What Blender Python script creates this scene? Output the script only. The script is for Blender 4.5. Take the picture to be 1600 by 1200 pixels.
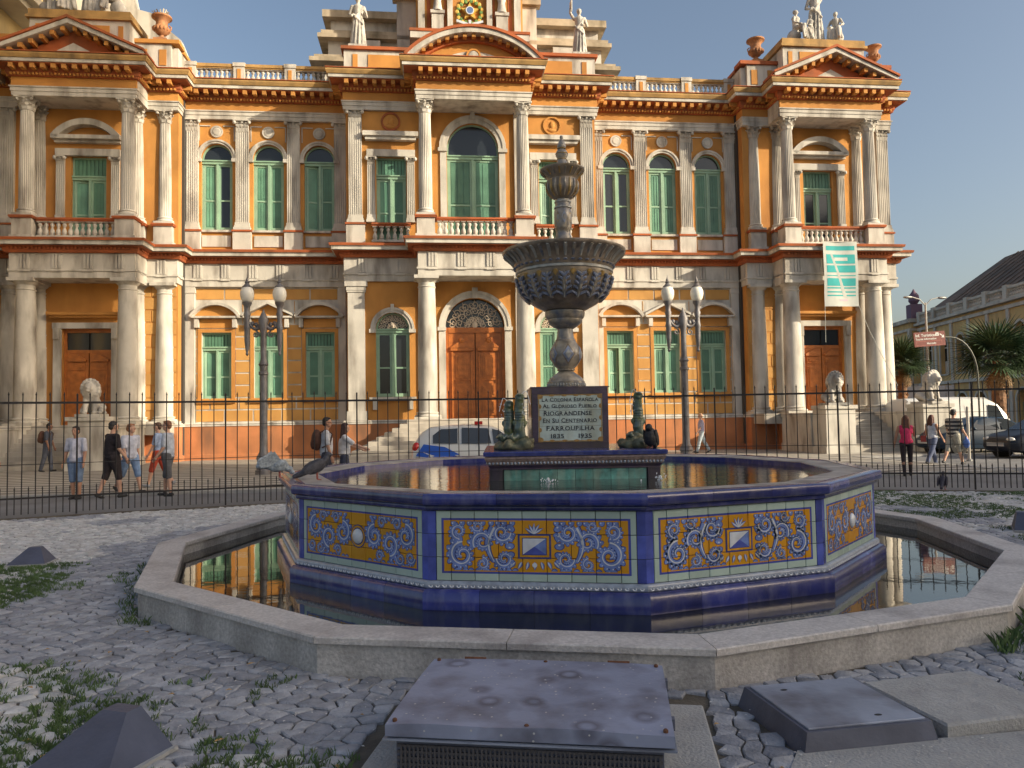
import bpy, bmesh, math, random
from math import sin, cos, pi, radians, sqrt, atan2, tan
from mathutils import Vector, Matrix, Euler

for o in list(bpy.data.objects):
    bpy.data.objects.remove(o)
scene = bpy.context.scene
COL = scene.collection

# ------------------------------------------------------------------ camera
cam_data = bpy.data.cameras.new('camera')
cam = bpy.data.objects.new('camera', cam_data)
COL.objects.link(cam)
cam_data.sensor_width = 36.0
cam_data.lens = 36.0 * 1175.36 / 1600.0
cam_data.clip_start = 0.05
cam_data.clip_end = 3000
cam.location = (0, 0, 1.65)
cam.matrix_world = (Matrix.Translation((0, 0, 1.65)) @ Matrix.Rotation(pi / 2 + 0.0452, 4, 'X')
                    @ Matrix.Rotation(-0.0167, 4, 'Z'))
scene.camera = cam
scene.render.resolution_x, scene.render.resolution_y = 1024, 768

# ------------------------------------------------------------------ sky, sun, exposure
SUN_AZ = radians(67.0)      # from -Y (behind the camera) towards +X
SUN_EL = radians(20.0)
sun_dir = Vector((sin(SUN_AZ) * cos(SUN_EL), -cos(SUN_AZ) * cos(SUN_EL), sin(SUN_EL)))
world = bpy.data.worlds.new('World')
scene.world = world
world.use_nodes = True
wn, wl = world.node_tree.nodes, world.node_tree.links
wn.clear()
w_out = wn.new('ShaderNodeOutputWorld')
w_bg = wn.new('ShaderNodeBackground')
w_sky = wn.new('ShaderNodeTexSky')
w_sky.sky_type = 'NISHITA'
w_sky.sun_disc = False
w_sky.sun_elevation = SUN_EL
w_sky.sun_rotation = pi - SUN_AZ
w_sky.air_density = 1.0
w_sky.dust_density = 4.2
w_sky.ozone_density = 0.5
w_bg.inputs['Strength'].default_value = 0.13
wl.new(w_sky.outputs[0], w_bg.inputs[0])
wl.new(w_bg.outputs[0], w_out.inputs[0])
sun_data = bpy.data.lights.new('sun', 'SUN')
sun_data.energy = 4.9
sun_data.angle = radians(0.6)
sun_data.color = (1.0, 0.87, 0.66)
sun = bpy.data.objects.new('sun', sun_data)
COL.objects.link(sun)
sun.rotation_euler = sun_dir.to_track_quat('Z', 'Y').to_euler()
scene.view_settings.view_transform = 'Standard'
scene.view_settings.look = 'None'
scene.view_settings.gamma = 1.0
scene.view_settings.use_curve_mapping = False
scene.view_settings.exposure = 0.5

# ------------------------------------------------------------------ materials
MATS = {}
def mat(name, col, rough=0.7, var=0.0, vscale=3.0, bump=0.0, bscale=40.0, metal=0.0, spec=0.5, coat=0.0,
        dirt=None, damt=0.0, dscale=1.2, rnd=0.0, attr=None, ior=1.5, stretch=None):
    """Principled surface: base colour with large-scale mottling, streaks of dirt, fine relief."""
    if name in MATS:
        return MATS[name]
    m = bpy.data.materials.new(name)
    m.use_nodes = True
    n, l = m.node_tree.nodes, m.node_tree.links
    p = n['Principled BSDF']
    p.inputs['Roughness'].default_value = rough
    p.inputs['Metallic'].default_value = metal
    p.inputs['IOR'].default_value = ior
    p.inputs['Specular IOR Level'].default_value = spec
    p.inputs['Coat Weight'].default_value = coat
    p.inputs['Coat Roughness'].default_value = 0.08
    p.inputs['Base Color'].default_value = (*col, 1)
    geo = n.new('ShaderNodeNewGeometry')
    cur = None
    def mixer(a, b, fac, mode='MIX'):
        x = n.new('ShaderNodeMix'); x.data_type = 'RGBA'; x.blend_type = mode
        for sock, val in ((x.inputs[6], a), (x.inputs[7], b)):
            if isinstance(val, tuple): sock.default_value = (*val, 1)
            else: l.new(val, sock)
        if isinstance(fac, float): x.inputs[0].default_value = fac
        else: l.new(fac, x.inputs[0])
        return x.outputs[2]
    def noise(scale, detail=4.0, vec=None):
        t = n.new('ShaderNodeTexNoise'); t.inputs['Scale'].default_value = scale
        t.inputs['Detail'].default_value = detail
        l.new(vec or geo.outputs['Position'], t.inputs['Vector'])
        return t.outputs['Fac']
    def ramp(src, lo, hi):
        r = n.new('ShaderNodeMapRange'); r.inputs[1].default_value = lo; r.inputs[2].default_value = hi
        l.new(src, r.inputs[0]); return r.outputs[0]
    if attr:
        a = n.new('ShaderNodeAttribute'); a.attribute_name = attr
        cur = a.outputs['Color']
    if var > 0:
        base = cur if cur is not None else tuple(col)
        dark = tuple(c * (1 - var) for c in col) if cur is None else mixer(cur, (1 - var,) * 3, 1.0, 'MULTIPLY')
        light = tuple(min(1, c * (1 + var * 0.6)) for c in col) if cur is None else cur
        cur = mixer(dark, light, ramp(noise(vscale, 6.0), 0.3, 0.7))
    if dirt:
        mp = n.new('ShaderNodeMapping')
        mp.inputs['Scale'].default_value = stretch or (1.0, 1.0, 0.25)
        l.new(geo.outputs['Position'], mp.inputs['Vector'])
        f = ramp(noise(dscale, 8.0, mp.outputs[0]), 0.46, 0.74)
        mm = n.new('ShaderNodeMath'); mm.operation = 'MULTIPLY'; mm.inputs[1].default_value = damt
        l.new(f, mm.inputs[0])
        cur = mixer(cur if cur is not None else tuple(col), tuple(dirt), mm.outputs[0])
    if rnd > 0:
        oi = n.new('ShaderNodeObjectInfo')
        r = n.new('ShaderNodeMapRange'); r.inputs[3].default_value = 1 - rnd; r.inputs[4].default_value = 1 + rnd * 0.5
        l.new(oi.outputs['Random'], r.inputs[0])
        cb = n.new('ShaderNodeCombineColor')
        for i in range(3): l.new(r.outputs[0], cb.inputs[i])
        cur = mixer(cur if cur is not None else tuple(col), cb.outputs[0], 1.0, 'MULTIPLY')
    if cur is not None:
        l.new(cur, p.inputs['Base Color'])
    if bump > 0:
        b = n.new('ShaderNodeBump'); b.inputs['Strength'].default_value = bump
        b.inputs['Distance'].default_value = 0.02
        l.new(noise(bscale, 5.0), b.inputs['Height'])
        l.new(b.outputs[0], p.inputs['Normal'])
    MATS[name] = m
    return m

WHITE = mat('white_stucco', (0.56, 0.53, 0.47), 0.85, 0.18, 0.9, 0.3, 25, dirt=(0.17, 0.145, 0.12), damt=0.9, dscale=2.0)
OCHRE = mat('ochre_stucco', (0.52, 0.24, 0.056), 0.85, 0.28, 0.6, 0.25, 30, dirt=(0.34, 0.13, 0.03), damt=0.55, dscale=1.3)
RUST = mat('terracotta_trim', (0.40, 0.105, 0.032), 0.85, 0.2, 1.5, 0.25, 30, dirt=(0.12, 0.06, 0.03), damt=0.6)
PLINTH = mat('terracotta_plinth', (0.47, 0.185, 0.075), 0.9, 0.2, 1.2, 0.3, 20, dirt=(0.10, 0.07, 0.05), damt=0.7)
GREENF = mat('pale_green_frame', (0.27, 0.43, 0.30), 0.5, 0.15, 2.0, 0.1, 60, dirt=(0.12, 0.2, 0.15), damt=0.5)
CORN = mat('weathered_cornice', (0.46, 0.28, 0.10), 0.9, 0.3, 1.2, 0.4, 22, dirt=(0.13, 0.09, 0.05), damt=0.9, dscale=1.6)
GREEN = mat('green_paint', (0.12, 0.28, 0.185), 0.5, 0.25, 1.5, 0.1, 60, rnd=.3, dirt=(0.08, 0.15, 0.11), damt=0.2)
GLASS = mat('dark_window_glass', (0.02, 0.025, 0.03), 0.08, spec=0.6, bump=0.04, bscale=3)
WOOD = mat('carved_door_wood', (0.43, 0.135, 0.025), 0.45, 0.3, 4.0, 0.3, 20)
STONE = mat('statue_stone', (0.52, 0.49, 0.44), 0.9, 0.25, 3.0, 0.5, 18, dirt=(0.10, 0.10, 0.10), damt=0.85, dscale=3.0)
CONC = mat('weathered_concrete', (0.41, 0.41, 0.405), 0.9, 0.25, 2.5, 0.6, 60, dirt=(0.10, 0.095, 0.09), damt=0.6, dscale=2.5)
STEPM = mat('stair_stone', (0.45, 0.41, 0.35), 0.85, 0.2, 1.5, 0.3, 25, dirt=(0.14, 0.12, 0.10), damt=0.6)
IRON = mat('fence_iron', (0.022, 0.02, 0.022), 0.5, 0.3, 8.0, 0.2, 50, metal=0.3)
LAMPM = mat('lamp_iron', (0.19, 0.185, 0.19), 0.55, 0.3, 5.0, 0.3, 40, metal=0.35, dirt=(0.10, 0.05, 0.03), damt=0.6, dscale=5)
GLOBE = mat('milk_glass_globe', (0.78, 0.75, 0.66), 0.25, 0.1, 6.0, spec=0.6)
BLACK = mat('blackened_metal', (0.015, 0.015, 0.016), 0.6)
ROOFM = mat('weathered_roof', (0.19, 0.12, 0.08), 0.9, 0.45, 1.0, 0.6, 6, dirt=(0.05, 0.055, 0.05), damt=0.85, dscale=0.5)

# ------------------------------------------------------------------ mesh builder
class MB:
    def __init__(self):
        self.v, self.f, self.mi, self.cur = [], [], [], 0
    def face(self, idx):
        self.f.append(tuple(idx)); self.mi.append(self.cur)
    def add(self, vs, fs):
        b = len(self.v); self.v += [tuple(p) for p in vs]
        for f in fs: self.face([b + i for i in f])
        return b
    def box(self, x0, x1, y0, y1, z0, z1):
        if x0 > x1: x0, x1 = x1, x0
        if y0 > y1: y0, y1 = y1, y0
        if z0 > z1: z0, z1 = z1, z0
        self.add([(x0, y0, z0), (x1, y0, z0), (x1, y1, z0), (x0, y1, z0), (x0, y0, z1), (x1, y0, z1), (x1, y1, z1), (x0, y1, z1)],
                 [(0, 3, 2, 1), (4, 5, 6, 7), (0, 1, 5, 4), (1, 2, 6, 5), (2, 3, 7, 6), (3, 0, 4, 7)])
        return self
    def cbox(self, x0, x1, y0, y1, z0, z1, c=0.01):
        """box with chamfered top edges"""
        self.add([(x0, y0, z0), (x1, y0, z0), (x1, y1, z0), (x0, y1, z0), (x0, y0, z1 - c), (x1, y0, z1 - c), (x1, y1, z1 - c), (x0, y1, z1 - c),
                  (x0 + c, y0 + c, z1), (x1 - c, y0 + c, z1), (x1 - c, y1 - c, z1), (x0 + c, y1 - c, z1)],
                 [(0, 3, 2, 1), (8, 9, 10, 11), (0, 1, 5, 4), (1, 2, 6, 5), (2, 3, 7, 6), (3, 0, 4, 7), (4, 5, 9, 8), (5, 6, 10, 9), (6, 7, 11, 10), (7, 4, 8, 11)])
        return self
    def prism(self, pts, y0, y1):
        """polygon in xz (counter-clockwise seen from -y) extruded from y0 (front) to y1"""
        n = len(pts)
        vs = [(x, y0, z) for x, z in pts] + [(x, y1, z) for x, z in pts]
        self.add(vs, [tuple(range(n)), tuple(range(2 * n - 1, n - 1, -1))] + [(i, n + i, n + (i + 1) % n, (i + 1) % n) for i in range(n)])
        return self
    def prismz(self, pts, z0, z1):
        n = len(pts)
        vs = [(x, y, z0) for x, y in pts] + [(x, y, z1) for x, y in pts]
        self.add(vs, [tuple(range(n - 1, -1, -1)), tuple(range(n, 2 * n))] + [(i, (i + 1) % n, n + (i + 1) % n, n + i) for i in range(n)])
        return self
    def lathe(self, prof, n=24, c=(0, 0, 0), flute=0, fd=0.0):
        """profile (r, z) bottom to top; fluting pulls every other vertex in"""
        rows = []
        vs = []
        for r, z in prof:
            for k in range(n):
                a = 2 * pi * k / n
                rr = r - (fd if flute and k % 2 else 0)
                vs.append((c[0] + rr * cos(a), c[1] + rr * sin(a), c[2] + z))
        fs = []
        for j in range(len(prof) - 1):
            for k in range(n):
                k2 = (k + 1) % n
                fs.append((j * n + k, j * n + k2, (j + 1) * n + k2, (j + 1) * n + k))
        fs.append(tuple(range(n - 1, -1, -1)))
        fs.append(tuple((len(prof) - 1) * n + k for k in range(n)))
        self.add(vs, fs)
        return self
    def tube(self, pts, rad, n=8, cap=True):
        pts = [Vector(p) for p in pts]
        if not hasattr(rad, '__len__'): rad = [rad] * len(pts)
        vs, fs = [], []
        up = None
        for i, p in enumerate(pts):
            if i == 0: t = pts[1] - p
            elif i == len(pts) - 1: t = p - pts[i - 1]
            else: t = pts[i + 1] - pts[i - 1]
            if t.length < 1e-9: t = Vector((0, 0, 1))
            t.normalize()
            if up is None:
                up = Vector((0, 0, 1)) if abs(t.z) < 0.9 else Vector((1, 0, 0))
            a = t.cross(up)
            if a.length < 1e-6: a = t.orthogonal()
            a.normalize(); b = a.cross(t).normalized(); up = b
            for k in range(n):
                an = 2 * pi * k / n
                vs.append(p + (a * cos(an) + b * sin(an)) * rad[i])
        for j in range(len(pts) - 1):
            for k in range(n):
                k2 = (k + 1) % n
                fs.append((j * n + k, (j + 1) * n + k, (j + 1) * n + k2, j * n + k2))
        if cap:
            fs.append(tuple(range(n))); fs.append(tuple((len(pts) - 1) * n + k for k in range(n - 1, -1, -1)))
        self.add(vs, fs)
        return self
    def limb(self, a, b, ra, rb, n=10):
        """tapered capsule for organic bodies"""
        a, b = Vector(a), Vector(b); d = (b - a)
        if d.length < 1e-6: return self
        d.normalize()
        pts, rr = [], []
        for t in (-1, -0.7, -0.35): pts.append(a + d * ra * t * 0.999); rr.append(ra * sqrt(max(0.0, 1 - t * t)) + 1e-4)
        pts += [a, b]; rr += [ra, rb]
        for t in (0.35, 0.7, 1): pts.append(b + d * rb * t * 0.999); rr.append(rb * sqrt(max(0.0, 1 - t * t)) + 1e-4)
        return self.tube(pts, rr, n)
    def ell(self, c, r, n=12, m=8, rot=None):
        vs, fs = [], []
        R = rot.to_matrix() if rot else None
        for j in range(m + 1):
            th = pi * j / m
            for k in range(n):
                a = 2 * pi * k / n
                p = Vector((r[0] * sin(th) * cos(a), r[1] * sin(th) * sin(a), r[2] * cos(th)))
                if R: p = R @ p
                vs.append(p + Vector(c))
        for j in range(m):
            for k in range(n):
                k2 = (k + 1) % n
                fs.append((j * n + k, (j + 1) * n + k, (j + 1) * n + k2, j * n + k2))
        self.add(vs, fs)
        return self
    def ring(self, cx, zs, r0, r1, y0, y1, a0=0.0, a1=pi, n=16):
        """arched band in xz between radii, extruded y0 (front) to y1"""
        P = [(cos(a0 + (a1 - a0) * i / n), sin(a0 + (a1 - a0) * i / n)) for i in range(n + 1)]
        vs = []
        for c, s in P:
            vs += [(cx + r0 * c, y0, zs + r0 * s), (cx + r1 * c, y0, zs + r1 * s), (cx + r1 * c, y1, zs + r1 * s), (cx + r0 * c, y1, zs + r0 * s)]
        fs = []
        for i in range(n):
            b, d = 4 * i, 4 * i + 4
            fs += [(b, b + 1, d + 1, d), (b + 1, b + 2, d + 2, d + 1), (b + 2, b + 3, d + 3, d + 2), (b + 3, b, d, d + 3)]
        fs += [(0, 3, 2, 1), (4 * n, 4 * n + 1, 4 * n + 2, 4 * n + 3)]
        self.add(vs, fs)
        return self
    def sweep(self, path, prof, closed=False):
        """path: plan points (x, y) left to right, outside on the right-hand side (-y); prof: (out, z) closed outline"""
        n = len(path); offs = []
        for i in range(n):
            def nrm(a, b):
                t = Vector((b[0] - a[0], b[1] - a[1])).normalized(); return Vector((t.y, -t.x))
            if closed:
                n1, n2 = nrm(path[i - 1], path[i]), nrm(path[i], path[(i + 1) % n])
            else:
                n1 = nrm(path[i - 1], path[i]) if i > 0 else None
                n2 = nrm(path[i], path[i + 1]) if i < n - 1 else None
            if n1 is None: o = n2
            elif n2 is None: o = n1
            else: o = (n1 + n2) / max(0.15, 1 + n1.dot(n2))
            offs.append(o)
        m = len(prof); vs = []
        for (x, y), o in zip(path, offs):
            vs += [(x + o.x * a, y + o.y * a, z) for a, z in prof]
        fs = []
        for i in range(n if closed else n - 1):
            b, d = i * m, ((i + 1) % n) * m
            fs += [(b + k, d + k, d + (k + 1) % m, b + (k + 1) % m) for k in range(m)]
        if not closed:
            fs += [tuple(range(m)), tuple((n - 1) * m + k for k in range(m - 1, -1, -1))]
        self.add(vs, fs)
        return self
    def holes(self, outer, holes, y0, depth):
        """flat wall in xz at y0 with holes; reveals run back by depth"""
        bm = bmesh.new(); es = []
        for loop in [outer] + holes:
            vv = [bm.verts.new((x, 0, z)) for x, z in loop]
            es += [bm.edges.new((vv[i], vv[(i + 1) % len(vv)])) for i in range(len(vv))]
        bmesh.ops.triangle_fill(bm, edges=es, use_beauty=True, normal=(0, -1, 0))
        bm.verts.index_update()
        vs = [(v.co.x, y0, v.co.z) for v in bm.verts]
        fs = []
        for f in bm.faces:
            ids = [v.index for v in f.verts]
            if f.normal.y > 0: ids.reverse()
            fs.append(tuple(ids))
        bm.free()
        self.add(vs, fs)
        for loop in holes:
            k = len(loop)
            self.add([(x, y0, z) for x, z in loop] + [(x, y0 + depth, z) for x, z in loop],
                     [(i, (i + 1) % k, k + (i + 1) % k, k + i) for i in range(k)])
        return self
    def mesh(self, name, mats, smooth=None):
        me = bpy.data.meshes.new(name)
        me.from_pydata(self.v, [], self.f)
        if not isinstance(mats, (list, tuple)): mats = [mats]
        for m in mats: me.materials.append(m)
        if len(mats) > 1: me.polygons.foreach_set('material_index', self.mi)
        if smooth is not None:
            me.polygons.foreach_set('use_smooth', [True] * len(me.polygons))
            me.set_sharp_from_angle(angle=smooth)
        me.update()
        return me

def arch(cx, w, z0, zs, n=14):
    r = w / 2
    return [(cx - r, z0), (cx + r, z0)] + [(cx + r * cos(pi * i / n), zs + r * sin(pi * i / n)) for i in range(n + 1)]
def rect(x0, x1, z0, z1):
    return [(x0, z0), (x1, z0), (x1, z1), (x0, z1)]

def link(name, data, parent=None, loc=(0, 0, 0), rot=(0, 0, 0), scale=(1, 1, 1)):
    o = bpy.data.objects.new(name, data)
    COL.objects.link(o)
    o.location, o.rotation_euler, o.scale = loc, rot, scale
    if parent: o.parent = parent
    return o
def tag(o, label=None, cat=None, group=None, kind=None):
    if label: o['label'] = label
    if cat: o['category'] = cat
    if group: o['group'] = group
    if kind: o['kind'] = kind
    return o
def thing(name, label, cat, loc=(0, 0, 0), rz=0.0, group=None):
    o = bpy.data.objects.new(name, None); COL.objects.link(o)
    o.empty_display_size = 0.2
    o.location, o.rotation_euler = loc, (0, 0, rz)
    return tag(o, label, cat, group)
def part(name, mb, mats, parent=None, loc=(0, 0, 0), rot=(0, 0, 0), smooth=None):
    return link(name, mb.mesh(name, mats, smooth), parent, loc, rot)
def dup(o, parent=None):
    c = o.copy(); COL.objects.link(c); c.parent = parent
    for ch in list(o.children):
        dup(ch, c)
    return c
def remesh(o, vox):
    m = o.modifiers.new('remesh', 'REMESH'); m.mode = 'VOXEL'; m.voxel_size = vox; m.use_smooth_shade = True
    s = o.modifiers.new('smooth', 'SMOOTH'); s.factor = 0.5; s.iterations = 2
    return o
def text_mesh(body, size, depth=0.002, align='CENTER'):
    cu = bpy.data.curves.new('lettering', 'FONT'); cu.body = body; cu.size = size; cu.extrude = depth
    cu.align_x = align; cu.offset = size * .018; cu.resolution_u = 3
    tmp = bpy.data.objects.new('lettering', cu); COL.objects.link(tmp)
    bpy.context.view_layer.update()
    me = bpy.data.meshes.new_from_object(tmp.evaluated_get(bpy.context.evaluated_depsgraph_get()))
    bpy.data.objects.remove(tmp)
    return me
rng = random.Random(7)
# ================================================================== THE SETTING
PHI = math.atan(0.108)
PO = Vector((-1.740, 34.485, 0))          # centre of the palace front, in the plane of the wing walls
PE = Vector((cos(PHI), sin(PHI), 0)); PN = Vector((sin(PHI), -cos(PHI), 0))
def pal(s, d, z=0.0):
    return PO + PE * s + PN * d + Vector((0, 0, z))
FC = Vector((0.6794, 9.412, 0)); FTH = 0.1045      # fountain centre and turn

ASPH = mat('asphalt', (0.20, 0.20, 0.205), 0.9, 0.25, 0.6, 0.5, 60, dirt=(0.06, 0.06, 0.06), damt=0.5, stretch=(1, 1, 1))
SOIL = mat('soil_between_stones', (0.11, 0.095, 0.075), 0.95, 0.4, 4.0, 0.6, 40)
KERB = mat('granite_kerb', (0.36, 0.35, 0.33), 0.85, 0.2, 3.0, 0.4, 50)

m = MB(); m.add([(-700, -700, -.03), (700, -700, -.03), (700, 900, -.03), (-700, 900, -.03)], [(0, 1, 2, 3)])
r = part('road', m, ASPH)
tag(r, kind='structure')

# patterned stone pavement in front of the palace
def mosaic_mat():
    m = mat('mosaic_pavement', (0.42, 0.39, 0.34), 0.85, 0.2, 2.0, 0.4, 30)
    n, l = m.node_tree.nodes, m.node_tree.links
    p = n['Principled BSDF']
    src = p.inputs['Base Color'].links[0].from_socket
    tc = n.new('ShaderNodeTexCoord')
    w = n.new('ShaderNodeTexWave'); w.wave_type = 'BANDS'; w.bands_direction = 'Y'
    w.inputs['Scale'].default_value = 0.42; w.inputs['Distortion'].default_value = 5.0
    w.inputs['Detail'].default_value = 1.0; w.inputs['Detail Scale'].default_value = 0.8
    l.new(tc.outputs['Object'], w.inputs['Vector'])
    r = n.new('ShaderNodeValToRGB'); r.color_ramp.elements[0].position = 0.30; r.color_ramp.elements[1].position = 0.36
    r.color_ramp.elements[0].color = (0.34, 0.33, 0.32, 1); r.color_ramp.elements[1].color = (1, 1, 1, 1)
    l.new(w.outputs['Fac'], r.inputs[0])
    x = n.new('ShaderNodeMix'); x.data_type = 'RGBA'; x.blend_type = 'MULTIPLY'; x.inputs[0].default_value = 1.0
    l.new(src, x.inputs[6]); l.new(r.outputs[0], x.inputs[7]); l.new(x.outputs[2], p.inputs['Base Color'])
    return m
MOSAIC = mosaic_mat()
pv = MB().box(-45, 13.5, -15.5, 1.5, -0.4, 0.02)
tag(part('pavement', pv, MOSAIC, None, PO, (0, 0, PHI)), kind='structure')
pv = MB().box(13.5, 24.0, -8.0, 1.5, -0.4, 0.018)
tag(part('pavement', pv, MOSAIC, None, PO, (0, 0, PHI)), kind='structure')
kb = MB(); kb.box(-45, 13.7, -15.75, -15.5, -0.4, 0.035); kb.box(13.5, 13.75, -15.5, -8.0, -0.4, 0.033); kb.box(13.75, 24.2, -8.25, -8.0, -0.4, 0.034)
tag(part('kerb', kb, KERB, None, PO, (0, 0, PHI)), kind='structure')

# ---- fence line (plan) round the fountain garden
FENCE = [(-16.5, 7.4), (-12.4, 11.2), (-9.06, 13.4), (-7.4, 14.25), (-4.8, 15.3), (-1.0, 16.2), (3.2, 16.45), (7.2, 16.05), (10.4, 15.2), (14.0, 13.7), (18.5, 10.6)]
soil = [(-30, -12)] + [(-30, 4)] + FENCE + [(30, 4), (30, -12)]
m = MB(); m.prismz([(x, y) for x, y in reversed(soil)], -0.3, -0.012)
tag(part('garden_soil', m, SOIL), kind='structure')
m = MB()
m.sweep([(x, y) for x, y in FENCE], [(-0.10, -0.25), (0.10, -0.25), (0.10, 0.0), (0.08, 0.012), (-0.08, 0.012), (-0.10, 0.0)])
tag(part('fence_kerb', m, SOIL), kind='structure')

# ---- cobbles: irregular setts, light ones with grass, dark ones round the pool
def hsh(i, j, k=0):
    x = sin(i * 127.1 + j * 311.7 + k * 74.7) * 43758.5453
    return x - math.floor(x)
def vnoise(x, y):
    i, j = math.floor(x), math.floor(y); fx, fy = x - i, y - j
    fx = fx * fx * (3 - 2 * fx); fy = fy * fy * (3 - 2 * fy)
    a = hsh(i, j) * (1 - fx) + hsh(i + 1, j) * fx
    b = hsh(i, j + 1) * (1 - fx) + hsh(i + 1, j + 1) * fx
    return a * (1 - fy) + b * fy
def fbm(x, y):
    return 0.55 * vnoise(x, y) + 0.3 * vnoise(x * 2.1 + 5, y * 2.1) + 0.15 * vnoise(x * 4.3, y * 4.3 + 9)
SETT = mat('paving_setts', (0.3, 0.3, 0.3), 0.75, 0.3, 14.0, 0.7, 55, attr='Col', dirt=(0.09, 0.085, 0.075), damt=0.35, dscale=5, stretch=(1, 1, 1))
def fence_y(x):
    for (x0, y0), (x1, y1) in zip(FENCE, FENCE[1:]):
        if x0 <= x <= x1: return y0 + (y1 - y0) * (x - x0) / (x1 - x0)
    return 6
def seg_in(p, c, ang, hx, hy):
    d = p - c; u = d.x * cos(ang) + d.y * sin(ang); v = -d.x * sin(ang) + d.y * cos(ang)
    return abs(u) < hx and abs(v) < hy
HATCH_C = Vector((0.10, 3.80, 0)); HATCH_A = radians(-8)
LID_C = Vector((1.68, 4.10, 0)); LID_A = radians(10)
AP = cos(radians(15))
def pool_dist(x, y):
    d = Vector((x - FC.x, y - FC.y)); a = atan2(d.y, d.x) - (FTH - pi / 2)
    a = (a % (pi / 6)) - pi / 12
    return d.length * cos(a) - 4.894 * AP
SW, SH, SA = 0.142, 0.106, radians(24)
def lat(j, k):
    return (k * SW / 2 + (hsh(j, k, 1) - 0.5) * SW * 0.46, j * SH + (-0.020 if (k + j) % 2 else 0.020) + (hsh(j, k, 2) - 0.5) * SH * 0.62)
def sett_cell(i, j):
    o = j % 2
    k = 2 * i + o
    return [lat(j, k), lat(j, k + 1), lat(j, k + 2), lat(j + 1, k + 2), lat(j + 1, k + 1), lat(j + 1, k)]
stones = []
ca, sa = cos(SA), sin(SA)
inv = Matrix.Rotation(0.0167, 4, 'Z') @ Matrix.Rotation(-pi / 2 - 0.0452, 4, 'X') @ Matrix.Translation((0, 0, -1.65))
def to_px(p):
    q = inv @ Vector(p)
    if q.z > -0.05: return None
    return 800 + 1175.36 * q.x / -q.z, 600 - 1175.36 * q.y / -q.z
for j in range(-250, 360):
    for i in range(-180, 230):
        cx, cy = (2 * i + j % 2 + 1) * SW / 2, (j + 0.5) * SH
        X, Y = cx * ca - cy * sa, cx * sa + cy * ca
        if Y < 2.2 or Y > fence_y(X) - 0.16 or abs(X) > 0.78 * Y + 1.2: continue
        pd = pool_dist(X, Y)
        if pd < -0.03: continue
        P = Vector((X, Y, 0))
        if seg_in(P, HATCH_C, HATCH_A, 0.86, 0.80) or seg_in(P, LID_C, LID_A, 0.40, 0.38) or seg_in(P, Vector((2.42, 4.24, 0)), LID_A, 0.40, 0.38): continue
        if X > 1.22 + max(0, Y - 3.5) * 0.5 and Y < 3.72 + (X - 1.3) * 0.12: continue      # worn cement patch
        far = Y > 11.0
        if pd > 0.05 and far and (i + j) % 1: continue
        poly = [(a * ca - b * sa, a * sa + b * ca) for a, b in sett_cell(i, j)]
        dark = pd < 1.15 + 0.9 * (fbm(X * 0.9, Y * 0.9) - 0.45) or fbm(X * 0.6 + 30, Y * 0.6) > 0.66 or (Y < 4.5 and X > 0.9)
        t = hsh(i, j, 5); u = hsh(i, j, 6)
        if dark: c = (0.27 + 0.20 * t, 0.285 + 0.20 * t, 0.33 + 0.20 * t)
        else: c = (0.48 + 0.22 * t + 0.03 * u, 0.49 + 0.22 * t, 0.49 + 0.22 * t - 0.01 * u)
        stones.append((X, Y, poly, c, dark, hsh(i, j, 7), hsh(i, j, 8), pd))
def sett_geo(m, s, ox=0.0, oy=0.0):
    X, Y, poly, c, dark, a, b, pd = s
    g = 0.91 if dark else 0.87
    h = (0.007 if dark else 0.014) * a + 0.003
    tx, ty = (hsh(X * 31, Y * 17, 1) - 0.5) * 0.12, (b - 0.5) * 0.12
    bot = [(X + (x - X) * g, Y + (y - Y) * g) for x, y in poly]
    mid = bot
    k = 0.86 if dark else 0.68
    top = [(X + (x - X) * k * g, Y + (y - Y) * k * g) for x, y in poly]
    zz = lambda x, y: h + tx * (x - X) + ty * (y - Y)
    e = 0.007 if dark else 0.012
    vs = [(x - ox, y - oy, -0.014) for x, y in bot] + [(x - ox, y - oy, zz(x, y) - e) for x, y in mid] + [(x - ox, y - oy, zz(x, y)) for x, y in top]
    fs = []
    for r0 in (0, 6):
        fs += [(r0 + q, r0 + (q + 1) % 6, r0 + 6 + (q + 1) % 6, r0 + 6 + q) for q in range(6)]
    fs.append((12, 13, 14, 15, 16, 17))
    m.add(vs, fs)
    return 13
def set_cols(me, cols):
    at = me.color_attributes.new('Col', 'FLOAT_COLOR', 'CORNER')
    flat = []
    for p, c in zip(me.polygons, cols):
        flat += [c[0], c[1], c[2], 1.0] * p.loop_total
    at.data.foreach_set('color', flat)
cand = []
for idx, s in enumerate(stones):
    q = to_px((s[0], s[1], 0))
    if q and -5 < q[0] < 1605 and q[1] < 1215:
        if 560 < q[0] < 1090 and q[1] > 1022: continue
        cand.append((s[0] ** 2 + s[1] ** 2, idx))
cand.sort()
single = set(idx for _, idx in cand[:300])
m = MB(); cols = []
for idx, s in enumerate(stones):
    if idx in single: continue
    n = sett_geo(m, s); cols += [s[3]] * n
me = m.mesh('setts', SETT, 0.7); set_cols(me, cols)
pave = tag(link('sett_paving', me), kind='stuff')
tag(pave, label='irregular stone setts paving the garden round the fountain')
garden = bpy.data.objects['garden_soil']
for idx in sorted(single):
    s = stones[idx]; m = MB(); n = sett_geo(m, s, s[0], s[1])
    me = m.mesh('sett', SETT, 0.7); set_cols(me, [s[3]] * n)
    link('sett', me, garden, (s[0], s[1], 0))

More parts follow.
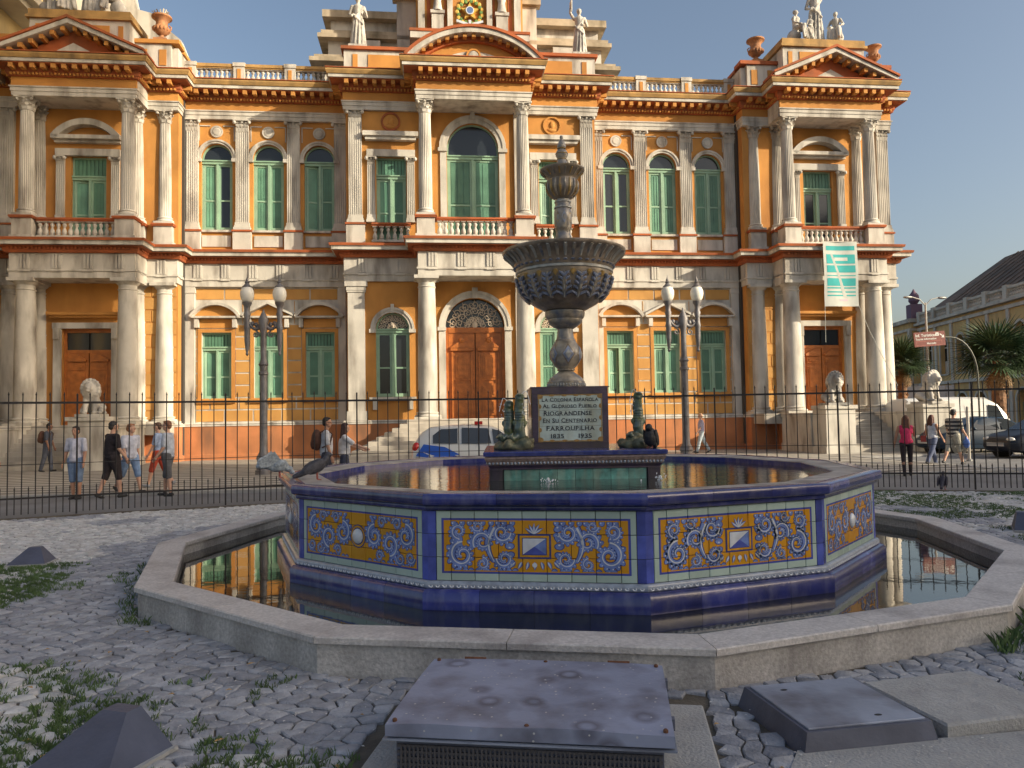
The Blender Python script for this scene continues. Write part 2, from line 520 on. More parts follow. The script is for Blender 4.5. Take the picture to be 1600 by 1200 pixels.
# ---- grass in the joints
GRASS = mat('grass_blades', (0.085, 0.145, 0.045), 0.7, 0.4, 3.0)
def blades(m, x, y, n, h, sp):
    for _ in range(n):
        a = rng.uniform(0, 2 * pi); d = sp * sqrt(rng.random()); bx, by = x + d * cos(a), y + d * sin(a)
        hh = h * rng.uniform(0.5, 1.2); le = hh * rng.uniform(0.2, 0.9); b = rng.uniform(0, 2 * pi); w = rng.uniform(0.002, 0.004)
        wx, wy = -sin(b) * w, cos(b) * w
        m.add([(bx - wx, by - wy, -0.01), (bx + wx, by + wy, -0.01), (bx + le * 0.4 * cos(b) + wx * .7, by + le * 0.4 * sin(b) + wy * .7, hh * 0.65), (bx + le * cos(b), by + le * sin(b), hh)],
              [(0, 1, 2), (0, 2, 3)])
m = MB()
for s in stones:
    if s[4] and s[7] < 0.9 and rng.random() < 0.9: continue
    X, Y = s[0], s[1]
    dens = fbm(X * 1.25 + 11, Y * 1.25 + 3)
    left = X < -0.6
    if left and Y < 9 and dens > 0.455:
        for px_, py_ in s[2]:
            if rng.random() < min(1, (dens - 0.42) * 6): blades(m, px_, py_, 16, 0.035, 0.04)
    elif not left and X > 3.0 and Y > 3.5 and dens > 0.52:
        for px_, py_ in s[2]:
            if rng.random() < 0.6: blades(m, px_, py_, 10, 0.035, 0.04)
for k in range(900):          # taller weeds along the foot of the pool wall
    a = rng.uniform(0, 2 * pi); rr = 4.894 + rng.uniform(-0.08, 0.12)
    x, y = FC.x + rr * cos(a), FC.y + rr * sin(a)
    if pool_dist(x, y) < 0.0: continue
    right = x > 3.3 and y < 7.5; lft = x < -3.0 and y < 9.0
    if right or (lft and rng.random() < 0.3): blades(m, x, y, 12, 0.11 if right else 0.06, 0.05)
tag(part('grass', m, GRASS), 'short green grass and weeds growing between the paving stones', None, kind='stuff')
# dry leaves and litter scraps
m = MB(); LEAF = mat('dry_leaves', (0.45, 0.28, 0.10), 0.8, 0.4, 30.0)
for k in range(160):
    x, y = rng.uniform(-4, 3.5), rng.uniform(3.2, 8.0)
    if pool_dist(x, y) < 0.05: continue
    a = rng.uniform(0, 6.28); L = rng.uniform(0.012, 0.03); z = 0.022
    m.add([(x - L * cos(a), y - L * sin(a), z), (x + L * .5 * sin(a), y - L * .5 * cos(a), z + .006), (x + L * cos(a), y + L * sin(a), z + .002), (x - L * .5 * sin(a), y + L * .5 * cos(a), z + .007)], [(0, 1, 2, 3)])
tag(part('fallen_leaves', m, LEAF), 'small dry leaves scattered over the paving stones', None, kind='stuff')
m = MB(); SCR = mat('pale_litter', (0.62, 0.60, 0.58), 0.8)
for k in range(900):
    x, y = rng.uniform(-3.2, 3.2), rng.uniform(3.2, 6.5)
    if pool_dist(x, y) < 0.05: continue
    a = rng.uniform(0, 6.28); L = rng.uniform(0.004, 0.012); z = 0.02
    m.add([(x - L * cos(a), y - L * sin(a), z), (x + L * .6 * sin(a), y - L * .6 * cos(a), z + .002), (x + L * cos(a), y + L * sin(a), z), (x - L * .6 * sin(a), y + L * .6 * cos(a), z + .002)], [(0, 1, 2, 3)])
tag(part('feather_litter', m, SCR), 'white droppings and feather scraps dotting the paving', None, kind='stuff')
# ================================================================== THE PALACE  (local x = along the front, local y = into the building, z up)
palace = thing('palace', 'long ornate ochre and white town hall palace with green shutters behind the fence', 'palace', PO, PHI)
def W(name, mb, mats, parent=palace, smooth=None):
    return part(name, mb, mats, parent, smooth=smooth)

# ---- building core
m = MB(); m.box(-12.7, 12.7, 0.42, 14, 0, 16.6); m.box(-5.4, 5.4, -1.06, 0.42, 0, 16.6)
for k in (-1, 1): m.box(k * 12.7, k * 19.9, -0.36, 14, 0, 16.6)
W('building_core', m, mat('dark_interior', (0.05, 0.045, 0.04), 0.9))
m = MB(); m.box(-12.9, 12.9, 0.0, 14, 16.605, 16.88); m.box(-5.55, 5.55, -1.5, 0.0, 16.605, 16.885)
for k in (-1, 1): m.box(k * 12.9, k * 20.1, -0.8, 14, 16.605, 16.89)
W('roof', m, CONC)

WIN_X = (11.4, 9.15, 6.9)
AW = 1.36
# ---- walls with their openings
for k in (-1, 1):
    xs = sorted((k * 5.5, k * 12.86))
    m = MB(); m.holes(rect(xs[0], xs[1], 9.3, 15.3), [arch(k * x, AW, 10.25, 13.5) for x in WIN_X], 0.0, 0.42)
    W('wing_wall', m, OCHRE)
    m = MB(); m.holes(rect(xs[0], xs[1], 1.6, 7.75), [rect(k * x - .64, k * x + .64, 2.68, 5.66) for x in WIN_X], 0.0, 0.42)
    W('wing_wall', m, WHITE)
    xs = sorted((k * 12.8, k * 20.0))
    m = MB(); m.holes(rect(xs[0], xs[1], 9.3, 15.3), [rect(k * 16.5 - .72, k * 16.5 + .72, 9.45, 13.2)], -0.8, 0.42)
    m.box(k * 12.8, k * 12.98, -0.797, 0.42, 9.3, 15.3); m.box(k * 19.82, k * 20.0, -0.797, 13.9, 9.3, 15.3)
    W('pavilion_wall', m, OCHRE)
    m = MB(); m.holes(rect(xs[0], xs[1], 1.6, 7.75), [rect(k * 16.5 - 1.0, k * 16.5 + 1.0, 1.65, 5.75)], -0.8, 0.42)
    m.box(k * 12.8, k * 12.98, -0.797, 0.42, 1.6, 7.75); m.box(k * 19.82, k * 20.0, -0.797, 13.9, 1.6, 7.75)
    W('pavilion_wall', m, OCHRE)
m = MB(); m.holes(rect(-5.55, 5.55, 9.3, 15.3), [rect(-4.25, -2.95, 9.5, 13.2), rect(2.95, 4.25, 9.5, 13.2), arch(0, 2.3, 9.45, 13.65, 20)], -1.5, 0.42)
for k in (-1, 1): m.box(k * 5.37, k * 5.55, -1.497, 0.0, 9.3, 15.3)
W('centre_wall', m, OCHRE)
m = MB(); m.holes(rect(-5.55, 5.55, 1.6, 7.75), [arch(-3.6, 1.46, 2.65, 5.6), arch(3.6, 1.46, 2.65, 5.6), arch(0, 2.6, 1.65, 5.68, 20)], -1.5, 0.42)
for k in (-1, 1): m.box(k * 5.37, k * 5.55, -1.497, 0.0, 1.6, 7.75)
W('centre_wall', m, OCHRE)
# plinth with a white top course
PLAN_R = [(2.45, 3.0), (2.45, 1.65), (5.65, 1.65), (5.65, 0.18), (12.75, 0.18), (12.75, 1.05), (14.05, 1.05), (14.05, 2.2), (18.95, 2.2), (18.95, 1.05), (20.15, 1.05), (20.15, -8.0)]
PLAN = [(-x, d) for x, d in reversed(PLAN_R)] + PLAN_R
PATH = [(x, -d) for x, d in PLAN]
m = MB(); m.sweep(PATH, [(-0.6, 0.0), (0.06, 0.0), (0.06, 0.25), (0.02, 0.28), (0.02, 1.5), (-0.6, 1.5)])
W('plinth', m, PLINTH)
m = MB(); m.sweep(PATH, [(-0.6, 1.503), (0.06, 1.503), (0.06, 1.60), (0.03, 1.66), (-0.6, 1.66)])
W('plinth_course', m, WHITE)

# ---- entablatures: swept bands that break forward with the plan
def band(name, prof, mt): W(name, MB().sweep(PATH, prof), mt)
band('architrave', [(-0.5, 15.24), (0.0, 15.24), (0.0, 15.40), (0.03, 15.41), (0.03, 15.55), (0.07, 15.57), (0.07, 15.62), (-0.5, 15.62)], WHITE)
band('frieze', [(-0.5, 15.623), (0.01, 15.623), (0.01, 16.0), (-0.5, 16.0)], OCHRE)
band('bed_moulding', [(-0.5, 16.003), (0.10, 16.003), (0.13, 16.10), (0.16, 16.12), (0.16, 16.36), (0.5, 16.38), (0.5, 16.42), (-0.5, 16.42)], RUST)
band('corona', [(-0.5, 16.423), (0.56, 16.423), (0.56, 16.56), (-0.5, 16.56)], WHITE)
band('cornice', [(-0.5, 16.563), (0.60, 16.563), (0.66, 16.70), (0.66, 16.75), (0.60, 16.80), (-0.5, 16.90)], CORN)
band('cornice_edge', [(0.35, 16.853), (0.672, 16.795), (0.672, 16.83), (0.35, 16.885)], RUST)
band('lower_architrave', [(-0.5, 7.68), (0.0, 7.68), (0.0, 7.94), (0.05, 7.96), (0.05, 8.04), (-0.5, 8.04)], WHITE)
band('lower_frieze', [(-0.5, 8.043), (0.0, 8.043), (0.0, 8.70), (-0.5, 8.70)], WHITE)
band('lower_bed_moulding', [(-0.5, 8.703), (0.12, 8.703), (0.18, 8.80), (0.18, 8.92), (0.42, 8.94), (-0.5, 8.98)], RUST)
band('lower_corona', [(-0.5, 8.983), (0.48, 8.963), (0.48, 9.10), (0.53, 9.12), (-0.5, 9.14)], WHITE)
band('lower_cornice', [(-0.5, 9.143), (0.55, 9.123), (0.58, 9.22), (0.50, 9.25), (-0.5, 9.36)], RUST)
band('pedestal_course', [(-0.5, 10.17), (0.04, 10.17), (0.06, 10.20), (0.06, 10.24), (-0.5, 10.27)], RUST) if False else None
def along(fn, step):
    for (x0, y0), (x1, y1) in zip(PATH[1:-1], PATH[2:-1]):
        L = sqrt((x1 - x0) ** 2 + (y1 - y0) ** 2); n = max(1, int(L / step)); a = atan2(y1 - y0, x1 - x0)
        for i in range(n):
            t = (i + 0.5) / n
            fn(x0 + (x1 - x0) * t, y0 + (y1 - y0) * t, a)
def obox(m, x, y, a, hw, o0, o1, z0, z1):
    tx, ty, nx, ny = cos(a), sin(a), sin(a), -cos(a)
    P = [(x + tx * u + nx * o, y + ty * u + ny * o) for u, o in ((-hw, o1), (hw, o1), (hw, o0), (-hw, o0))]
    m.prismz(P, z0, z1)
m = MB(); along(lambda x, y, a: obox(m, x, y, a, 0.085, 0.14, 0.50, 16.20, 16.375), 0.40); tag(W('modillions', m, OCHRE), kind='stuff')
m = MB(); along(lambda x, y, a: obox(m, x, y, a, 0.035, 0.12, 0.22, 16.03, 16.115), 0.14); tag(W('dentils', m, OCHRE), kind='stuff')
m = MB(); along(lambda x, y, a: obox(m, x, y, a, 0.035, 0.15, 0.25, 8.82, 8.91), 0.15); tag(W('dentils', m, RUST), kind='stuff')
m = MB()
def trig(x, y, a):
    for u in (-0.13, 0.0, 0.13):
        obox(m, x + cos(a) * u, y + sin(a) * u, a, 0.045, 0.0, 0.045, 8.06, 8.66)
    obox(m, x, y, a, 0.2, 0.0, 0.07, 7.93, 7.97)
along(trig, 1.15); tag(W('triglyphs', m, WHITE), kind='stuff')

# ---- columns and pilasters
def shaft_mesh(r, h, fl):
    prof = [(r * 1.0, 0), (r * 1.0, h * .33), (r * .95, h * .66), (r * .86, h)]
    m = MB(); m.lathe(prof, 48 if fl else 32, flute=fl, fd=r * 0.09 if fl else 0)
    return m.mesh('shaft', WHITE, 0.5 if not fl else None)
def base_mesh(r):
    m = MB(); m.box(-r * 1.38, r * 1.38, -r * 1.38, r * 1.38, 0, 0.10)
    m.lathe([(r * 1.34, .10), (r * 1.38, .13), (r * 1.34, .17), (r * 1.15, .19), (r * 1.12, .23), (r * 1.22, .25), (r * 1.22, .28), (r * 1.05, .30), (r, .34)], 24)
    return m.mesh('base', WHITE, 0.6)
def corinth_mesh(r, h, half=False):
    m = MB()
    m.lathe([(r * .86, 0), (r * .92, .02), (r * .88, .04), (r * .88, h * .5), (r * 1.0, h * .78), (r * 1.25, h * .88)], 20)
    for row, (z0, hh, n, of) in enumerate(((0.02, h * .40, 8, 0), (h * .28, h * .40, 8, .5))):
        for k in range(n):
            a = 2 * pi * (k + of) / n; c, s = cos(a), sin(a); w = r * .32
            P = []
            for t, o, ww in ((0, .92, 1.0), (.55, .98, 1.1), (.85, 1.18, .8), (1.0, 1.36, .45), (.86, 1.42, .2)):
                for q in (-1, 1):
                    P.append((r * o * c - q * w * ww * s, r * o * s + q * w * ww * c, z0 + hh * t))
            m.add(P, [(0, 1, 3, 2), (2, 3, 5, 4), (4, 5, 7, 6), (6, 7, 9, 8)])
    for k in range(4):
        a = pi / 4 + k * pi / 2
        m.ell((r * 1.38 * cos(a), r * 1.38 * sin(a), h * .80), (r * .26, r * .26, r * .26), 8, 6)
        m.ell((r * 1.1 * cos(a + pi / 4), r * 1.1 * sin(a + pi / 4), h * .84), (r * .2, r * .2, r * .2), 6, 5)
    b = r * 1.36
    m.prismz([(b, -b * .93), (b * .93, -b), (0, -b * .84), (-b * .93, -b), (-b, -b * .93), (-b * .84, 0), (-b, b * .93), (-b * .93, b), (0, b * .84), (b * .93, b), (b, b * .93), (b * .84, 0)][::-1], h * .88, h)
    return m.mesh('capital', WHITE, 0.5)
def doric_mesh(r, h):
    m = MB(); m.lathe([(r * .86, 0), (r * .93, .03), (r * .93, .06), (r * .86, .08), (r * .86, h * .45), (r * .95, h * .5), (r * 1.18, h * .72)], 28)
    m.box(-r * 1.26, r * 1.26, -r * 1.26, r * 1.26, h * .72, h)
    return m.mesh('capital', WHITE, 0.6)
UR, LR = 0.285, 0.41
SH_U, BS_U, CP_U = shaft_mesh(UR, 4.10, 1), base_mesh(UR), corinth_mesh(UR, 0.55)
SH_L, BS_L, CP_L = shaft_mesh(LR, 5.20, 0), base_mesh(LR), doric_mesh(LR, 0.50)
def column_up(x, d):
    c = link('column', SH_U, palace, (x, -d, 10.60)); link('base', BS_U, c, (0, 0, -0.34)); link('capital', CP_U, c, (0, 0, 4.10))
    m = MB(); m.box(x - .44, x + .44, -d - .44, -d + .44, 9.3, 9.45); m.box(x - .38, x + .38, -d - .38, -d + .38, 9.45, 10.14)
    p = W('column_pedestal', m, WHITE)
    m = MB(); m.box(x - .45, x + .45, -d - .45, -d + .45, 10.143, 10.19); m.cbox(x - .47, x + .47, -d - .47, -d + .47, 10.193, 10.258, .02)
    part('pedestal_cap', m, RUST, p)
def column_low(x, d):
    c = link('column', SH_L, palace, (x, -d, 2.0)); link('base', BS_L, c, (0, 0, -0.34)); link('capital', CP_L, c, (0, 0, 5.20))
def pilaster_mesh(w, dp, h, nf):
    pts = [(-w / 2, 0), (-w / 2, -dp)]
    fw = w / nf
    for i in range(nf):
        x0 = -w / 2 + i * fw
        pts += [(x0 + fw * .22, -dp), (x0 + fw * .32, -dp + .03), (x0 + fw * .68, -dp + .03), (x0 + fw * .78, -dp)]
    pts += [(w / 2, -dp), (w / 2, 0)]
    m = MB(); m.prismz(pts, 0.34, h)
    m.box(-w * .66, w * .66, -dp - .09, 0, 0, .11); m.box(-w * .60, w * .60, -dp - .06, 0, .11, .20); m.box(-w * .56, w * .56, -dp - .03, 0, .20, .34)
    return m.mesh('pilaster', WHITE)
def pil_cap_mesh(w, dp, h):
    m = MB(); m.box(-w * .5, w * .5, -dp, 0, 0, h * .86)
    for row, (z0, n) in enumerate(((.02, 4), (h * .32, 3))):
        for k in range(n):
            x = (k - (n - 1) / 2) * w / n; ww = w / n * .42
            m.add([(x - ww, -dp - .01, z0), (x + ww, -dp - .01, z0), (x - ww, -dp - .05, z0 + h * .3), (x + ww, -dp - .05, z0 + h * .3), (x - ww * .5, -dp - .12, z0 + h * .40), (x + ww * .5, -dp - .12, z0 + h * .40), (x - ww * .3, -dp - .10, z0 + h * .33), (x + ww * .3, -dp - .10, z0 + h * .33)],
                  [(0, 1, 3, 2), (2, 3, 5, 4), (4, 5, 7, 6)])
    for k in (-1, 1): m.ell((k * w * .58, -dp - .06, h * .76), (.085, .085, .085), 8, 6)
    m.ell((0, -dp - .03, h * .80), (.06, .06, .06), 8, 6)
    m.box(-w * .68, w * .68, -dp - .12, 0, h * .87, h)
    return m.mesh('capital', WHITE, 0.5)
PIL, PILC = pilaster_mesh(.56, .15, 4.44, 6), pil_cap_mesh(.56, .15, .56)
PILS, PILSC = pilaster_mesh(.33, .12, 2.55, 4), pil_cap_mesh(.33, .12, .34)
def pilaster(x, d, z=10.24):
    p = link('pilaster', PIL, palace, (x, -d, z)); link('capital', PILC, p, (0, 0, 4.44))
    m = MB(); m.box(x - .40, x + .40, -d - .2, -d, 9.3, 10.15)
    b = W('pilaster_pedestal', m, WHITE)
    m = MB(); m.box(x - .44, x + .44, -d - .25, -d, 10.153, 10.235); part('pedestal_cap', m, RUST, b)
for k in (-1, 1):
    for x in (12.46, 10.27, 8.03): pilaster(k * x, 0.0)
    pilaster(k * 5.95, -0.06)
    pilaster(k * 5.14, 1.5)
    pilaster(k * 19.75, .8)
    column_up(k * 2.1, 2.62); column_low(k * 2.1, 2.58)
    for x in (14.5, 18.5): column_up(k * x, 1.82); column_low(k * x, 1.75)
    for x in (13.35, 14.5, 18.5): column_up(k * x, .72)
    for x in (13.35, 14.5, 18.5, 19.65): column_low(k * x, .66)
    # plain pilasters at the back of the centre portico and square piers below
    m = MB(); m.box(k * 1.85, k * 2.35, -1.62, -1.5, 9.4, 15.24); W('pier', m, WHITE)
    m = MB(); m.box(k * 1.8, k * 2.4, -1.62, -1.5, 1.66, 7.68); W('pier', m, WHITE)
    m = MB(); m.box(k * 5.14 - .36, k * 5.14 + .36, -1.63, -1.5, 1.66, 7.2); m.box(k * 5.14 - .46, k * 5.14 + .46, -1.70, -1.5, 1.66, 2.05)
    m.box(k * 5.14 - .40, k * 5.14 + .40, -1.67, -1.5, 7.2, 7.28); m.box(k * 5.14 - .48, k * 5.14 + .48, -1.74, -1.5, 7.45, 7.68); m.box(k * 5.14 - .42, k * 5.14 + .42, -1.69, -1.5, 7.28, 7.45)
    W('pier', m, WHITE)
    m = MB(); m.box(k * 5.75, k * 6.08, -.14, 0, 1.66, 7.68); W('pier', m, WHITE)
    m = MB(); m.box(k * 12.32, k * 12.72, -.14, 0, 1.66, 7.68); m.box(k * 12.28, k * 12.76, -.17, 0, 7.4, 7.66); W('pier', m, WHITE)
    # portico ceilings
    m = MB(); m.box(k * 14.0, k * 19.0, -2.1, -0.6, 15.26, 16.3); W('portico_ceiling', m, WHITE)
    m = MB(); m.box(k * 14.0, k * 19.0, -2.1, -0.6, 7.70, 9.3); W('portico_ceiling', m, WHITE)
    m = MB(); m.box(k * 12.85, k * 20.1, -2.2, -0.3, 1.2, 1.655); W('portico_floor', m, STEPM)
m = MB(); m.box(-2.4, 2.4, -2.9, -1.3, 15.26, 16.3); W('portico_ceiling', m, WHITE)
m = MB(); m.box(-2.4, 2.4, -2.9, -1.3, 7.70, 9.3); W('portico_ceiling', m, WHITE)

# ---- ashlar blocks of the ground floor with pale joints
ublock = MB(); ublock.add([(-.5, -1, -.5), (.5, -1, -.5), (.5, 0, -.5), (-.5, 0, -.5), (-.5, -1, .5), (.5, -1, .5), (.5, 0, .5), (-.5, 0, .5)],
                          [(0, 3, 2, 1), (4, 5, 6, 7), (0, 1, 5, 4), (1, 2, 6, 5), (3, 0, 4, 7)])
BLOCK = mat('ochre_block', (0.54, 0.285, 0.08), 0.85, 0.14, 0.9, 0.25, 30, dirt=(0.34, 0.13, 0.03), damt=0.5, dscale=1.5, rnd=0.10)
UB = ublock.mesh('stone_block', BLOCK)
def ashlar(x0, x1, z0, z1, d, holes, wall):
    nr = round((z1 - z0) / 0.52); rh = (z1 - z0) / nr
    for r in range(nr):
        a, b = z0 + r * rh, z0 + (r + 1) * rh; zc = (a + b) / 2
        cuts = sorted((h[0], h[1]) for h in holes if h[2] < zc < h[3])
        spans, c = [], x0
        for h0, h1 in cuts:
            if h0 > c + .05: spans.append((c, h0))
            c = max(c, h1)
        if x1 > c + .05: spans.append((c, x1))
        for s0, s1 in spans:
            n = max(1, round((s1 - s0) / 1.35)); L = (s1 - s0) / n
            js = [s0 + i * L for i in range(n + 1)]
            if r % 2 and n > 1: js = [s0] + [s0 + (i + .5) * L for i in range(n)] + [s1]
            for u, v in zip(js, js[1:]):
                link('stone_block', UB, wall, ((u + v) / 2, -d, zc), scale=(v - u - .065, .02, rh - .065))
lowwalls = [o for o in palace.children if o.name.startswith('wing_wall') and o.data.materials[0] == WHITE]
for k, wl_ in zip((-1, 1), lowwalls):
    x0, x1 = sorted((k * 6.1, k * 12.3))
    hs = [(k * x - .80, k * x + .80, 2.5, 6.4) for x in WIN_X] + [(k * x - 1.08, k * x + 1.08, 6.1, 6.98) for x in WIN_X]
    ashlar(x0, x1, 1.68, 7.64, 0.0, hs, wl_)
pavlow = [o for o in palace.children if o.name.startswith('pavilion_wall')]
for k, wl_ in zip((-1, 1), (pavlow[1], pavlow[3])):
    for a, b in ((12.84, 14.95), (18.1, 19.95)):
        x0, x1 = sorted((k * a, k * b)); ashlar(x0, x1, 1.68, 7.64, 0.8, [], wl_)

# ---- windows
LOUV = {}
def leaf(parent, w, h, style, x, y, z, flip):
    """casement leaf hung at its lower left corner"""
    key = (round(w, 3), round(h, 3), style)
    if key not in LOUV:
        m = MB(); st = .085
        m.box(0, st, -.05, 0, 0, h); m.box(w - st, w, -.05, 0, 0, h); m.box(st, w - st, -.05, 0, 0, .14); m.box(st, w - st, -.05, 0, h - .09, h)
        m.box(st, w - st, -.05, 0, h * .44, h * .44 + .07)
        p = None
        if style == 'shutter':
            for a, b in ((.14, h * .44), (h * .44 + .07, h - .09)):
                m.cur = 1; m.box(st, w - st, -.018, -.005, a, b)
                n = 3 if w > .5 else 2; ww = (w - 2 * st) / n
                for i in range(n):
                    m.box(st + i * ww + .025, st + (i + 1) * ww - .025, -.036, -.018, a + .06, b - .06)
        LOUV[key] = m.mesh('casement', [GREENF, GREEN])
        if style == 'glass':
            q = MB(); q.box(st, w - st, -.012, -.006, .14, h * .44); q.box(st, w - st, -.012, -.006, h * .44 + .07, h - .09)
            LOUV[key + ('g',)] = q.mesh('pane', GLASS)
    o = link('casement', LOUV[key], parent, (x, y, z), (0, 0, flip))
    if style == 'glass': link('pane', LOUV[key + ('g',)], o)
    return o
def window(cx, w, z0, zt, d, arched=None, styles=('shutter', 'shutter'), fan='glass'):
    """green framed window in its reveal; zt = top of leaves (transom), arched = spring height, else (top) of the frame"""
    m = MB(); y = -d + .16; fr = .07
    top = arched[0]
    if arched[1]:
        m.box(cx - w / 2, cx - w / 2 + fr, y, y + .1, z0, top); m.box(cx + w / 2 - fr, cx + w / 2, y, y + .1, z0, top)
        m.ring(cx, top, w / 2 - fr, w / 2, y, y + .1)
    else:
        m.box(cx - w / 2, cx - w / 2 + fr, y, y + .1, z0, top); m.box(cx + w / 2 - fr, cx + w / 2, y, y + .1, z0, top)
        m.box(cx - w / 2 + fr, cx + w / 2 - fr, y, y + .1, top - .07, top)
    m.box(cx - w / 2 + .005, cx + w / 2 - .005, y - .05, y + .1, zt, zt + .12); m.box(cx - w / 2 + .002, cx + w / 2 - .002, y - .10, y + .1, zt + .12, zt + .18)
    m.box(cx - .05, cx + .05, y - .04, y + .1, z0, zt)
    o = W('window', m, GREENF)
    g = MB()
    if fan == 'glass' and arched[1]:
        g.prism([(cx + (w / 2 - fr) * cos(pi * i / 14), top + (w / 2 - fr) * sin(pi * i / 14)) for i in range(15)] + [(cx - w / 2 + fr, zt + .18), (cx + w / 2 - fr, zt + .18)], y + .05, y + .06)
        part('fanlight', g, GLASS, o)
    elif not arched[1]:
        n = 8; ww = (w - 2 * fr) / n
        for i in range(n): g.box(cx - w / 2 + fr + i * ww + .012, cx - w / 2 + fr + (i + 1) * ww - .012, y + .03, y + .06, zt + .18, top - .07)
        part('transom_shutter', g, GREEN, o)
    lw = w / 2 - fr - .05
    leaf(o, lw, zt - z0 - .01, styles[0], cx - w / 2 + fr, y + .06, z0 + .005, rng.choice((0, 0, .06, .28)))
    leaf(o, lw, zt - z0 - .01, styles[1], cx + .05, y + .06, z0 + .005, 0)
    return o
def arch_trim(cx, w, z0, zs, d, tw=.17, imp=True):
    m = MB(); m.ring(cx, zs, w / 2, w / 2 + tw * .55, -d - .07, -d, n=18); m.ring(cx, zs, w / 2 + tw * .55, w / 2 + tw, -d - .11, -d, n=18)
    if imp:
        for k in (-1, 1): m.box(cx + k * (w / 2 - .02), cx + k * (w / 2 + tw + .05), -d - .14, -d, zs - .16, zs - .002)
    return W('arch_moulding', m, WHITE)
sty = {-11.4: ('shutter', 'glass'), -9.15: ('shutter', 'shutter'), -6.9: ('shutter', 'shutter'), 6.9: ('glass', 'glass'), 9.15: ('shutter', 'shutter'), 11.4: ('shutter', 'shutter')}
for k in (-1, 1):
    for x in WIN_X:
        cx = k * x
        window(cx, AW, 10.27, 13.28, 0.0, (13.5, True), sty[cx])
        arch_trim(cx, AW, 10.25, 13.5, 0.0)
        m = MB()                                       # roundel panel over the arch
        m.ring(cx, 14.72, .20, .27, -.06, 0, 0, 2 * pi, 20)
        for a in (-1, 1):
            m.box(cx + a * .78, cx + a * .74, -.04, 0, 14.3, 15.0); m.box(cx + a * .28, cx + a * .76, -.04, 0, 14.96, 15.0)
        p = W('roundel_panel', m, WHITE)
        m = MB(); m.lathe([(.19, 0), (.19, .05), (.14, .07)], 20); part('roundel', m, WHITE, p, (cx, 0, 14.72), (pi / 2, 0, 0))
        m = MB(); m.box(cx - .72, cx + .72, -.12, 0, 10.15, 10.245); W('window_sill', m, WHITE)
        m = MB(); m.box(cx - .62, cx + .62, -.05, 0, 9.5, 10.0); W('apron_panel', m, WHITE)
        # ground floor window with its hood on brackets
        window(cx, 1.28, 2.70, 4.86, 0.0, (5.66, False), ('shutter', 'shutter'))
        m = MB(); m.box(cx - .80, cx - .64, -.045, 0, 2.5, 5.82); m.box(cx + .64, cx + .80, -.045, 0, 2.5, 5.82); m.box(cx - .64, cx + .64, -.045, 0, 5.66, 5.82); m.box(cx - .82, cx + .82, -.14, 0, 2.52, 2.68)
        W('window_surround', m, OCHRE)
        m = MB(); m.box(cx - .80, cx + .80, -.04, 0, 5.86, 6.26); W('window_frieze', m, OCHRE)
        h = MB(); h.box(cx - 1.06, cx + 1.06, -.32, 0, 6.28, 6.36)
        for a in (-1, 1): h.box(cx + a * .72, cx + a * .90, -.24, 0, 5.86, 6.28)
        if abs(x - 9.15) < .1:
            for a in (-1, 1):
                h.prism([(cx + a * p_, z_) for p_, z_ in (((1.10, 6.36), (1.10, 6.46), (0, 7.02), (0, 6.90)) if a > 0 else ((1.10, 6.36), (0, 6.90), (0, 7.02), (1.10, 6.46)))], -.36, 0)
        else:
            R = (1.1 ** 2 + .62 ** 2) / (2 * .62); a0 = math.acos(1.1 / R)
            h.ring(cx, 6.36 + .62 - R, R - .13, R, -.36, 0, a0, pi - a0, 14)
        hd = W('window_hood', h, WHITE)
        m = MB()
        if abs(x - 9.15) < .1: m.prism([(cx - 1.0, 6.363), (cx + 1.0, 6.363), (cx, 6.9)], -.08, 0)
        else: m.prism([(cx + 1.02 * cos(pi * i / 12), 6.363 + .5 * sin(pi * i / 12)) for i in range(13)], -.08, 0)
        part('tympanum', m, OCHRE, hd)
    # centre block side bays
    cx = k * 3.6
    window(cx, 1.3, 9.5, 12.25, 1.5, (13.2, False), ('shutter', 'shutter'))
    for a in (-1, 1):
        p = link('pilaster', PILS, palace, (cx + a * .86, -1.5, 10.27)); link('capital', PILSC, p, (0, 0, 2.55))
    m = MB(); m.box(cx - 1.05, cx + 1.05, -1.65, -1.5, 13.2, 13.5); W('window_lintel', m, WHITE)
    m = MB(); m.box(cx - 1.2, cx + 1.2, -1.85, -1.5, 14.05, 14.25); m.box(cx - 1.1, cx + 1.1, -1.75, -1.5, 13.9, 14.05); W('window_hood', m, WHITE)
    m = MB(); m.ring(cx, 14.78, .34, .42, -1.56, -1.5, 0, 2 * pi, 24); p = W('medallion', m, RUST if k < 0 else OCHRE)
    m = MB(); m.ell((cx, -1.5, 14.80), (.13, .07, .19), 10, 8); m.ell((cx - .03, -1.5, 14.58), (.22, .06, .10), 10, 6); part('profile_relief', m, OCHRE, p, smooth=0.8)
    window(cx, 1.46, 2.66, 5.45, 1.5, (5.6, True), ('glass', 'glass') if k < 0 else ('shutter', 'shutter'), fan='none')
    arch_trim(cx, 1.46, 2.65, 5.6, 1.5, .22)
    m = MB(); m.box(cx - 1.0, cx + 1.0, -1.72, -1.5, 2.5, 2.64)
    for a in (-1, 1): m.box(cx + a * .68, cx + a * .86, -1.68, -1.5, 2.1, 2.5)
    W('window_sill', m, WHITE)
    m = MB(); m.box(cx - .07, cx + .07, -1.68, -1.5, 6.3, 6.68); W('keystone', m, WHITE)
    # pavilion windows and doors
    cx = k * 16.5
    window(cx, 1.44, 9.47, 12.2, .8, (13.2, False), ('shutter', 'shutter') if k < 0 else ('glass', 'glass'))
    for a in (-1, 1):
        p = link('pilaster', PILS, palace, (cx + a * 1.12, -.8, 10.27)); link('capital', PILSC, p, (0, 0, 2.55))
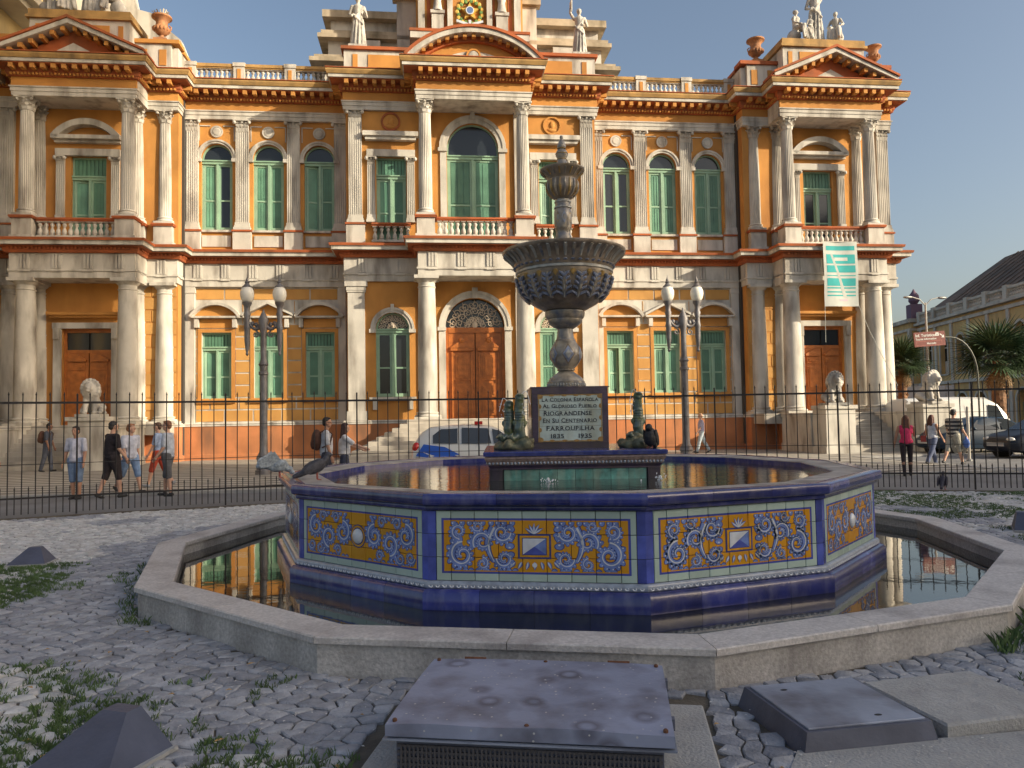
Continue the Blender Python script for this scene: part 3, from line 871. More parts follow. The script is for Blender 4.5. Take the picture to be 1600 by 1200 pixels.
    m = MB(); m.box(cx - 1.32, cx + 1.32, -.95, -.8, 13.2, 13.5); m.box(cx - 1.34, cx + 1.34, -1.0, -.8, 13.75, 13.85); W('window_lintel', m, WHITE)
    h = MB(); h.box(cx - 1.4, cx + 1.4, -1.2, -.8, 13.86, 14.02)
    R = (1.4 ** 2 + .72 ** 2) / (2 * .72); a0 = math.acos(1.4 / R)
    h.ring(cx, 14.02 + .72 - R, R - .26, R, -1.2, -.8, a0, pi - a0, 16); W('window_hood', h, WHITE)
    d_ = MB(); d_.box(cx - 1.0, cx - .9, -.64, -.5, 1.66, 5.75); d_.box(cx + .9, cx + 1.0, -.64, -.5, 1.66, 5.75); d_.box(cx - .9, cx + .9, -.64, -.5, 5.6, 5.75); d_.box(cx - .9, cx + .9, -.62, -.5, 4.72, 4.86)
    dr = W('door', d_, WOOD)
    g = MB(); g.box(cx - .9, cx - .03, -.56, -.55, 4.86, 5.6); g.box(cx + .03, cx + .9, -.56, -.55, 4.86, 5.6); part('transom_pane', g, GLASS, dr)
    for a, op in ((-1, 0.0), (1, 0.0)):
        q = MB(); x0 = cx - .9 if a < 0 else cx + .02; x1 = x0 + .88
        q.box(x0, x1, -.60, -.52, 1.66, 4.72)
        for z0_, z1_ in ((1.8, 2.6), (2.75, 3.9), (4.0, 4.3)): q.box(x0 + .14, x1 - .14, -.64, -.60, z0_, z1_); q.box(x0 + .24, x1 - .24, -.67, -.64, z0_ + .1, z1_ - .1)
        q.box(x0 + .08, x1 - .08, -.70, -.60, 4.36, 4.44); q.prism([(x0 + .06, 4.44), (x1 - .06, 4.44), ((x0 + x1) / 2, 4.66)], -.70, -.60)
        part('door_leaf', q, WOOD, dr)
    m = MB(); m.box(cx - 1.32, cx - 1.02, -.93, -.8, 1.66, 5.75); m.box(cx + 1.02, cx + 1.32, -.93, -.8, 1.66, 5.75); m.box(cx - 1.36, cx + 1.36, -.95, -.8, 5.753, 6.0)
    for a in (-1, 1): m.box(cx + a * 1.06, cx + a * 1.28, -1.05, -.8, 5.3, 5.75)
    W('door_surround', m, WHITE)
    m = MB(); m.box(cx - 1.5, cx + 1.5, -1.2, -.8, 6.3, 6.42); m.box(cx - 1.42, cx + 1.42, -1.08, -.8, 6.2, 6.3); W('door_cornice', m, OCHRE)
# centre window over the door
window(0, 2.3, 9.47, 13.2, 1.5, (13.65, True), ('shutter', 'shutter'))
arch_trim(0, 2.3, 9.45, 13.65, 1.5, .34)
m = MB(); m.box(-.1, .1, -1.7, -1.5, 14.95, 15.25)
for k in (-1, 1): m.box(k * 1.17, k * 1.45, -1.56, -1.5, 9.4, 13.49)
W('keystone', m, WHITE)
# great door
d_ = MB(); d_.box(-1.3, -1.18, -1.30, -1.15, 1.66, 5.68); d_.box(1.18, 1.3, -1.30, -1.15, 1.66, 5.68); d_.box(-1.18, 1.18, -1.32, -1.15, 5.45, 5.68)
dr = W('door', d_, WOOD)
for a in (-1, 1):
    q = MB(); x0, x1 = sorted((a * .02, a * 1.17)); q.box(x0, x1, -1.28, -1.20, 1.66, 5.44)
    for z0_, z1_ in ((1.8, 2.5), (2.6, 3.2), (3.35, 4.55)):
        q.box(x0 + .2, x1 - .2, -1.33, -1.28, z0_, z1_); q.box(x0 + .3, x1 - .3, -1.37, -1.33, z0_ + .1, z1_ - .1); q.box(x0 + .40, x1 - .40, -1.40, -1.37, z0_ + .2, z1_ - .2)
    q.box(x0 + .12, x0 + .19, -1.36, -1.28, 1.7, 4.6); q.box(x1 - .19, x1 - .12, -1.36, -1.28, 1.7, 4.6)
    q.box(x0 + .08, x1 - .08, -1.40, -1.28, 4.65, 4.78); q.prism([(x0 + .05, 4.78), (x1 - .05, 4.78), ((x0 + x1) / 2, 5.15)], -1.42, -1.28); q.ell(((x0 + x1) / 2, -1.42, 5.12), (.12, .06, .14), 8, 6)
    lf = part('door_leaf', q, WOOD, dr)
arch_trim(0, 2.6, 1.65, 5.68, 1.5, .30)
m = MB(); m.box(-.12, .12, -1.72, -1.5, 6.95, 7.4)
for k in (-1, 1): m.box(k * 1.3, k * 1.6, -1.57, -1.5, 1.66, 5.5)
W('keystone', m, WHITE)
def scroll_grille(cx, zs, r, d):
    m = MB(); y = -d + .22
    def spiral(x, z, a, turns, s, k=1):
        P = []
        for i in range(22):
            t = i / 21; an = a + k * turns * 2 * pi * t; rr = s * (1 - t * .9)
            P.append((x + rr * cos(an), y, z + rr * sin(an)))
        return P
    nn = 7
    for i in range(nn):
        an = pi * (i + .5) / nn
        for q, kk in ((.30, 1), (.55, -1), (.80, 1)):
            s = r * (.10 + .09 * q)
            m.tube(spiral(cx + r * q * cos(an), zs + .04 + r * q * sin(an) * .96, an + pi / 2, 1.3, s, kk), .018, 5)
            m.tube(spiral(cx + r * q * cos(an + .14), zs + .04 + r * q * sin(an + .14) * .96, an - pi / 2, 1.2, s * .8, -kk), .014, 5)
        m.tube([(cx, y, zs + .05), (cx + r * .55 * cos(an + .2), y, zs + r * .5 * sin(an + .2)), (cx + r * .97 * cos(an), y, zs + r * .97 * sin(an))], .014, 5)
    m.ell((cx, y, zs + .12), (.1 * r, .05, .12 * r), 8, 6)
    g = W('fanlight_grille', m, mat('pale_wrought_iron', (0.50, 0.42, 0.33), 0.6))
    q = MB(); q.prism([(cx + (r) * cos(pi * i / 14), zs + r * sin(pi * i / 14)) for i in range(15)], y + .08, y + .09); part('pane', q, GLASS, g)
scroll_grille(0, 5.68, 1.28, 1.5); scroll_grille(-3.6, 5.63, .70, 1.5); scroll_grille(3.6, 5.63, .70, 1.5)

# ---- balustrades
def baluster_mesh(h, r):
    m = MB(); m.box(-r, r, -r, r, 0, h * .07)
    m.lathe([(r * .55, h * .07), (r * .9, h * .16), (r * 1.0, h * .28), (r * .8, h * .42), (r * .42, h * .55), (r * .42, h * .62), (r * .75, h * .72), (r * .80, h * .80), (r * .5, h * .88), (r * .7, h * .93)], 10)
    m.box(-r, r, -r, r, h * .93, h)
    return m.mesh('baluster', WHITE, 0.8)
BAL_T, BAL_B = baluster_mesh(.55, .105), baluster_mesh(.62, .105)
def balustrade(x0, x1, d, z, n, roof=True, bal=None):
    h = .55 if roof else .62
    m = MB()
    if roof: m.box(x0, x1, -d - .15, -d + .15, z, z + .15); zb = z + .15
    else: m.box(x0, x1, -d - .14, -d + .14, z, z + .08); zb = z + .08
    b = W('balustrade', m, WHITE)
    t = MB(); t.box(x0, x1, -d - .14, -d + .14, zb + h, zb + h + .06); t.box(x0, x1, -d - .18, -d + .18, zb + h + .06, zb + h + (.20 if roof else .14))
    part('handrail', t, CORN if roof else RUST, b)
    for i in range(n):
        link('baluster', BAL_T if roof else BAL_B, b, (x0 + (i + .5) * (x1 - x0) / n, -d, zb))
for k in (-1, 1):
    for i in range(3):
        a, b = sorted((k * (6.15 + i * 2.24), k * (6.15 + i * 2.24 + 1.76)))
        balustrade(a, b, .02, 16.88, 8)
    for i in range(4):
        x = k * (5.92 + i * 2.235) if i < 3 else k * 12.5
        m = MB(); m.box(x - .24, x + .24, -.20, .16, 16.87, 17.66); m.box(x - .27, x + .27, -.24, .19, 17.66, 17.83)
        p = W('parapet_pier', m, WHITE); m = MB(); m.box(x - .08, x + .08, -.225, -.2, 17.1, 17.55); part('pier_panel', m, OCHRE, p)
    balustrade(k * 3.6 - .85, k * 3.6 + .85, 1.62, 9.38, 6, False)
    balustrade(k * 16.5 - 1.55, k * 16.5 + 1.55, 1.85, 9.38, 13, False)
balustrade(-1.65, 1.65, 2.65, 9.38, 13, False)
for k in (-1, 1):
    # centre block parapet
    m = MB(); m.box(k * 2.55, k * 5.6, -1.6, -1.1, 16.88, 17.92); m.box(k * 5.1, k * 5.6, -1.1, .4, 16.88, 17.92)
    p = W('parapet', m, WHITE)
    m = MB(); m.box(k * 2.5, k * 5.72, -1.72, -1.0, 17.923, 18.06); m.box(k * 5.0, k * 5.72, -1.0, .5, 17.923, 18.06); part('parapet_cap', m, RUST, p)
    m = MB(); m.box(k * 2.7, k * 4.55, -1.63, -1.6, 17.15, 17.72); m.box(k * 5.0, k * 5.22, -1.63, -1.6, 17.15, 17.72); part('parapet_panel', m, OCHRE, p)
    # pavilion parapet stepping up to the attic
    m = MB(); m.box(k * 12.75, k * 13.0, -1.0, .3, 16.88, 18.0); m.box(k * 13.0, k * 14.5, -1.15, -.6, 16.88, 18.1)
    p = W('parapet', m, WHITE)
    m = MB(); m.box(k * 18.5, k * 20.1, -1.15, -.6, 16.88, 18.1); m.box(k * 19.6, k * 20.1, -.6, 6, 16.88, 18.1)
    p2 = W('parapet', m, WHITE)
    m = MB(); m.box(k * 18.5, k * 20.2, -1.25, -.5, 18.103, 18.27); part('parapet_cap', m, RUST if k > 0 else OCHRE, p2)
    m = MB(); m.box(k * 12.65, k * 14.5, -1.25, -.5, 18.103, 18.27); m.box(k * 12.66, k * 13.1, -.5, .35, 18.003, 18.15); part('parapet_cap', m, RUST if k > 0 else OCHRE, p)
    m = MB(); m.box(k * 13.2, k * 13.5, -1.18, -1.15, 17.15, 17.85); m.box(k * 14.0, k * 14.25, -1.18, -1.15, 17.15, 17.85); part('parapet_panel', m, OCHRE, p)
    m = MB(); m.box(k * 14.5, k * 18.5, -1.75, .2, 16.88, 18.72)
    p = W('attic', m, WHITE)
    m = MB(); m.box(k * 14.38, k * 18.62, -1.88, .3, 18.723, 18.84); m.box(k * 14.46, k * 18.54, -1.80, .25, 18.84, 19.12); part('attic_cap', m, CORN, p)
    m = MB(); m.box(k * 14.75, k * 14.95, -1.78, -1.75, 17.5, 18.5); m.box(k * 15.3, k * 17.7, -1.78, -1.75, 17.5, 18.5); m.box(k * 18.05, k * 18.25, -1.78, -1.75, 17.5, 18.5); part('attic_panel', m, OCHRE, p)
    # pavilion pediment
    cx = k * 16.5; hw, z0, za = 2.95, 16.78, 18.22
    m = MB(); m.prism([(cx - hw + .5, z0), (cx + hw - .5, z0), (cx, za - .28)], -2.28, -1.7)
    p = W('pediment', m, RUST)
    t = MB()
    for a in (-1, 1):
        q = [(cx + a * hw, z0), (cx + a * hw, z0 + .16), (cx, za), (cx, za - .2)]
        t.prism(q if a > 0 else q[::-1], -2.86, -1.7)
    part('raking_cornice', t, WHITE, p)
    t = MB()
    for a in (-1, 1):
        q = [(cx + a * (hw + .05), z0 + .163), (cx + a * (hw + .05), z0 + .26), (cx, za + .12), (cx, za + .003)]
        t.prism(q if a > 0 else q[::-1], -2.93, -1.7)
    part('pediment_edge', t, RUST, p)
    t = MB()
    for a in (-1, 1):
        for i in range(6):
            f = (i + .6) / 6.4; x = cx + a * (hw - .35) * f; zz = za - .30 - (za - .2 - z0) * f * .98 + .0
            t.box(x - .08, x + .08, -2.75, -2.25, zz - .05, zz + .13)
    tag(part('modillions', t, OCHRE, p), kind='stuff')
    t = MB(); t.prism([(cx - 1.15, z0 + .06), (cx + 1.15, z0 + .06), (cx, z0 + .66)], -2.31, -2.28); part('tympanum', t, WHITE, p)
# centre segmental pediment
hw, z0, rise = 2.85, 16.80, 1.28
R = (hw ** 2 + rise ** 2) / (2 * rise); a0 = math.acos(hw / R); zc = z0 + rise - R
m = MB(); m.prism([(R * .93 * cos(a0 + .06 + (pi - 2 * a0 - .12) * i / 20), zc + R * .93 * sin(a0 + .06 + (pi - 2 * a0 - .12) * i / 20)) for i in range(21)], -3.05, -2.2)
p = W('pediment', m, OCHRE)
t = MB(); t.ring(0, zc, R - .2, R, -3.62, -2.0, a0, pi - a0, 28); part('arched_cornice', t, WHITE, p)
t = MB(); t.ring(0, zc, R + .003, R + .12, -3.68, -2.0, a0, pi - a0, 28); part('pediment_edge', t, RUST, p)
t = MB(); t.ring(0, zc, R - .42, R - .2, -3.22, -2.3, a0 + .05, pi - a0 - .05, 28); part('bed_moulding', t, RUST, p)
t = MB()
for i in range(15):
    an = a0 + .1 + (pi - 2 * a0 - .2) * i / 14; x, z = (R - .27) * cos(an), zc + (R - .27) * sin(an)
    t.box(x - .08, x + .08, -3.5, -3.2, z - .07, z + .06)
tag(part('modillions', t, OCHRE, p), kind='stuff')
Rt = (1.45 ** 2 + .45 ** 2) / (2 * .45); at = math.acos(1.45 / Rt); zt_ = z0 + .04 + .45 - Rt
t = MB(); t.prism([(Rt * cos(at + (pi - 2 * at) * i / 16), zt_ + Rt * sin(at + (pi - 2 * at) * i / 16)) for i in range(17)], -3.08, -3.05); part('tympanum', t, WHITE, p)
t = MB(); t.ring(0, z0 + .28, .24, .31, -3.16, -3.05, 0, 2 * pi, 20); part('roundel', t, OCHRE, p)
t = MB(); t.lathe([(.23, 0), (.23, .08), (.18, .1)], 20); part('roundel_boss', t, WHITE, p, (0, -3.05, z0 + .28), (pi / 2, 0, 0))

# ---- clock tower base over the centre
m = MB(); m.box(-2.45, 2.45, -.7, 3.5, 16.88, 26); tw = W('tower', m, OCHRE)
m = MB(); m.box(-2.72, 2.72, -1.0, 3.6, 18.9, 19.2); part('tower_plinth', m, WHITE, tw)
m = MB(); m.box(-2.75, 2.75, -1.04, 3.65, 19.203, 19.33); part('tower_moulding', m, RUST, tw)
m = MB()
for k in (-1, 1):
    m.box(k * 2.05, k * 2.35, -.86, -.7, 19.33, 26); m.box(k * .78, k * 1.02, -.92, -.7, 19.33, 26)
part('tower_pilasters', m, WHITE, tw)
m = MB()
for k in (-1, 1): m.box(k * 1.78, k * 1.95, -.73, -.7, 19.4, 26); m.box(k * 1.08, k * 1.16, -.73, -.7, 19.4, 26)
part('tower_panels', m, RUST, tw)
for k in (-1, 1):
    m = MB(); m.box(k * 1.2, k * 1.74, -1.0, -.7, 19.33, 20.05); m.box(k * 1.15, k * 1.79, -1.06, -.7, 20.05, 20.2)
    part('herm_pedestal', m, WHITE, tw)
for k in (-1, 1):
    m = MB(); m.lathe([(.26, 0), (.20, .2), (.16, .5), (.22, .8), (.24, 1.2), (.12, 1.4), (.15, 1.6), (.1, 1.8)], 12, (k * 1.47, -.86, 20.2))
    part('herm', m, STONE, tw, smooth=0.8)
# coat of arms: wreath of leaves, star, blue disc, ribbon
m = MB(); cz = 20.18
GRN = mat('arms_green', (0.13, 0.24, 0.06), 0.6, .3, 8); YEL = mat('arms_gold', (0.66, 0.42, 0.08), 0.5, .3, 8); ABL = mat('arms_blue', (0.10, 0.17, 0.36), 0.5); SKYB = mat('arms_pale', (0.55, 0.60, 0.66), 0.5)
for i in range(26):
    an = 2 * pi * i / 26; rr = .52 + .06 * (i % 2)
    m.cur = i % 2
    c, s = cos(an), sin(an)
    m.ell((rr * c, -.78, cz + .1 + rr * s * 1.0), (.10, .05, .10), 6, 5)
m.cur = 1
star = [((.42 if i % 2 == 0 else .19) * sin(2 * pi * i / 10), cz + .1 + (.42 if i % 2 == 0 else .19) * cos(2 * pi * i / 10)) for i in range(10)]
m.prism(star[::-1], -.88, -.7)
m.lathe([(.20, 0), (.20, .05)], 20, (0, 0, 0))
for i in range(len(m.v) - 40, len(m.v)):
    x, y, z = m.v[i]; m.v[i] = (x, -.88 - z, cz + .1 + y)
m.cur = 2
m.ring(0, cz + .1, .0, .15, -.96, -.9, 0, 2 * pi, 18)
m.cur = 3
m.ring(0, cz + .1, .15, .19, -.965, -.9, 0, 2 * pi, 18)
for k in (-1, 1):
    m.prism([(k * .1, cz - .55), (k * .62, cz - .38), (k * .60, cz - .28), (k * .1, cz - .43)][::k], -.84, -.72)
m.box(-.06, .06, -.86, -.7, cz - .66, cz - .3)
part('coat_of_arms', m, [GRN, YEL, ABL, SKYB], tw)
# raised stepped roof blocks behind the parapet
for k in (-1, 1):
    m = MB(); m.box(k * 2.3, k * 6.9, 1.5, 9, 16.88, 19.3); m.box(k * 2.3, k * 6.7, 1.7, 9, 19.7, 20.6); m.box(k * 2.3, k * 6.6, 1.9, 9, 21.0, 21.7)
    m.box(k * 4.2, k * 5.3, 1.3, 1.6, 19.7, 20.5); m.box(k * 2.4, k * 3.4, 1.3, 1.6, 16.88, 22.5)
    rb = W('stepped_attic', m, WHITE); rb.location.z = -.65
    m = MB(); m.box(k * 2.3, k * 7.5, 1.0, 9.2, 19.3, 19.5); m.box(k * 2.3, k * 7.3, 1.2, 9.1, 19.5, 19.7); m.box(k * 2.3, k * 7.15, 1.3, 9.2, 20.6, 20.8); m.box(k * 2.3, k * 7.0, 1.4, 9.1, 20.8, 21.0); m.box(k * 2.3, k * 6.95, 1.5, 9.2, 21.7, 22.05)
    m.box(k * 2.3, k * 3.6, 1.1, 1.6, 22.5, 22.8)
    part('attic_cornice', m, mat('stained_plaster', (0.48, 0.40, 0.29), 0.9, 0.3, 1.5, 0.3, 20, dirt=(0.10, 0.08, 0.04), damt=0.9), rb)
# white party wall behind the left pavilion
m = MB(); m.prism([(-20.2, 17), (-14.62, 17), (-14.62, 21.2), (-14.9, 21.9), (-15.5, 22.4), (-16.0, 23.2), (-17.1, 23.45), (-17.3, 24.4), (-20.2, 24.9)], 6.0, 6.5)
W('gable_wall', m, WHITE)

# ---- stairs
def steps(name, fn, n=10):
    st = MB()
    for i in range(n): fn(st, i, 1.65 - (i + 1) * 1.65 / (n + 1) + .0)
    return st
sroot = thing('centre_staircase', 'broad pale stone stairs rising on three sides to the great wooden door', 'stairs', PO, PHI)
for i in range(10):
    z1 = 1.65 - i * .165; e_ = .29 * i
    m = MB(); m.cbox(-2.95 - e_, 2.95 + e_, -3.5 - e_, -3.0 if i == 0 else -1.7, z1 - .165 if i < 9 else -.05, z1, .012)
    part('step', m, STEPM, sroot)
for k in (-1, 1):
    side = 'beneath the pavilion with the hanging banner' if k > 0 else 'beneath the pavilion beside the taller neighbouring building'
    sr = thing('pavilion_staircase', 'straight stone stairs between lion pedestals ' + side, 'stairs', pal(k * 16.4, 2.2), PHI)
    for i in range(9):
        z1 = 1.49 - i * .165
        m = MB(); m.cbox(-1.5, 1.5, -.3 - .29 * (i + 1), -.3 - .29 * i if i < 8 else -.3 - .29 * i, -.05, z1, .012)
        part('step', m, STEPM, sr)
    m = MB(); m.box(-1.5, 1.5, -.32, .02, 0, 1.653); part('landing', m, STEPM, sr)
    for a in (-1, 1):
        x0, x1 = sorted((a * 1.5, a * 2.75)); x2, x3 = sorted((a * 1.46, a * 2.8))
        m = MB(); m.box(x0, x1, -2.6, .0, 0, 1.5); m.box(x2, x3, -2.7, 0.0, 0, .35); m.box(x2, x3, -2.65, .0, 1.503, 1.66)
        part('flank_wall', m, WHITE, sr)
        x0, x1 = sorted((a * 1.46, a * 2.7))
        m = MB(); m.box(x0, x1, -3.72, -2.653, 0, 1.80); m.box(x0 - .08, x1 + .08, -3.82, -2.653, 0, .28); m.box(x0 - .07, x1 + .07, -3.80, -2.66, 1.803, 1.95)
        part('lion_pedestal', m, WHITE, sr)

# ---- banner hung from the pavilion balcony
BAN_W = mat('banner_white', (0.50, 0.52, 0.48), 0.8, .1, 3); BAN_T = mat('banner_teal', (0.03, 0.36, 0.36), 0.8, .12, 3); BAN_P = mat('banner_pink', (0.62, 0.40, 0.46), 0.8)
bn = thing('banner', 'long white cloth banner printed with teal stripes hanging from a balcony', 'banner', pal(16.3, 2.88, 6.38), PHI)
def cloth(m, x0, x1, z0, z1, off):
    nx, nz = 10, 14
    vs, fs = [], []
    for j in range(nz + 1):
        for i in range(nx + 1):
            x, z = x0 + (x1 - x0) * i / nx, z0 + (z1 - z0) * j / nz
            vs.append((x, .03 * sin(x * 4.2 + z * .7) + .02 * sin(z * 3.1) - off, z))
    for j in range(nz):
        for i in range(nx):
            a = j * (nx + 1) + i; fs.append((a, a + 1, a + nx + 2, a + nx + 1))
    m.add(vs, fs)
m = MB(); cloth(m, -.8, .8, 0, 2.9, 0.0); part('cloth', m, BAN_W, bn, smooth=1.0)
m = MB()
for z0_, z1_ in ((2.52, 2.72), (1.92, 2.34), (1.52, 1.84), (1.36, 1.40), (.92, 1.26), (.80, .86), (.62, .68), (.46, .52)):
    cloth(m, -.66, .68, z0_, z1_, .006)
part('printed_stripes', m, BAN_T, bn, smooth=1.0)
m = MB(); cloth(m, -.28, .34, 2.05, 2.20, .012)
vs = []
for i in range(9): t = i / 8; z = 2.36 - 1.95 * t; x = -.42 + .62 * t; vs += [(x - .05 - .03 * t, .03 * sin(x * 4.2 + z * .7) + .02 * sin(z * 3.1) - .012, z), (x + .05 + .03 * t, .03 * sin(x * 4.2 + z * .7) + .02 * sin(z * 3.1) - .012, z)]
m.add(vs, [(2 * i + 1, 2 * i, 2 * i + 2, 2 * i + 3) for i in range(8)])
part('printed_diagonal', m, BAN_W, bn)
m = MB(); cloth(m, -.10, .30, .24, .33, .006); part('printed_mark', m, BAN_P, bn)
m = MB(); m.tube([(.8, 0, 0.02), (1.1, -.3, -1.2), (1.9, -.9, -3.6)], .012, 5); m.tube([(-.8, 0, .02), (-.82, 0, -1.6)], .01, 5); part('guy_rope', m, BAN_W, bn)
m = MB(); m.tube([(-.86, .02, 2.91), (.86, .02, 2.91)], .025, 6); part('rod', m, WHITE, bn)
# ================================================================== THE FOUNTAIN
T15 = tan(radians(15))
GL = dict(spec=0.6, coat=0.35)
BLUE = mat('cobalt_glaze', (0.028, 0.036, 0.19), 0.25, 0.3, 6.0, 0.12, 18, rnd=0.45, dirt=(0.26, 0.26, 0.33), damt=0.28, dscale=5.0, stretch=(2.2, 2.2, 0.9), **GL)
BLUE2 = mat('bright_cobalt_glaze', (0.085, 0.115, 0.46), 0.22, 0.3, 8.0, 0.1, 18, rnd=0.4, **GL)
PALE = mat('celadon_glaze', (0.42, 0.53, 0.47), 0.22, 0.15, 6.0, 0.08, 18, **GL)
YELT = mat('amber_glaze', (0.62, 0.30, 0.012), 0.25, 0.3, 9.0, 0.08, 18, **GL)
LBLUE = mat('painted_pale_blue', (0.17, 0.25, 0.56), 0.25, 0.35, 14.0, **GL)
DBLUE = mat('painted_dark_blue', (0.03, 0.05, 0.20), 0.25, 0.2, 14.0, **GL)
WBLUE = mat('painted_white', (0.62, 0.65, 0.70), 0.25, 0.15, 14.0, **GL)
ROPE = mat('rope_moulding_glaze', (0.28, 0.20, 0.17), 0.3, 0.45, 22.0, 0.2, 30, **GL)
SCROLLB = mat('scroll_band_glaze', (0.30, 0.34, 0.42), 0.3, 0.3, 18.0, **GL)
GROUT = mat('dark_grout', (0.05, 0.05, 0.05), 0.9)
RIMTOP = mat('worn_rim_stone', (0.42, 0.39, 0.36), 0.55, 0.4, 5.0, 0.4, 25, dirt=(0.10, 0.07, 0.06), damt=0.7, dscale=3, stretch=(1, 1, 1))
GRAN = mat('pool_granite', (0.50, 0.475, 0.45), 0.75, 0.28, 40.0, 0.35, 70, dirt=(0.14, 0.125, 0.115), damt=0.75, dscale=2.2, stretch=(1, 1, 0.6))
GRANT = mat('pool_coping_granite', (0.56, 0.53, 0.51), 0.6, 0.25, 45.0, 0.3, 70, dirt=(0.17, 0.14, 0.14), damt=0.6, dscale=2.5, stretch=(1, 1, 1))
def water_mat(name, scale, strength, stretch=(1, 1, 1)):
    m = mat(name, (0.012, 0.014, 0.012), 0.03, ior=1.9, spec=0.8)
    n, l = m.node_tree.nodes, m.node_tree.links
    geo = n.new('ShaderNodeNewGeometry'); mp = n.new('ShaderNodeMapping'); mp.inputs['Scale'].default_value = stretch
    l.new(geo.outputs['Position'], mp.inputs['Vector'])
    t = n.new('ShaderNodeTexNoise'); t.inputs['Scale'].default_value = scale; t.inputs['Detail'].default_value = 3.0
    l.new(mp.outputs[0], t.inputs['Vector'])
    b = n.new('ShaderNodeBump'); b.inputs['Strength'].default_value = strength; b.inputs['Distance'].default_value = 0.03
    l.new(t.outputs['Fac'], b.inputs['Height']); l.new(b.outputs[0], n['Principled BSDF'].inputs['Normal'])
    return m
WAT_IN = water_mat('rippling_water', 8.0, 0.16, (.7, 1.5, 1))
WAT_OUT = water_mat('still_water', 4.0, 0.03)

fountain = thing('fountain', 'tiled twelve-sided fountain with a tall urn column and a blue painted basin', 'fountain', FC, FTH)
def fframe(k, R):
    """face k lies between vertices k and k+1: its middle point (local) and turn"""
    a = -pi / 2 - (k + 0.5) * pi / 6
    return Vector((R * AP * cos(a), R * AP * sin(a), 0)), a + pi / 2
# local face axes: x along the face, -y outward, z up
def fpiece(m, W2, f0, f1, y0, y1, z0, z1, c=0.0):
    """block spanning fractions f0..f1 of the half width, mitred at the corners; y = outward offset"""
    def X(f, y): return f * (W2 + y * T15) if abs(f) > .999 else f * W2
    A = [(X(f0, y0), -y0), (X(f1, y0), -y0), (X(f1, y1), -y1), (X(f0, y1), -y1)]
    if c == 0: m.prismz([(x, y) for x, y in A][::-1], z0, z1)
    else:
        B = [(X(f0, y0) , -y0), (X(f1, y0), -y0), (X(f1, y1 - c), -(y1 - c)), (X(f0, y1 - c), -(y1 - c))]
        m.add([(x, y, z0 + c) for x, y in A[2:]] + [(x, y, z1 - c) for x, y in A[2:]] + [(x, y, z1) for x, y in B] + [(x, y, z0) for x, y in B],
              [(0, 1, 3, 2), (2, 3, 7, 6), (6, 7, 4, 5), (5, 4, 8, 9), (9, 8, 11, 10), (10, 11, 1, 0), (0, 2, 6, 5, 9, 10), (1, 11, 8, 4, 7, 3)])
# --- outer pool wall
pool_wall = fountain
RO, RI, WZ = 4.894, 4.576, 0.257
W2o = RO * sin(radians(15)); W2i = RI * sin(radians(15))
for k in range(12):
    o, a = fframe(k, RO)
    m = MB()
    def q(f, y): return f * (W2o - y * T15)
    wd = (RO - RI) * AP
    # body
    m.prismz([(-W2o + .032 * T15, .032), (W2o - .032 * T15, .032), (W2o - (wd - .02) * T15, wd - .02), (-W2o + (wd - .02) * T15, wd - .02)], -.15, WZ - .045)
    w = part('pool_wall', m, GRAN, fountain, o, (0, 0, a))
    m = MB(); g = .003
    n = 2
    for i in range(n):
        f0, f1 = -1 + 2 * i / n, -1 + 2 * (i + 1) / n
        A = [(q(f0, 0) + g, 0), (q(f1, 0) - g, 0), (q(f1, wd) - g, wd), (q(f0, wd) + g, wd)]
        B = [(q(f0, .008) + g, .008), (q(f1, .008) - g, .008), (q(f1, wd - .008) - g, wd - .008), (q(f0, wd - .008) + g, wd - .008)]
        m = MB(); m.add([(x, y, WZ - .045) for x, y in A] + [(x, y, WZ - .008) for x, y in A] + [(x, y, WZ) for x, y in B],
                        [(3, 2, 1, 0), (0, 1, 5, 4), (1, 2, 6, 5), (2, 3, 7, 6), (3, 0, 4, 7), (4, 5, 9, 8), (5, 6, 10, 9), (6, 7, 11, 10), (7, 4, 8, 11), (8, 9, 10, 11)])
        part('coping_slab', m, GRANT, w)
def ngon(R, ph=0): return [(R * cos(-pi / 2 + ph + 2 * pi * i / 12), R * sin(-pi / 2 + ph + 2 * pi * i / 12)) for i in range(12)]
m = MB(); m.prismz(ngon(RI + .05), -.1, .105); part('pool_water', m, WAT_OUT, fountain)

# --- basin
RB = 3.42; W2 = RB * sin(radians(15))
m = MB(); pr = ngon(RB - .06); m.prismz(pr, 0, 0.90)
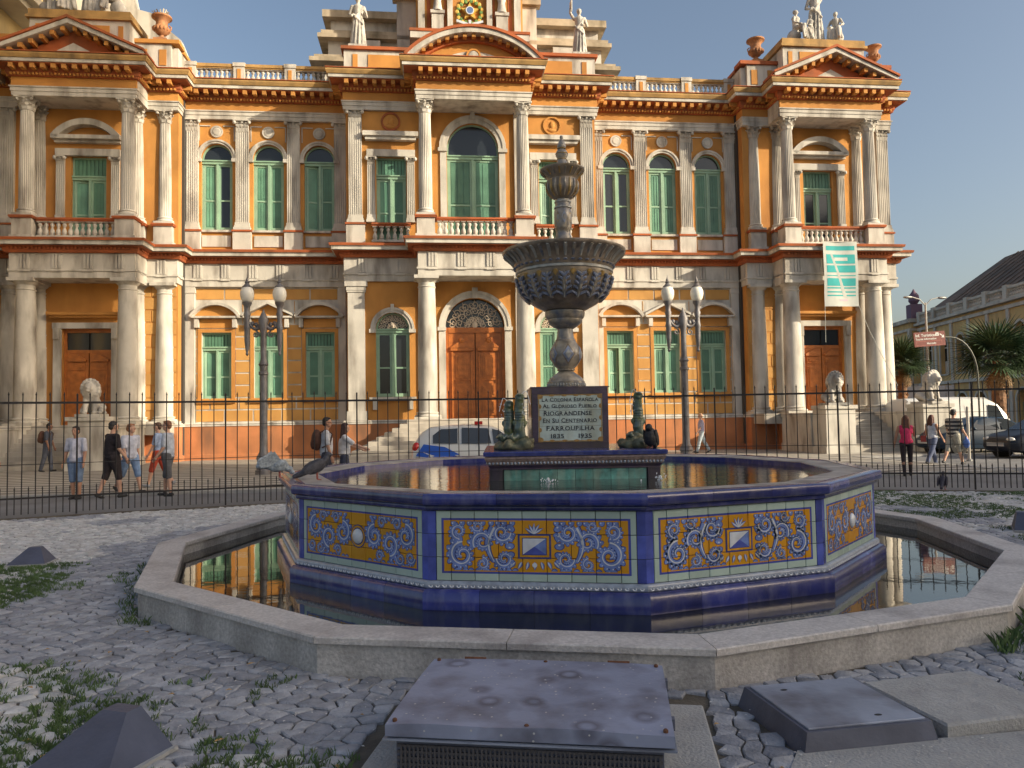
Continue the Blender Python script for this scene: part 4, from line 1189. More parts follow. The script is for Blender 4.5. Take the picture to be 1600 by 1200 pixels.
# hollow ring above the water
part('basin_core', m, GROUT, fountain)
TS = 0.19
Z0T, Z1T = 0.325, 0.325 + 3 * TS
def tile_uv_mat():
    """printed tile: amber field, blue line, pale border - flat print placed by the tile's own panel coordinates"""
    m = mat('painted_tile', (0.42, 0.53, 0.47), 0.22, 0.0, bump=0.08, bscale=18, **GL)
    n, l = m.node_tree.nodes, m.node_tree.links; p = n['Principled BSDF']
    uv = n.new('ShaderNodeUVMap'); sep = n.new('ShaderNodeSeparateXYZ'); l.new(uv.outputs[0], sep.inputs[0])
    def ab(s, lim):
        a = n.new('ShaderNodeMath'); a.operation = 'SUBTRACT'; a.inputs[1].default_value = 0.5; l.new(s, a.inputs[0])
        b = n.new('ShaderNodeMath'); b.operation = 'ABSOLUTE'; l.new(a.outputs[0], b.inputs[0])
        c = n.new('ShaderNodeMath'); c.operation = 'LESS_THAN'; c.inputs[1].default_value = lim; l.new(b.outputs[0], c.inputs[0]); return c.outputs[0]
    def both(a, b):
        x = n.new('ShaderNodeMath'); x.operation = 'MULTIPLY'; l.new(a, x.inputs[0]); l.new(b, x.inputs[1]); return x.outputs[0]
    outer = both(ab(sep.outputs[0], 0.472), ab(sep.outputs[1], 0.395))
    inner = both(ab(sep.outputs[0], 0.460), ab(sep.outputs[1], 0.365))
    geo = n.new('ShaderNodeNewGeometry'); nz = n.new('ShaderNodeTexNoise'); nz.inputs['Scale'].default_value = 9; nz.inputs['Detail'].default_value = 5
    l.new(geo.outputs['Position'], nz.inputs['Vector'])
    def two(a, b):
        r = n.new('ShaderNodeMix'); r.data_type = 'RGBA'; r.inputs[6].default_value = (*a, 1); r.inputs[7].default_value = (*b, 1); l.new(nz.outputs['Fac'], r.inputs[0]); return r.outputs[2]
    def mx(a, b, f):
        r = n.new('ShaderNodeMix'); r.data_type = 'RGBA'; l.new(a, r.inputs[6]); l.new(b, r.inputs[7]); l.new(f, r.inputs[0]); return r.outputs[2]
    c = mx(two((0.36, 0.47, 0.40), (0.47, 0.58, 0.54)), two((0.05, 0.07, 0.30), (0.07, 0.09, 0.38)), outer)
    c = mx(c, two((0.66, 0.36, 0.02), (0.56, 0.22, 0.01)), inner)
    oi = n.new('ShaderNodeObjectInfo'); mr = n.new('ShaderNodeMapRange'); mr.inputs[3].default_value = 0.86; mr.inputs[4].default_value = 1.06; l.new(oi.outputs['Random'], mr.inputs[0])
    x = n.new('ShaderNodeMix'); x.data_type = 'RGBA'; x.blend_type = 'MULTIPLY'; x.inputs[0].default_value = 1.0; l.new(c, x.inputs[6]); l.new(mr.outputs[0], x.inputs[7])
    l.new(x.outputs[2], p.inputs['Base Color'])
    return m
TILE = tile_uv_mat()
PW = 1.635                                     # tiled width of one face
xs = [-PW / 2, -PW / 2 + .125] ; 
while xs[-1] + TS < PW / 2 - .05: xs.append(xs[-1] + (PW - .25) / 7)
xs = [-PW / 2, -PW / 2 + .125] + [-PW / 2 + .125 + (PW - .25) / 7 * i for i in range(1, 8)] + [PW / 2]
tile_meshes = []
for r_ in range(3):
    for a_, b_ in zip(xs, xs[1:]):
        g = .0025; x0, x1, z0, z1 = a_ + g, b_ - g, Z0T + r_ * TS + g, Z0T + (r_ + 1) * TS - g; c = .003
        m = MB(); m.add([(x0, 0, z0), (x1, 0, z0), (x1, 0, z1), (x0, 0, z1), (x0, -.010, z0), (x1, -.010, z0), (x1, -.010, z1), (x0, -.010, z1),
                         (x0 + c, -.013, z0 + c), (x1 - c, -.013, z0 + c), (x1 - c, -.013, z1 - c), (x0 + c, -.013, z1 - c)],
                        [(0, 1, 5, 4), (1, 2, 6, 5), (2, 3, 7, 6), (3, 0, 4, 7), (4, 5, 9, 8), (5, 6, 10, 9), (6, 7, 11, 10), (7, 4, 8, 11), (8, 9, 10, 11)])
        me = m.mesh('tile', TILE)
        u = me.uv_layers.new(name='UVMap')
        for lp in me.loops:
            v = me.vertices[lp.vertex_index].co
            u.data[lp.index].uv = ((v.x + PW / 2) / PW, (v.z - Z0T) / (3 * TS))
        tile_meshes.append(me)
# painted grotesque ornament (very thin glaze relief): scrolls, leaves, a cartouche or a boss
def ornament(kind):
    m = MB(); zc = Z0T + 1.5 * TS; hw, hh = PW * .46 - .02, 3 * TS * .365 - .01
    lay = [-.0142, -.0156, -.0170]
    def strip(P, w0, w1, mt, ly):
        m.cur = mt; n = len(P); L, R_ = [], []
        for i, (x, z) in enumerate(P):
            x0, z0 = P[max(0, i - 1)]; x1, z1 = P[min(n - 1, i + 1)]
            t = Vector((x1 - x0, z1 - z0)); t = t.normalized() if t.length > 0 else Vector((1, 0)); w = w0 + (w1 - w0) * i / (n - 1)
            L.append((x - t.y * w, z + t.x * w)); R_.append((x + t.y * w, z - t.x * w))
        b = m.add([(x, lay[ly], z) for x, z in L] + [(x, lay[ly], z) for x, z in R_], [(i, n + i, n + i + 1, i + 1) for i in range(n - 1)])
    def clampz(P): return [(max(-hw, min(hw, x)), max(zc - hh, min(zc + hh, z))) for x, z in P]
    def leafs(x, z, a, L, w, mt=(1, 0, 2)):
        ca_, sa_ = cos(a), sin(a)
        for ly, (mi, sc) in enumerate(((mt[0], 1.0), (mt[1], .74), (mt[2], .34))):
            m.cur = mi; P = []
            for t in range(9):
                u = t / 8; ww = w * sc * sin(pi * (u ** .75)); P.append((u * L * (0.9 + .1 * sc), ww))
            for t in range(7, 0, -1):
                u = t / 8; ww = -w * sc * sin(pi * (u ** .75)) * .6; P.append((u * L * (0.9 + .1 * sc), ww))
            Q = clampz([(x + p * ca_ - q_ * sa_, z + p * sa_ + q_ * ca_) for p, q_ in P])
            b = len(m.v); m.v += [(p, lay[ly], q_) for p, q_ in Q]
            m.face(tuple(range(b, b + len(Q))))
    def lobe(x, z, a, L, w):
        """rounded foliage lobe: dark edge, blue body, pale lit edge"""
        ca_, sa_ = cos(a), sin(a)
        for ly, (mi, sc, sh) in enumerate(((1, 1.0, 0), (0, .82, 0), (2, .22, .35))):
            m.cur = mi; b = len(m.v)
            Q = clampz([(x + (L * .5 + L * .5 * sc * cos(t * pi / 6)) * ca_ - (w * sc * sin(t * pi / 6) + w * sh) * sa_, z + (L * .5 + L * .5 * sc * cos(t * pi / 6)) * sa_ + (w * sc * sin(t * pi / 6) + w * sh) * ca_) for t in range(12)])
            m.v += [(p, lay[ly], q_) for p, q_ in Q]; m.face(tuple(range(b, b + 12)))
    def spiral(x, z, r0, a0, turns, sg, w):
        P = []
        for i in range(40):
            t = i / 39; an = a0 + sg * turns * 2 * pi * t; rr = r0 * (1 - .88 * t); P.append((x + rr * cos(an), z + rr * sin(an)))
        P = clampz(P)
        for i in range(0, 36, 2):
            t = i / 39; an = a0 + sg * turns * 2 * pi * t; rr = r0 * (1 - .88 * t)
            lobe(x + rr * cos(an), z + rr * sin(an), an + sg * .55, r0 * .66 * (1 - .62 * t), r0 * .24 * (1 - .5 * t))
        strip(P, w * 2.6, w * 1.0, 1, 0); strip(P, w * 2.0, w * .6, 0, 1); strip([(p + .004, q_ + .005) for p, q_ in P], w * .42, w * .12, 2, 2)
    for sgn in (-1, 1):
        if kind == 'cartouche':
            S = ((.60, -.075, .105, pi / 2, -1), (.63, .115, .062, -pi / 2, 1), (.43, .03, .085, -.6, 1), (.27, .105, .075, pi, 1), (.25, -.105, .068, 0, -1), (.43, -.145, .048, pi / 2, 1), (.47, .155, .045, 0, -1))
        else:
            S = ((.22, .02, .10, pi / 2, 1), (.42, -.04, .10, -pi / 2, 1), (.62, .05, .10, pi / 2, -1), (.32, .145, .048, 0, 1), (.51, .145, .05, pi, -1), (.29, -.15, .045, 0, 1), (.55, -.15, .05, pi, 1), (.68, -.13, .05, 0, -1))
        for x_, z_, r_, a_, g_ in S:
            spiral(sgn * x_, zc + z_, r_, a_ if sgn > 0 else pi - a_, 1.45, g_ * sgn, r_ * .14)
        if kind == 'cartouche':
            body = clampz([(sgn * (.335 + .05 * sin(t * 3)), zc + .15 - .27 * t) for t in [i / 12 for i in range(13)]])
            strip(body, .040, .018, 1, 0); strip(body, .030, .012, 0, 1); strip([(x + .008, z) for x, z in body], .009, .003, 2, 2)
            for q_ in range(5): lobe(sgn * .16, zc + .12 - q_ * .06, (0 if sgn > 0 else pi) + (.6 - .3 * q_) * sgn, .085, .030)
        for q_ in range(9): lobe(sgn * (.16 + q_ * .06), zc - .175, -pi / 2 + .3 * sin(q_ * 2.0), .06, .028); lobe(sgn * (.18 + q_ * .06), zc + .16, pi / 2 + .3 * sin(q_ * 1.7), .055, .026)
    def flat(P, mt, ly):
        m.cur = mt; b = len(m.v); m.v += [(x, lay[ly], z) for x, z in P]; m.face(tuple(range(b, b + len(P))))
    if kind == 'cartouche':
        flat(rect(-.135, .135, zc - .10, zc + .10), 1, 1); flat(rect(-.12, .12, zc - .086, zc + .086), 3, 2)
        lay.append(-.0182); lay.append(-.0192)
        flat(rect(-.10, .10, zc - .07, zc + .07), 1, 3)
        flat([(-.094, zc - .064), (0, zc), (-.094, zc + .064)], 2, 4); flat([(-.094, zc + .064), (0, zc), (.094, zc + .064)], 2, 4)
        flat([(.094, zc - .064), (.094, zc + .064), (0, zc)], 0, 4); flat([(-.094, zc - .064), (.094, zc - .064), (0, zc)], 4, 4)
        for i in range(5): leafs(0, zc + .10, pi / 2 + (i - 2) * .5, .09, .018)
        for i in range(7): leafs(-.16 + i * .053, zc - .125, -pi / 2 + (i - 3) * .25, .07, .02)
        lay2 = [(.020 * cos(t * pi / 6), zc - .15 + .020 * sin(t * pi / 6)) for t in range(12)]; flat(lay2, 2, 3)
    else:
        lay.append(-.0182); lay.append(-.0192)
        for rr, mt, ly in ((.105, 1, 1), (.095, 3, 2), (.078, 1, 3)): flat([(rr * cos(t * pi / 12), zc + rr * sin(t * pi / 12)) for t in range(24)], mt, ly)
        m.cur = 2; m.ell((0, -.0185, zc), (.068, .03, .068), 20, 10)
    return m.mesh('painted_ornament', [LBLUE, DBLUE, WBLUE, YELT, BLUE2])
ORN_C, ORN_B = ornament('cartouche'), ornament('boss')
def rope_mesh():
    m = MB(); n = 46
    for i in range(n):
        x = -W2 * .99 + (i + .5) * W2 * 1.98 / n
        m.ell((x, -.012, .918), (.016, .022, .024), 6, 5, Euler((0, .5, 0)))
    return m.mesh('rope_moulding', ROPE, 1.0)
ROPEM = rope_mesh()
def scroll_mesh():
    m = MB(); fpiece(m, W2, -1, 1, -.02, .045, .262, .322, .012)
    m.cur = 1; n = 30
    for i in range(n):
        x = -W2 + (i + .5) * 2 * W2 / n; P = []
        for t in range(12):
            u = t / 11; an = pi + u * 3.6; rr = .021 * (1 - .75 * u); P.append((x + rr * cos(an), -.047, .292 + rr * sin(an)))
        m.tube(P, [.0065] * 8 + [.006, .005, .004, .003], 5)
    return m.mesh('scroll_band', [SCROLLB, WBLUE], 0.8)
SCRM = scroll_mesh()
def strip_meshes():
    """blue corner strips, in three tiles each"""
    out = []
    for sgn in (-1, 1):
        for r_ in range(3):
            m = MB(); x0, x1 = (PW / 2 + .003, W2 + .010 * T15)
            z0, z1 = Z0T + r_ * TS + .002, Z0T + (r_ + 1) * TS - .002
            pts = [(sgn * x0, -.012), (sgn * (W2 + .012 * T15), -.012), (sgn * W2, 0), (sgn * x0, 0)]
            m.prismz(pts if sgn > 0 else pts[::-1], z0, z1); out.append(m.mesh('corner_tile', BLUE2))
    return out
STRIPS = strip_meshes()
def pieces(z0, z1, y0, y1, n, c, mt, name):
    out = []
    for i in range(n):
        m = MB(); g = .0015
        fpiece(m, W2, -1 + 2 * i / n + (g if i else 0), -1 + 2 * (i + 1) / n - (g if i < n - 1 else 0), y0, y1, z0, z1, c); out.append(m.mesh(name, mt, 0.9))
    return out
RIMP = pieces(.945, 1.035, -.05, .09, 3, .014, BLUE, 'rim_tile')
PLIN = pieces(.0, .262, -.02, .105, 4, .03, BLUE, 'plinth_tile')
LIP = pieces(.900, .9448, -.02, .045, 1, .01, BLUE, 'rim_bed')
VIS = (-3, -2, -1, 0, 1, 2)
for k in range(-5, 7):
    o, a = fframe(k, RB)
    m = MB(); m.box(-W2, W2, 0, .06, .26, .93)
    f = part('basin_face', m, GROUT, fountain, o, (0, 0, a))
    for me in RIMP: link('rim_tile', me, f)
    for me in PLIN: link('plinth_tile', me, f)
    link('rim_bed', LIP[0], f)
    if k in VIS:
        for me in tile_meshes: link('tile', me, f)
        for me in STRIPS: link('corner_tile', me, f)
        link('painted_ornament', ORN_C if k in (0, -1) else ORN_B, f)
        link('rope_moulding', ROPEM, f); link('scroll_band', SCRM, f)
    else:
        m = MB(); m.box(-W2, W2, -.012, 0, Z0T, Z1T); part('tile_cladding', m, PALE, f)
# rim top ring and inner wall
RIN = 3.05
m = MB(); A, B = ngon(RB - .05 / AP + .0), ngon(RIN)
m.sweep(ngon(RIN), [(0.0, .80), (.34, .80), (.34, 1.020), (.33, 1.031), (.02, 1.024), (0.0, 1.016)], closed=True)
part('rim_top', m, RIMTOP, fountain)
m = MB(); m.prismz(ngon(RIN + .05), .70, .95); part('basin_water', m, WAT_IN, fountain)
m = MB(); m.sweep(ngon(RIN), [(-.012, .80), (-.001, .80), (-.001, 1.012), (-.012, 1.012)], closed=True); part('inner_tile_band', m, BLUE, fountain)
# little pump box on the plinth
o, a = fframe(-2, RB)

# --- pedestal base in the basin (square to the camera axis, so it turns back against the basin)
pb = link('column_base', MB().box(-.93, .93, -.93, .93, .8, .93).mesh('column_base', BLUE), fountain, (0, 0, 0), (0, 0, -FTH + .015))
TEAL = mat('teal_glaze', (0.10, 0.30, 0.26), 0.25, 0.45, 12.0, 0.1, 20, rnd=.3, dirt=(0.35, 0.40, 0.30), damt=.5, dscale=9, **GL)
DARKG = mat('dark_plum_glaze', (0.045, 0.028, 0.062), 0.28, 0.4, 8.0, 0.15, 20, rnd=.3, dirt=(0.10, 0.07, 0.03), damt=.5, dscale=4, **GL)
BROWNG = mat('brown_tile_glaze', (0.22, 0.13, 0.06), 0.3, 0.5, 8.0, 0.15, 20, rnd=.3, **GL)
m = MB(); m.box(-.93, .93, -.93, .93, .93, 1.13); part('base_body', m, GROUT, pb)
tm = MB(); tm.cbox(-.098, .098, -.012, 0, 0, .135, .003); TM = tm.mesh('teal_tile', TEAL)
for sd in range(4):
    an = sd * pi / 2
    for i in range(8):
        x = -.70 + i * .20; link('teal_tile', TM, pb, (x * cos(an) + .93 * sin(an), x * sin(an) - .93 * cos(an), .935), (0, 0, an))
    for x in (-.875, .875):
        m = MB(); m.box(-.06, .06, -.03, 0, .88, 1.072); part('corner_tile', m, DARKG, pb, (x * cos(an) + .93 * sin(an), x * sin(an) - .93 * cos(an), 0), (0, 0, an))
sq = [(-.93, -.93), (.93, -.93), (.93, .93), (-.93, .93)]
m = MB(); m.sweep(sq, [(-.3, 1.073), (.028, 1.073), (.028, 1.09), (.045, 1.118), (.045, 1.124), (-.3, 1.124)], closed=True); part('base_moulding', m, DARKG, pb)
m = MB(); m.sweep(sq, [(-.3, 1.127), (.05, 1.127), (.06, 1.16), (.07, 1.17), (.085, 1.20), (.075, 1.222), (-.3, 1.222)], closed=True)
part('base_cornice', m, ROPE, pb)
m = MB()
for sd in range(4):
    an = sd * pi / 2
    for i in range(48):
        x = -.98 + (i + .5) * 1.96 / 48; y = -.985
        m.ell((x * cos(an) - y * sin(an), x * sin(an) + y * cos(an), 1.146), (.016, .016, .018), 6, 4)
part('base_beads', m, SCROLLB, pb, smooth=1.0)
m = MB(); m.sweep(sq, [(-.3, 1.225), (.095, 1.225), (.10, 1.262), (.09, 1.275), (-.93, 1.28)], closed=True); part('base_top', m, BLUE, pb)
# block with the plaque
m = MB(); m.box(-.452, .452, -.452, .452, 1.278, 2.0); bl = part('plaque_block', m, BROWNG, pb)
m = MB(); m.box(-.47, .47, -.47, .47, 2.0, 2.015); part('block_top', m, DARKG, bl)
for x0, x1, z0, z1 in ((-.453, .453, 1.925, 1.998), (-.453, .453, 1.280, 1.355), (-.453, -.385, 1.357, 1.923), (.385, .453, 1.357, 1.923)):
    m = MB(); m.box(x0, x1, -.468, -.452, z0, z1); part('frame_tile', m, DARKG, bl)
for i in range(4):
    for j in range(4):
        x0, z0 = -.452 + .226 * i, 1.282 + .179 * j
        m = MB(); m.box(-.464, -.452, x0 + .002, x0 + .224, z0 + .002, z0 + .177); part('side_tile', m, BROWNG, bl)
PLQ = mat('plaque_glaze', (0.48, 0.58, 0.54), 0.22, 0.18, 7.0, 0.06, 18, rnd=.12, dirt=(0.30, 0.26, 0.12), damt=.5, dscale=5, **GL)
for i in range(3):
    for j in range(3):
        x0, z0 = -.383 + i * .2553, 1.359 + j * .1877
        m = MB(); m.box(x0 + .0015, x0 + .2538, -.464, -.452, z0 + .0015, z0 + .1862); part('plaque_tile', m, PLQ, bl)
BORD = mat('plaque_border', (0.36, 0.20, 0.05), 0.3, .4, 30, **GL); INK = mat('plaque_letters', (0.015, 0.018, 0.03), 0.3, **GL)
m = MB()
y0, y1 = -.4652, -.464
x, z = -.375, 1.366
m.box(-.378, .378, y0, y1, 1.362, 1.374); m.box(-.378, .378, y0, y1, 1.908, 1.920); m.box(-.378, -.366, y0, y1, 1.374, 1.908); m.box(.366, .378, y0, y1, 1.374, 1.908)
for sx in (-1, 1):
    for z_ in (1.385, 1.897):
        m.prism([(sx * .366 + .045 * cos(t * pi / 6), z_ + .03 * sin(t * pi / 6)) for t in range(12)], y0 - .0006, y1)
    for z_ in (1.50, 1.64, 1.78): m.prism([(sx * .360 + .020 * cos(t * pi / 4), z_ + .028 * sin(t * pi / 4)) for t in range(8)], y0 - .0003, y1)
for x_ in (-.22, -.07, .07, .22):
    for z_ in (1.372, 1.910): m.prism([(x_ + .035 * cos(t * pi / 4), z_ + .014 * sin(t * pi / 4)) for t in range(8)], y0 - .0003, y1)
part('plaque_border', m, BORD, bl)
def small_caps(txt, x0, x1, z, hi, lo):
    """words with tall initials, set to fill x0..x1"""
    parts_, x = [], 0.0
    for wd in txt.split(' '):
        for i, ch in enumerate(wd):
            s = hi if i == 0 or ch.isdigit() else lo
            me = text_mesh(ch, s, .0012, 'LEFT')
            xs_ = [v.co.x for v in me.vertices]; w_ = max(xs_) - min(xs_)
            parts_.append((me, x - min(xs_))); x += w_ + lo * .13
        x += lo * .38
    tot = x - lo * .51; sc = (x1 - x0) / tot
    m = MB()
    for me, ox in parts_:
        vs = [(x0 + (v.co.x + ox) * sc, -.4665 - v.co.z, z + v.co.y) for v in me.vertices]
        m.add(vs, [tuple(p.vertices) for p in me.polygons]); 
        w_ = [v[0] for v in vs]; zz_ = [v[2] for v in vs]
        a, b, c, d = min(w_), max(w_), min(zz_), max(zz_)
        # small serifs top and bottom
        if (b - a) > .012:
            for u in (a, b):
                m.box(u - .0055, u + .0055, -.4672, -.4640, c, c + .0035)
    part('lettering', m, INK, bl)
small_caps('LA COLONIA ESPAÑOLA', -.335, .335, 1.838, .066, .055)
small_caps('AL GLORIOSO PUEBLO', -.325, .315, 1.762, .066, .053)
small_caps('RIOGRANDENSE', -.315, .255, 1.672, .078, .070)
small_caps('EN SU CENTENARIO', -.325, .315, 1.586, .074, .064)
small_caps('FARROUPILHA', -.285, .285, 1.494, .080, .070)
small_caps('1835', -.235, -.08, 1.402, .072, .072)
small_caps('1935', .095, .25, 1.402, .072, .072)

# --- turned column with its two bowls (profile measured up the axis)
COLM = mat('majolica_column', (0.33, 0.28, 0.21), 0.32, 0.5, 10.0, 0.2, 26, dirt=(0.06, 0.09, 0.16), damt=0.85, dscale=9, stretch=(1, 1, 1), **GL)
COLD = mat('majolica_dark', (0.27, 0.215, 0.16), 0.32, 0.5, 9.0, 0.2, 26, dirt=(0.20, 0.13, 0.05), damt=0.6, dscale=10, stretch=(1, 1, 1), **GL)
COLB = mat('majolica_blue', (0.24, 0.27, 0.36), 0.3, 0.5, 14.0, 0.15, 26, **GL)
COLY = mat('majolica_ochre', (0.40, 0.25, 0.07), 0.3, 0.5, 12.0, 0.15, 26, **GL)
COLL = mat('majolica_pale', (0.38, 0.37, 0.33), 0.3, 0.35, 12.0, 0.15, 26, **GL)
cl = link('urn_column', MB().lathe([(.235, 2.016), (.235, 2.09), (.22, 2.10)], 40).mesh('urn_column', COLM, .6), fountain)
def turned(name, prof, mt, n=48): return part(name, MB().lathe(prof, n), mt, cl, smooth=0.7)
turned('foot', [(.22, 2.10), (.21, 2.13), (.16, 2.17), (.11, 2.205), (.095, 2.22)], COLM)
m = MB()
for i in range(40): a = 2 * pi * i / 40; m.ell((.236 * cos(a), .236 * sin(a), 2.05), (.012, .012, .02), 5, 4)
part('foot_beads', m, COLL, cl)
turned('lower_vase', [(.095, 2.222), (.10, 2.25), (.15, 2.30), (.192, 2.38), (.20, 2.44), (.185, 2.51), (.14, 2.58), (.115, 2.62), (.10, 2.70), (.09, 2.79)], COLM)
vprof = [(.095, 2.222), (.10, 2.25), (.15, 2.30), (.192, 2.38), (.20, 2.44), (.185, 2.51), (.14, 2.58), (.115, 2.62)]
def vase_r(z):
    for (r0, z0), (r1, z1) in zip(vprof, vprof[1:]):
        if z0 <= z <= z1: return r0 + (r1 - r0) * (z - z0) / (z1 - z0)
    return .1
m = MB()
for i in range(6):
    a0 = -pi / 2 + i * pi / 3
    for sc, ofs, mi in ((1.0, .004, 0), (.80, .007, 1), (.42, .010, 2)):
        m.cur = mi; N = 6; V = []
        for p in range(N + 1):
            for q in range(N + 1):
                A, B = -1 + 2 * p / N, -1 + 2 * q / N; u, v = (A + B) / 2, (A - B) / 2
                z = 2.43 + v * .135 * sc; rr = vase_r(z) + ofs; an = a0 + u * .44 * sc; V.append((rr * cos(an), rr * sin(an), z))
        m.add(V, [(p * (N + 1) + q, (p + 1) * (N + 1) + q, (p + 1) * (N + 1) + q + 1, p * (N + 1) + q + 1) for p in range(N) for q in range(N)])
part('vase_diamonds', m, [COLD, COLB, COLL], cl)
turned('vase_rings', [(.096, 2.226), (.112, 2.232), (.112, 2.248), (.10, 2.255), (.10, 2.60), (.128, 2.602), (.124, 2.62), (.105, 2.625)], COLD)
turned('neck_collar', [(.09, 2.792), (.14, 2.82), (.20, 2.87), (.215, 2.90), (.215, 2.93), (.235, 2.95), (.25, 2.99), (.25, 3.04), (.235, 3.05)], COLM)
turned('great_bowl', [(.235, 3.052), (.27, 3.06), (.40, 3.14), (.50, 3.25), (.565, 3.37), (.595, 3.48), (.60, 3.56)], COLD)
turned('bowl_belt', [(.60, 3.562), (.613, 3.57), (.613, 3.60), (.60, 3.61)], COLL)
turned('bowl_flare', [(.60, 3.612), (.61, 3.64), (.63, 3.69), (.67, 3.76), (.72, 3.815), (.765, 3.845), (.775, 3.86), (.775, 3.885), (.76, 3.895), (.70, 3.87), (.60, 3.84), (.1, 3.83)], COLD)
m = MB()
for i in range(44):
    a = 2 * pi * i / 44
    def P(z, r_, o=.0): return ((r_ + o) * cos(a), (r_ + o) * sin(a), z)
    m.cur = i % 2
    m.tube([P(3.70, .632), P(3.76, .668), P(3.812, .716), P(3.84, .758)], [.016, .022, .026, .02], 5)
    m.cur = 2
    m.ell(P(3.655, .616), (.028, .028, .016), 6, 4)
part('flare_gadroons', m, [COLL, COLM, COLB], cl, smooth=1.0)
m = MB()
prof = [(.60, 3.54), (.595, 3.48), (.565, 3.37), (.50, 3.25), (.43, 3.17)]
def bowl_r(z):
    for (r0, z0), (r1, z1) in zip(prof, prof[1:]):
        if z1 <= z <= z0: return r0 + (r1 - r0) * (z0 - z) / (z0 - z1)
    return .43
def onb(an, z, o=.006): r_ = bowl_r(z) + o; return (r_ * cos(an), r_ * sin(an), z)
for i in range(18):
    a = 2 * pi * i / 18
    m.cur = 1; m.tube([onb(a, 3.175), onb(a, 3.27), onb(a, 3.38), onb(a, 3.50)], [.022, .034, .034, .010], 6)
    m.cur = 3; m.tube([onb(a, 3.175, .032), onb(a, 3.30, .038), onb(a, 3.49, .016)], [.008, .010, .005], 5)
    for j in range(5):                      # pairs of lobes curling out from the rib
        z = 3.20 + j * .06; w = (.085 - .008 * j) / bowl_r(z)
        m.cur = 0
        for sg in (-1, 1): m.tube([onb(a, z), onb(a + sg * w * .55, z + .03, .014), onb(a + sg * w, z + .045, .02), onb(a + sg * w * .95, z + .02, .022)], [.020, .022, .016, .008], 6)
    m.cur = 2; b = a + pi / 18
    m.tube([onb(b, 3.545), onb(b, 3.50, .01), onb(b, 3.45, .004)], [.045, .034, .008], 6)
part('bowl_acanthus', m, [COLB, COLM, COLY, COLL], cl, smooth=1.0)
turned('upper_stem', [(.105, 3.62), (.105, 3.92), (.092, 3.95), (.092, 4.0), (.104, 4.02), (.104, 4.04), (.108, 4.06), (.112, 4.16), (.108, 4.26), (.098, 4.275), (.098, 4.34), (.092, 4.36), (.092, 4.40)], COLM)
m = MB()
for i in range(8):
    a = 2 * pi * i / 8; m.cur = i % 2
    P = [(.113 * cos(a + u), .113 * sin(a + u), 4.16 + v) for u, v in ((-.3, 0), (0, -.08), (.3, 0), (0, .08))]; m.add(P, [(0, 1, 2, 3)])
part('stem_pattern', m, [COLB, COLY], cl)
turned('stem_rings', [(.093, 4.276), (.112, 4.285), (.112, 4.30), (.093, 4.31), (.093, 4.352), (.106, 4.36), (.106, 4.375), (.093, 4.385)], COLL)
turned('small_bowl', [(.092, 4.402), (.13, 4.42), (.175, 4.47), (.197, 4.53), (.198, 4.58), (.19, 4.635), (.185, 4.65), (.20, 4.68), (.235, 4.72), (.27, 4.745), (.285, 4.765), (.285, 4.78), (.27, 4.785), (.18, 4.765), (.06, 4.76)], COLD)
m = MB()
for i in range(20):
    a = 2 * pi * i / 20; m.cur = i % 2
    m.tube([(r_ * cos(a), r_ * sin(a), z) for r_, z in ((.135, 4.425), (.178, 4.475), (.199, 4.53), (.199, 4.59), (.19, 4.635))], [.006, .014, .018, .016, .008], 5)
    m.tube([(r_ * cos(a), r_ * sin(a), z) for r_, z in ((.203, 4.685), (.238, 4.722), (.272, 4.746))], .011, 5)
part('small_gadroons', m, [COLY, COLM], cl, smooth=1.0)
turned('finial', [(.066, 4.76), (.064, 4.89), (.058, 4.90), (.06, 4.93), (.076, 4.965), (.076, 5.0), (.06, 5.03), (.044, 5.045), (.05, 5.06), (.058, 5.085), (.05, 5.11), (.03, 5.155), (.018, 5.18), (.022, 5.195), (.022, 5.21), (.012, 5.225), (.002, 5.23)], COLM, 32)
m = MB()
for z, r_ in ((4.91, .061), (5.05, .052), (4.98, .079)): m.lathe([(r_, 0), (r_ + .004, .006), (r_, .012)], 24, (0, 0, z))
part('finial_rings', m, COLY, cl)

for o_ in cl.children:
    if o_.name.split('.')[0] in ('neck_collar', 'great_bowl', 'bowl_belt', 'bowl_flare', 'flare_gadroons', 'bowl_acanthus'):
        o_.scale = (1, 1, .892); o_.location.z = .259
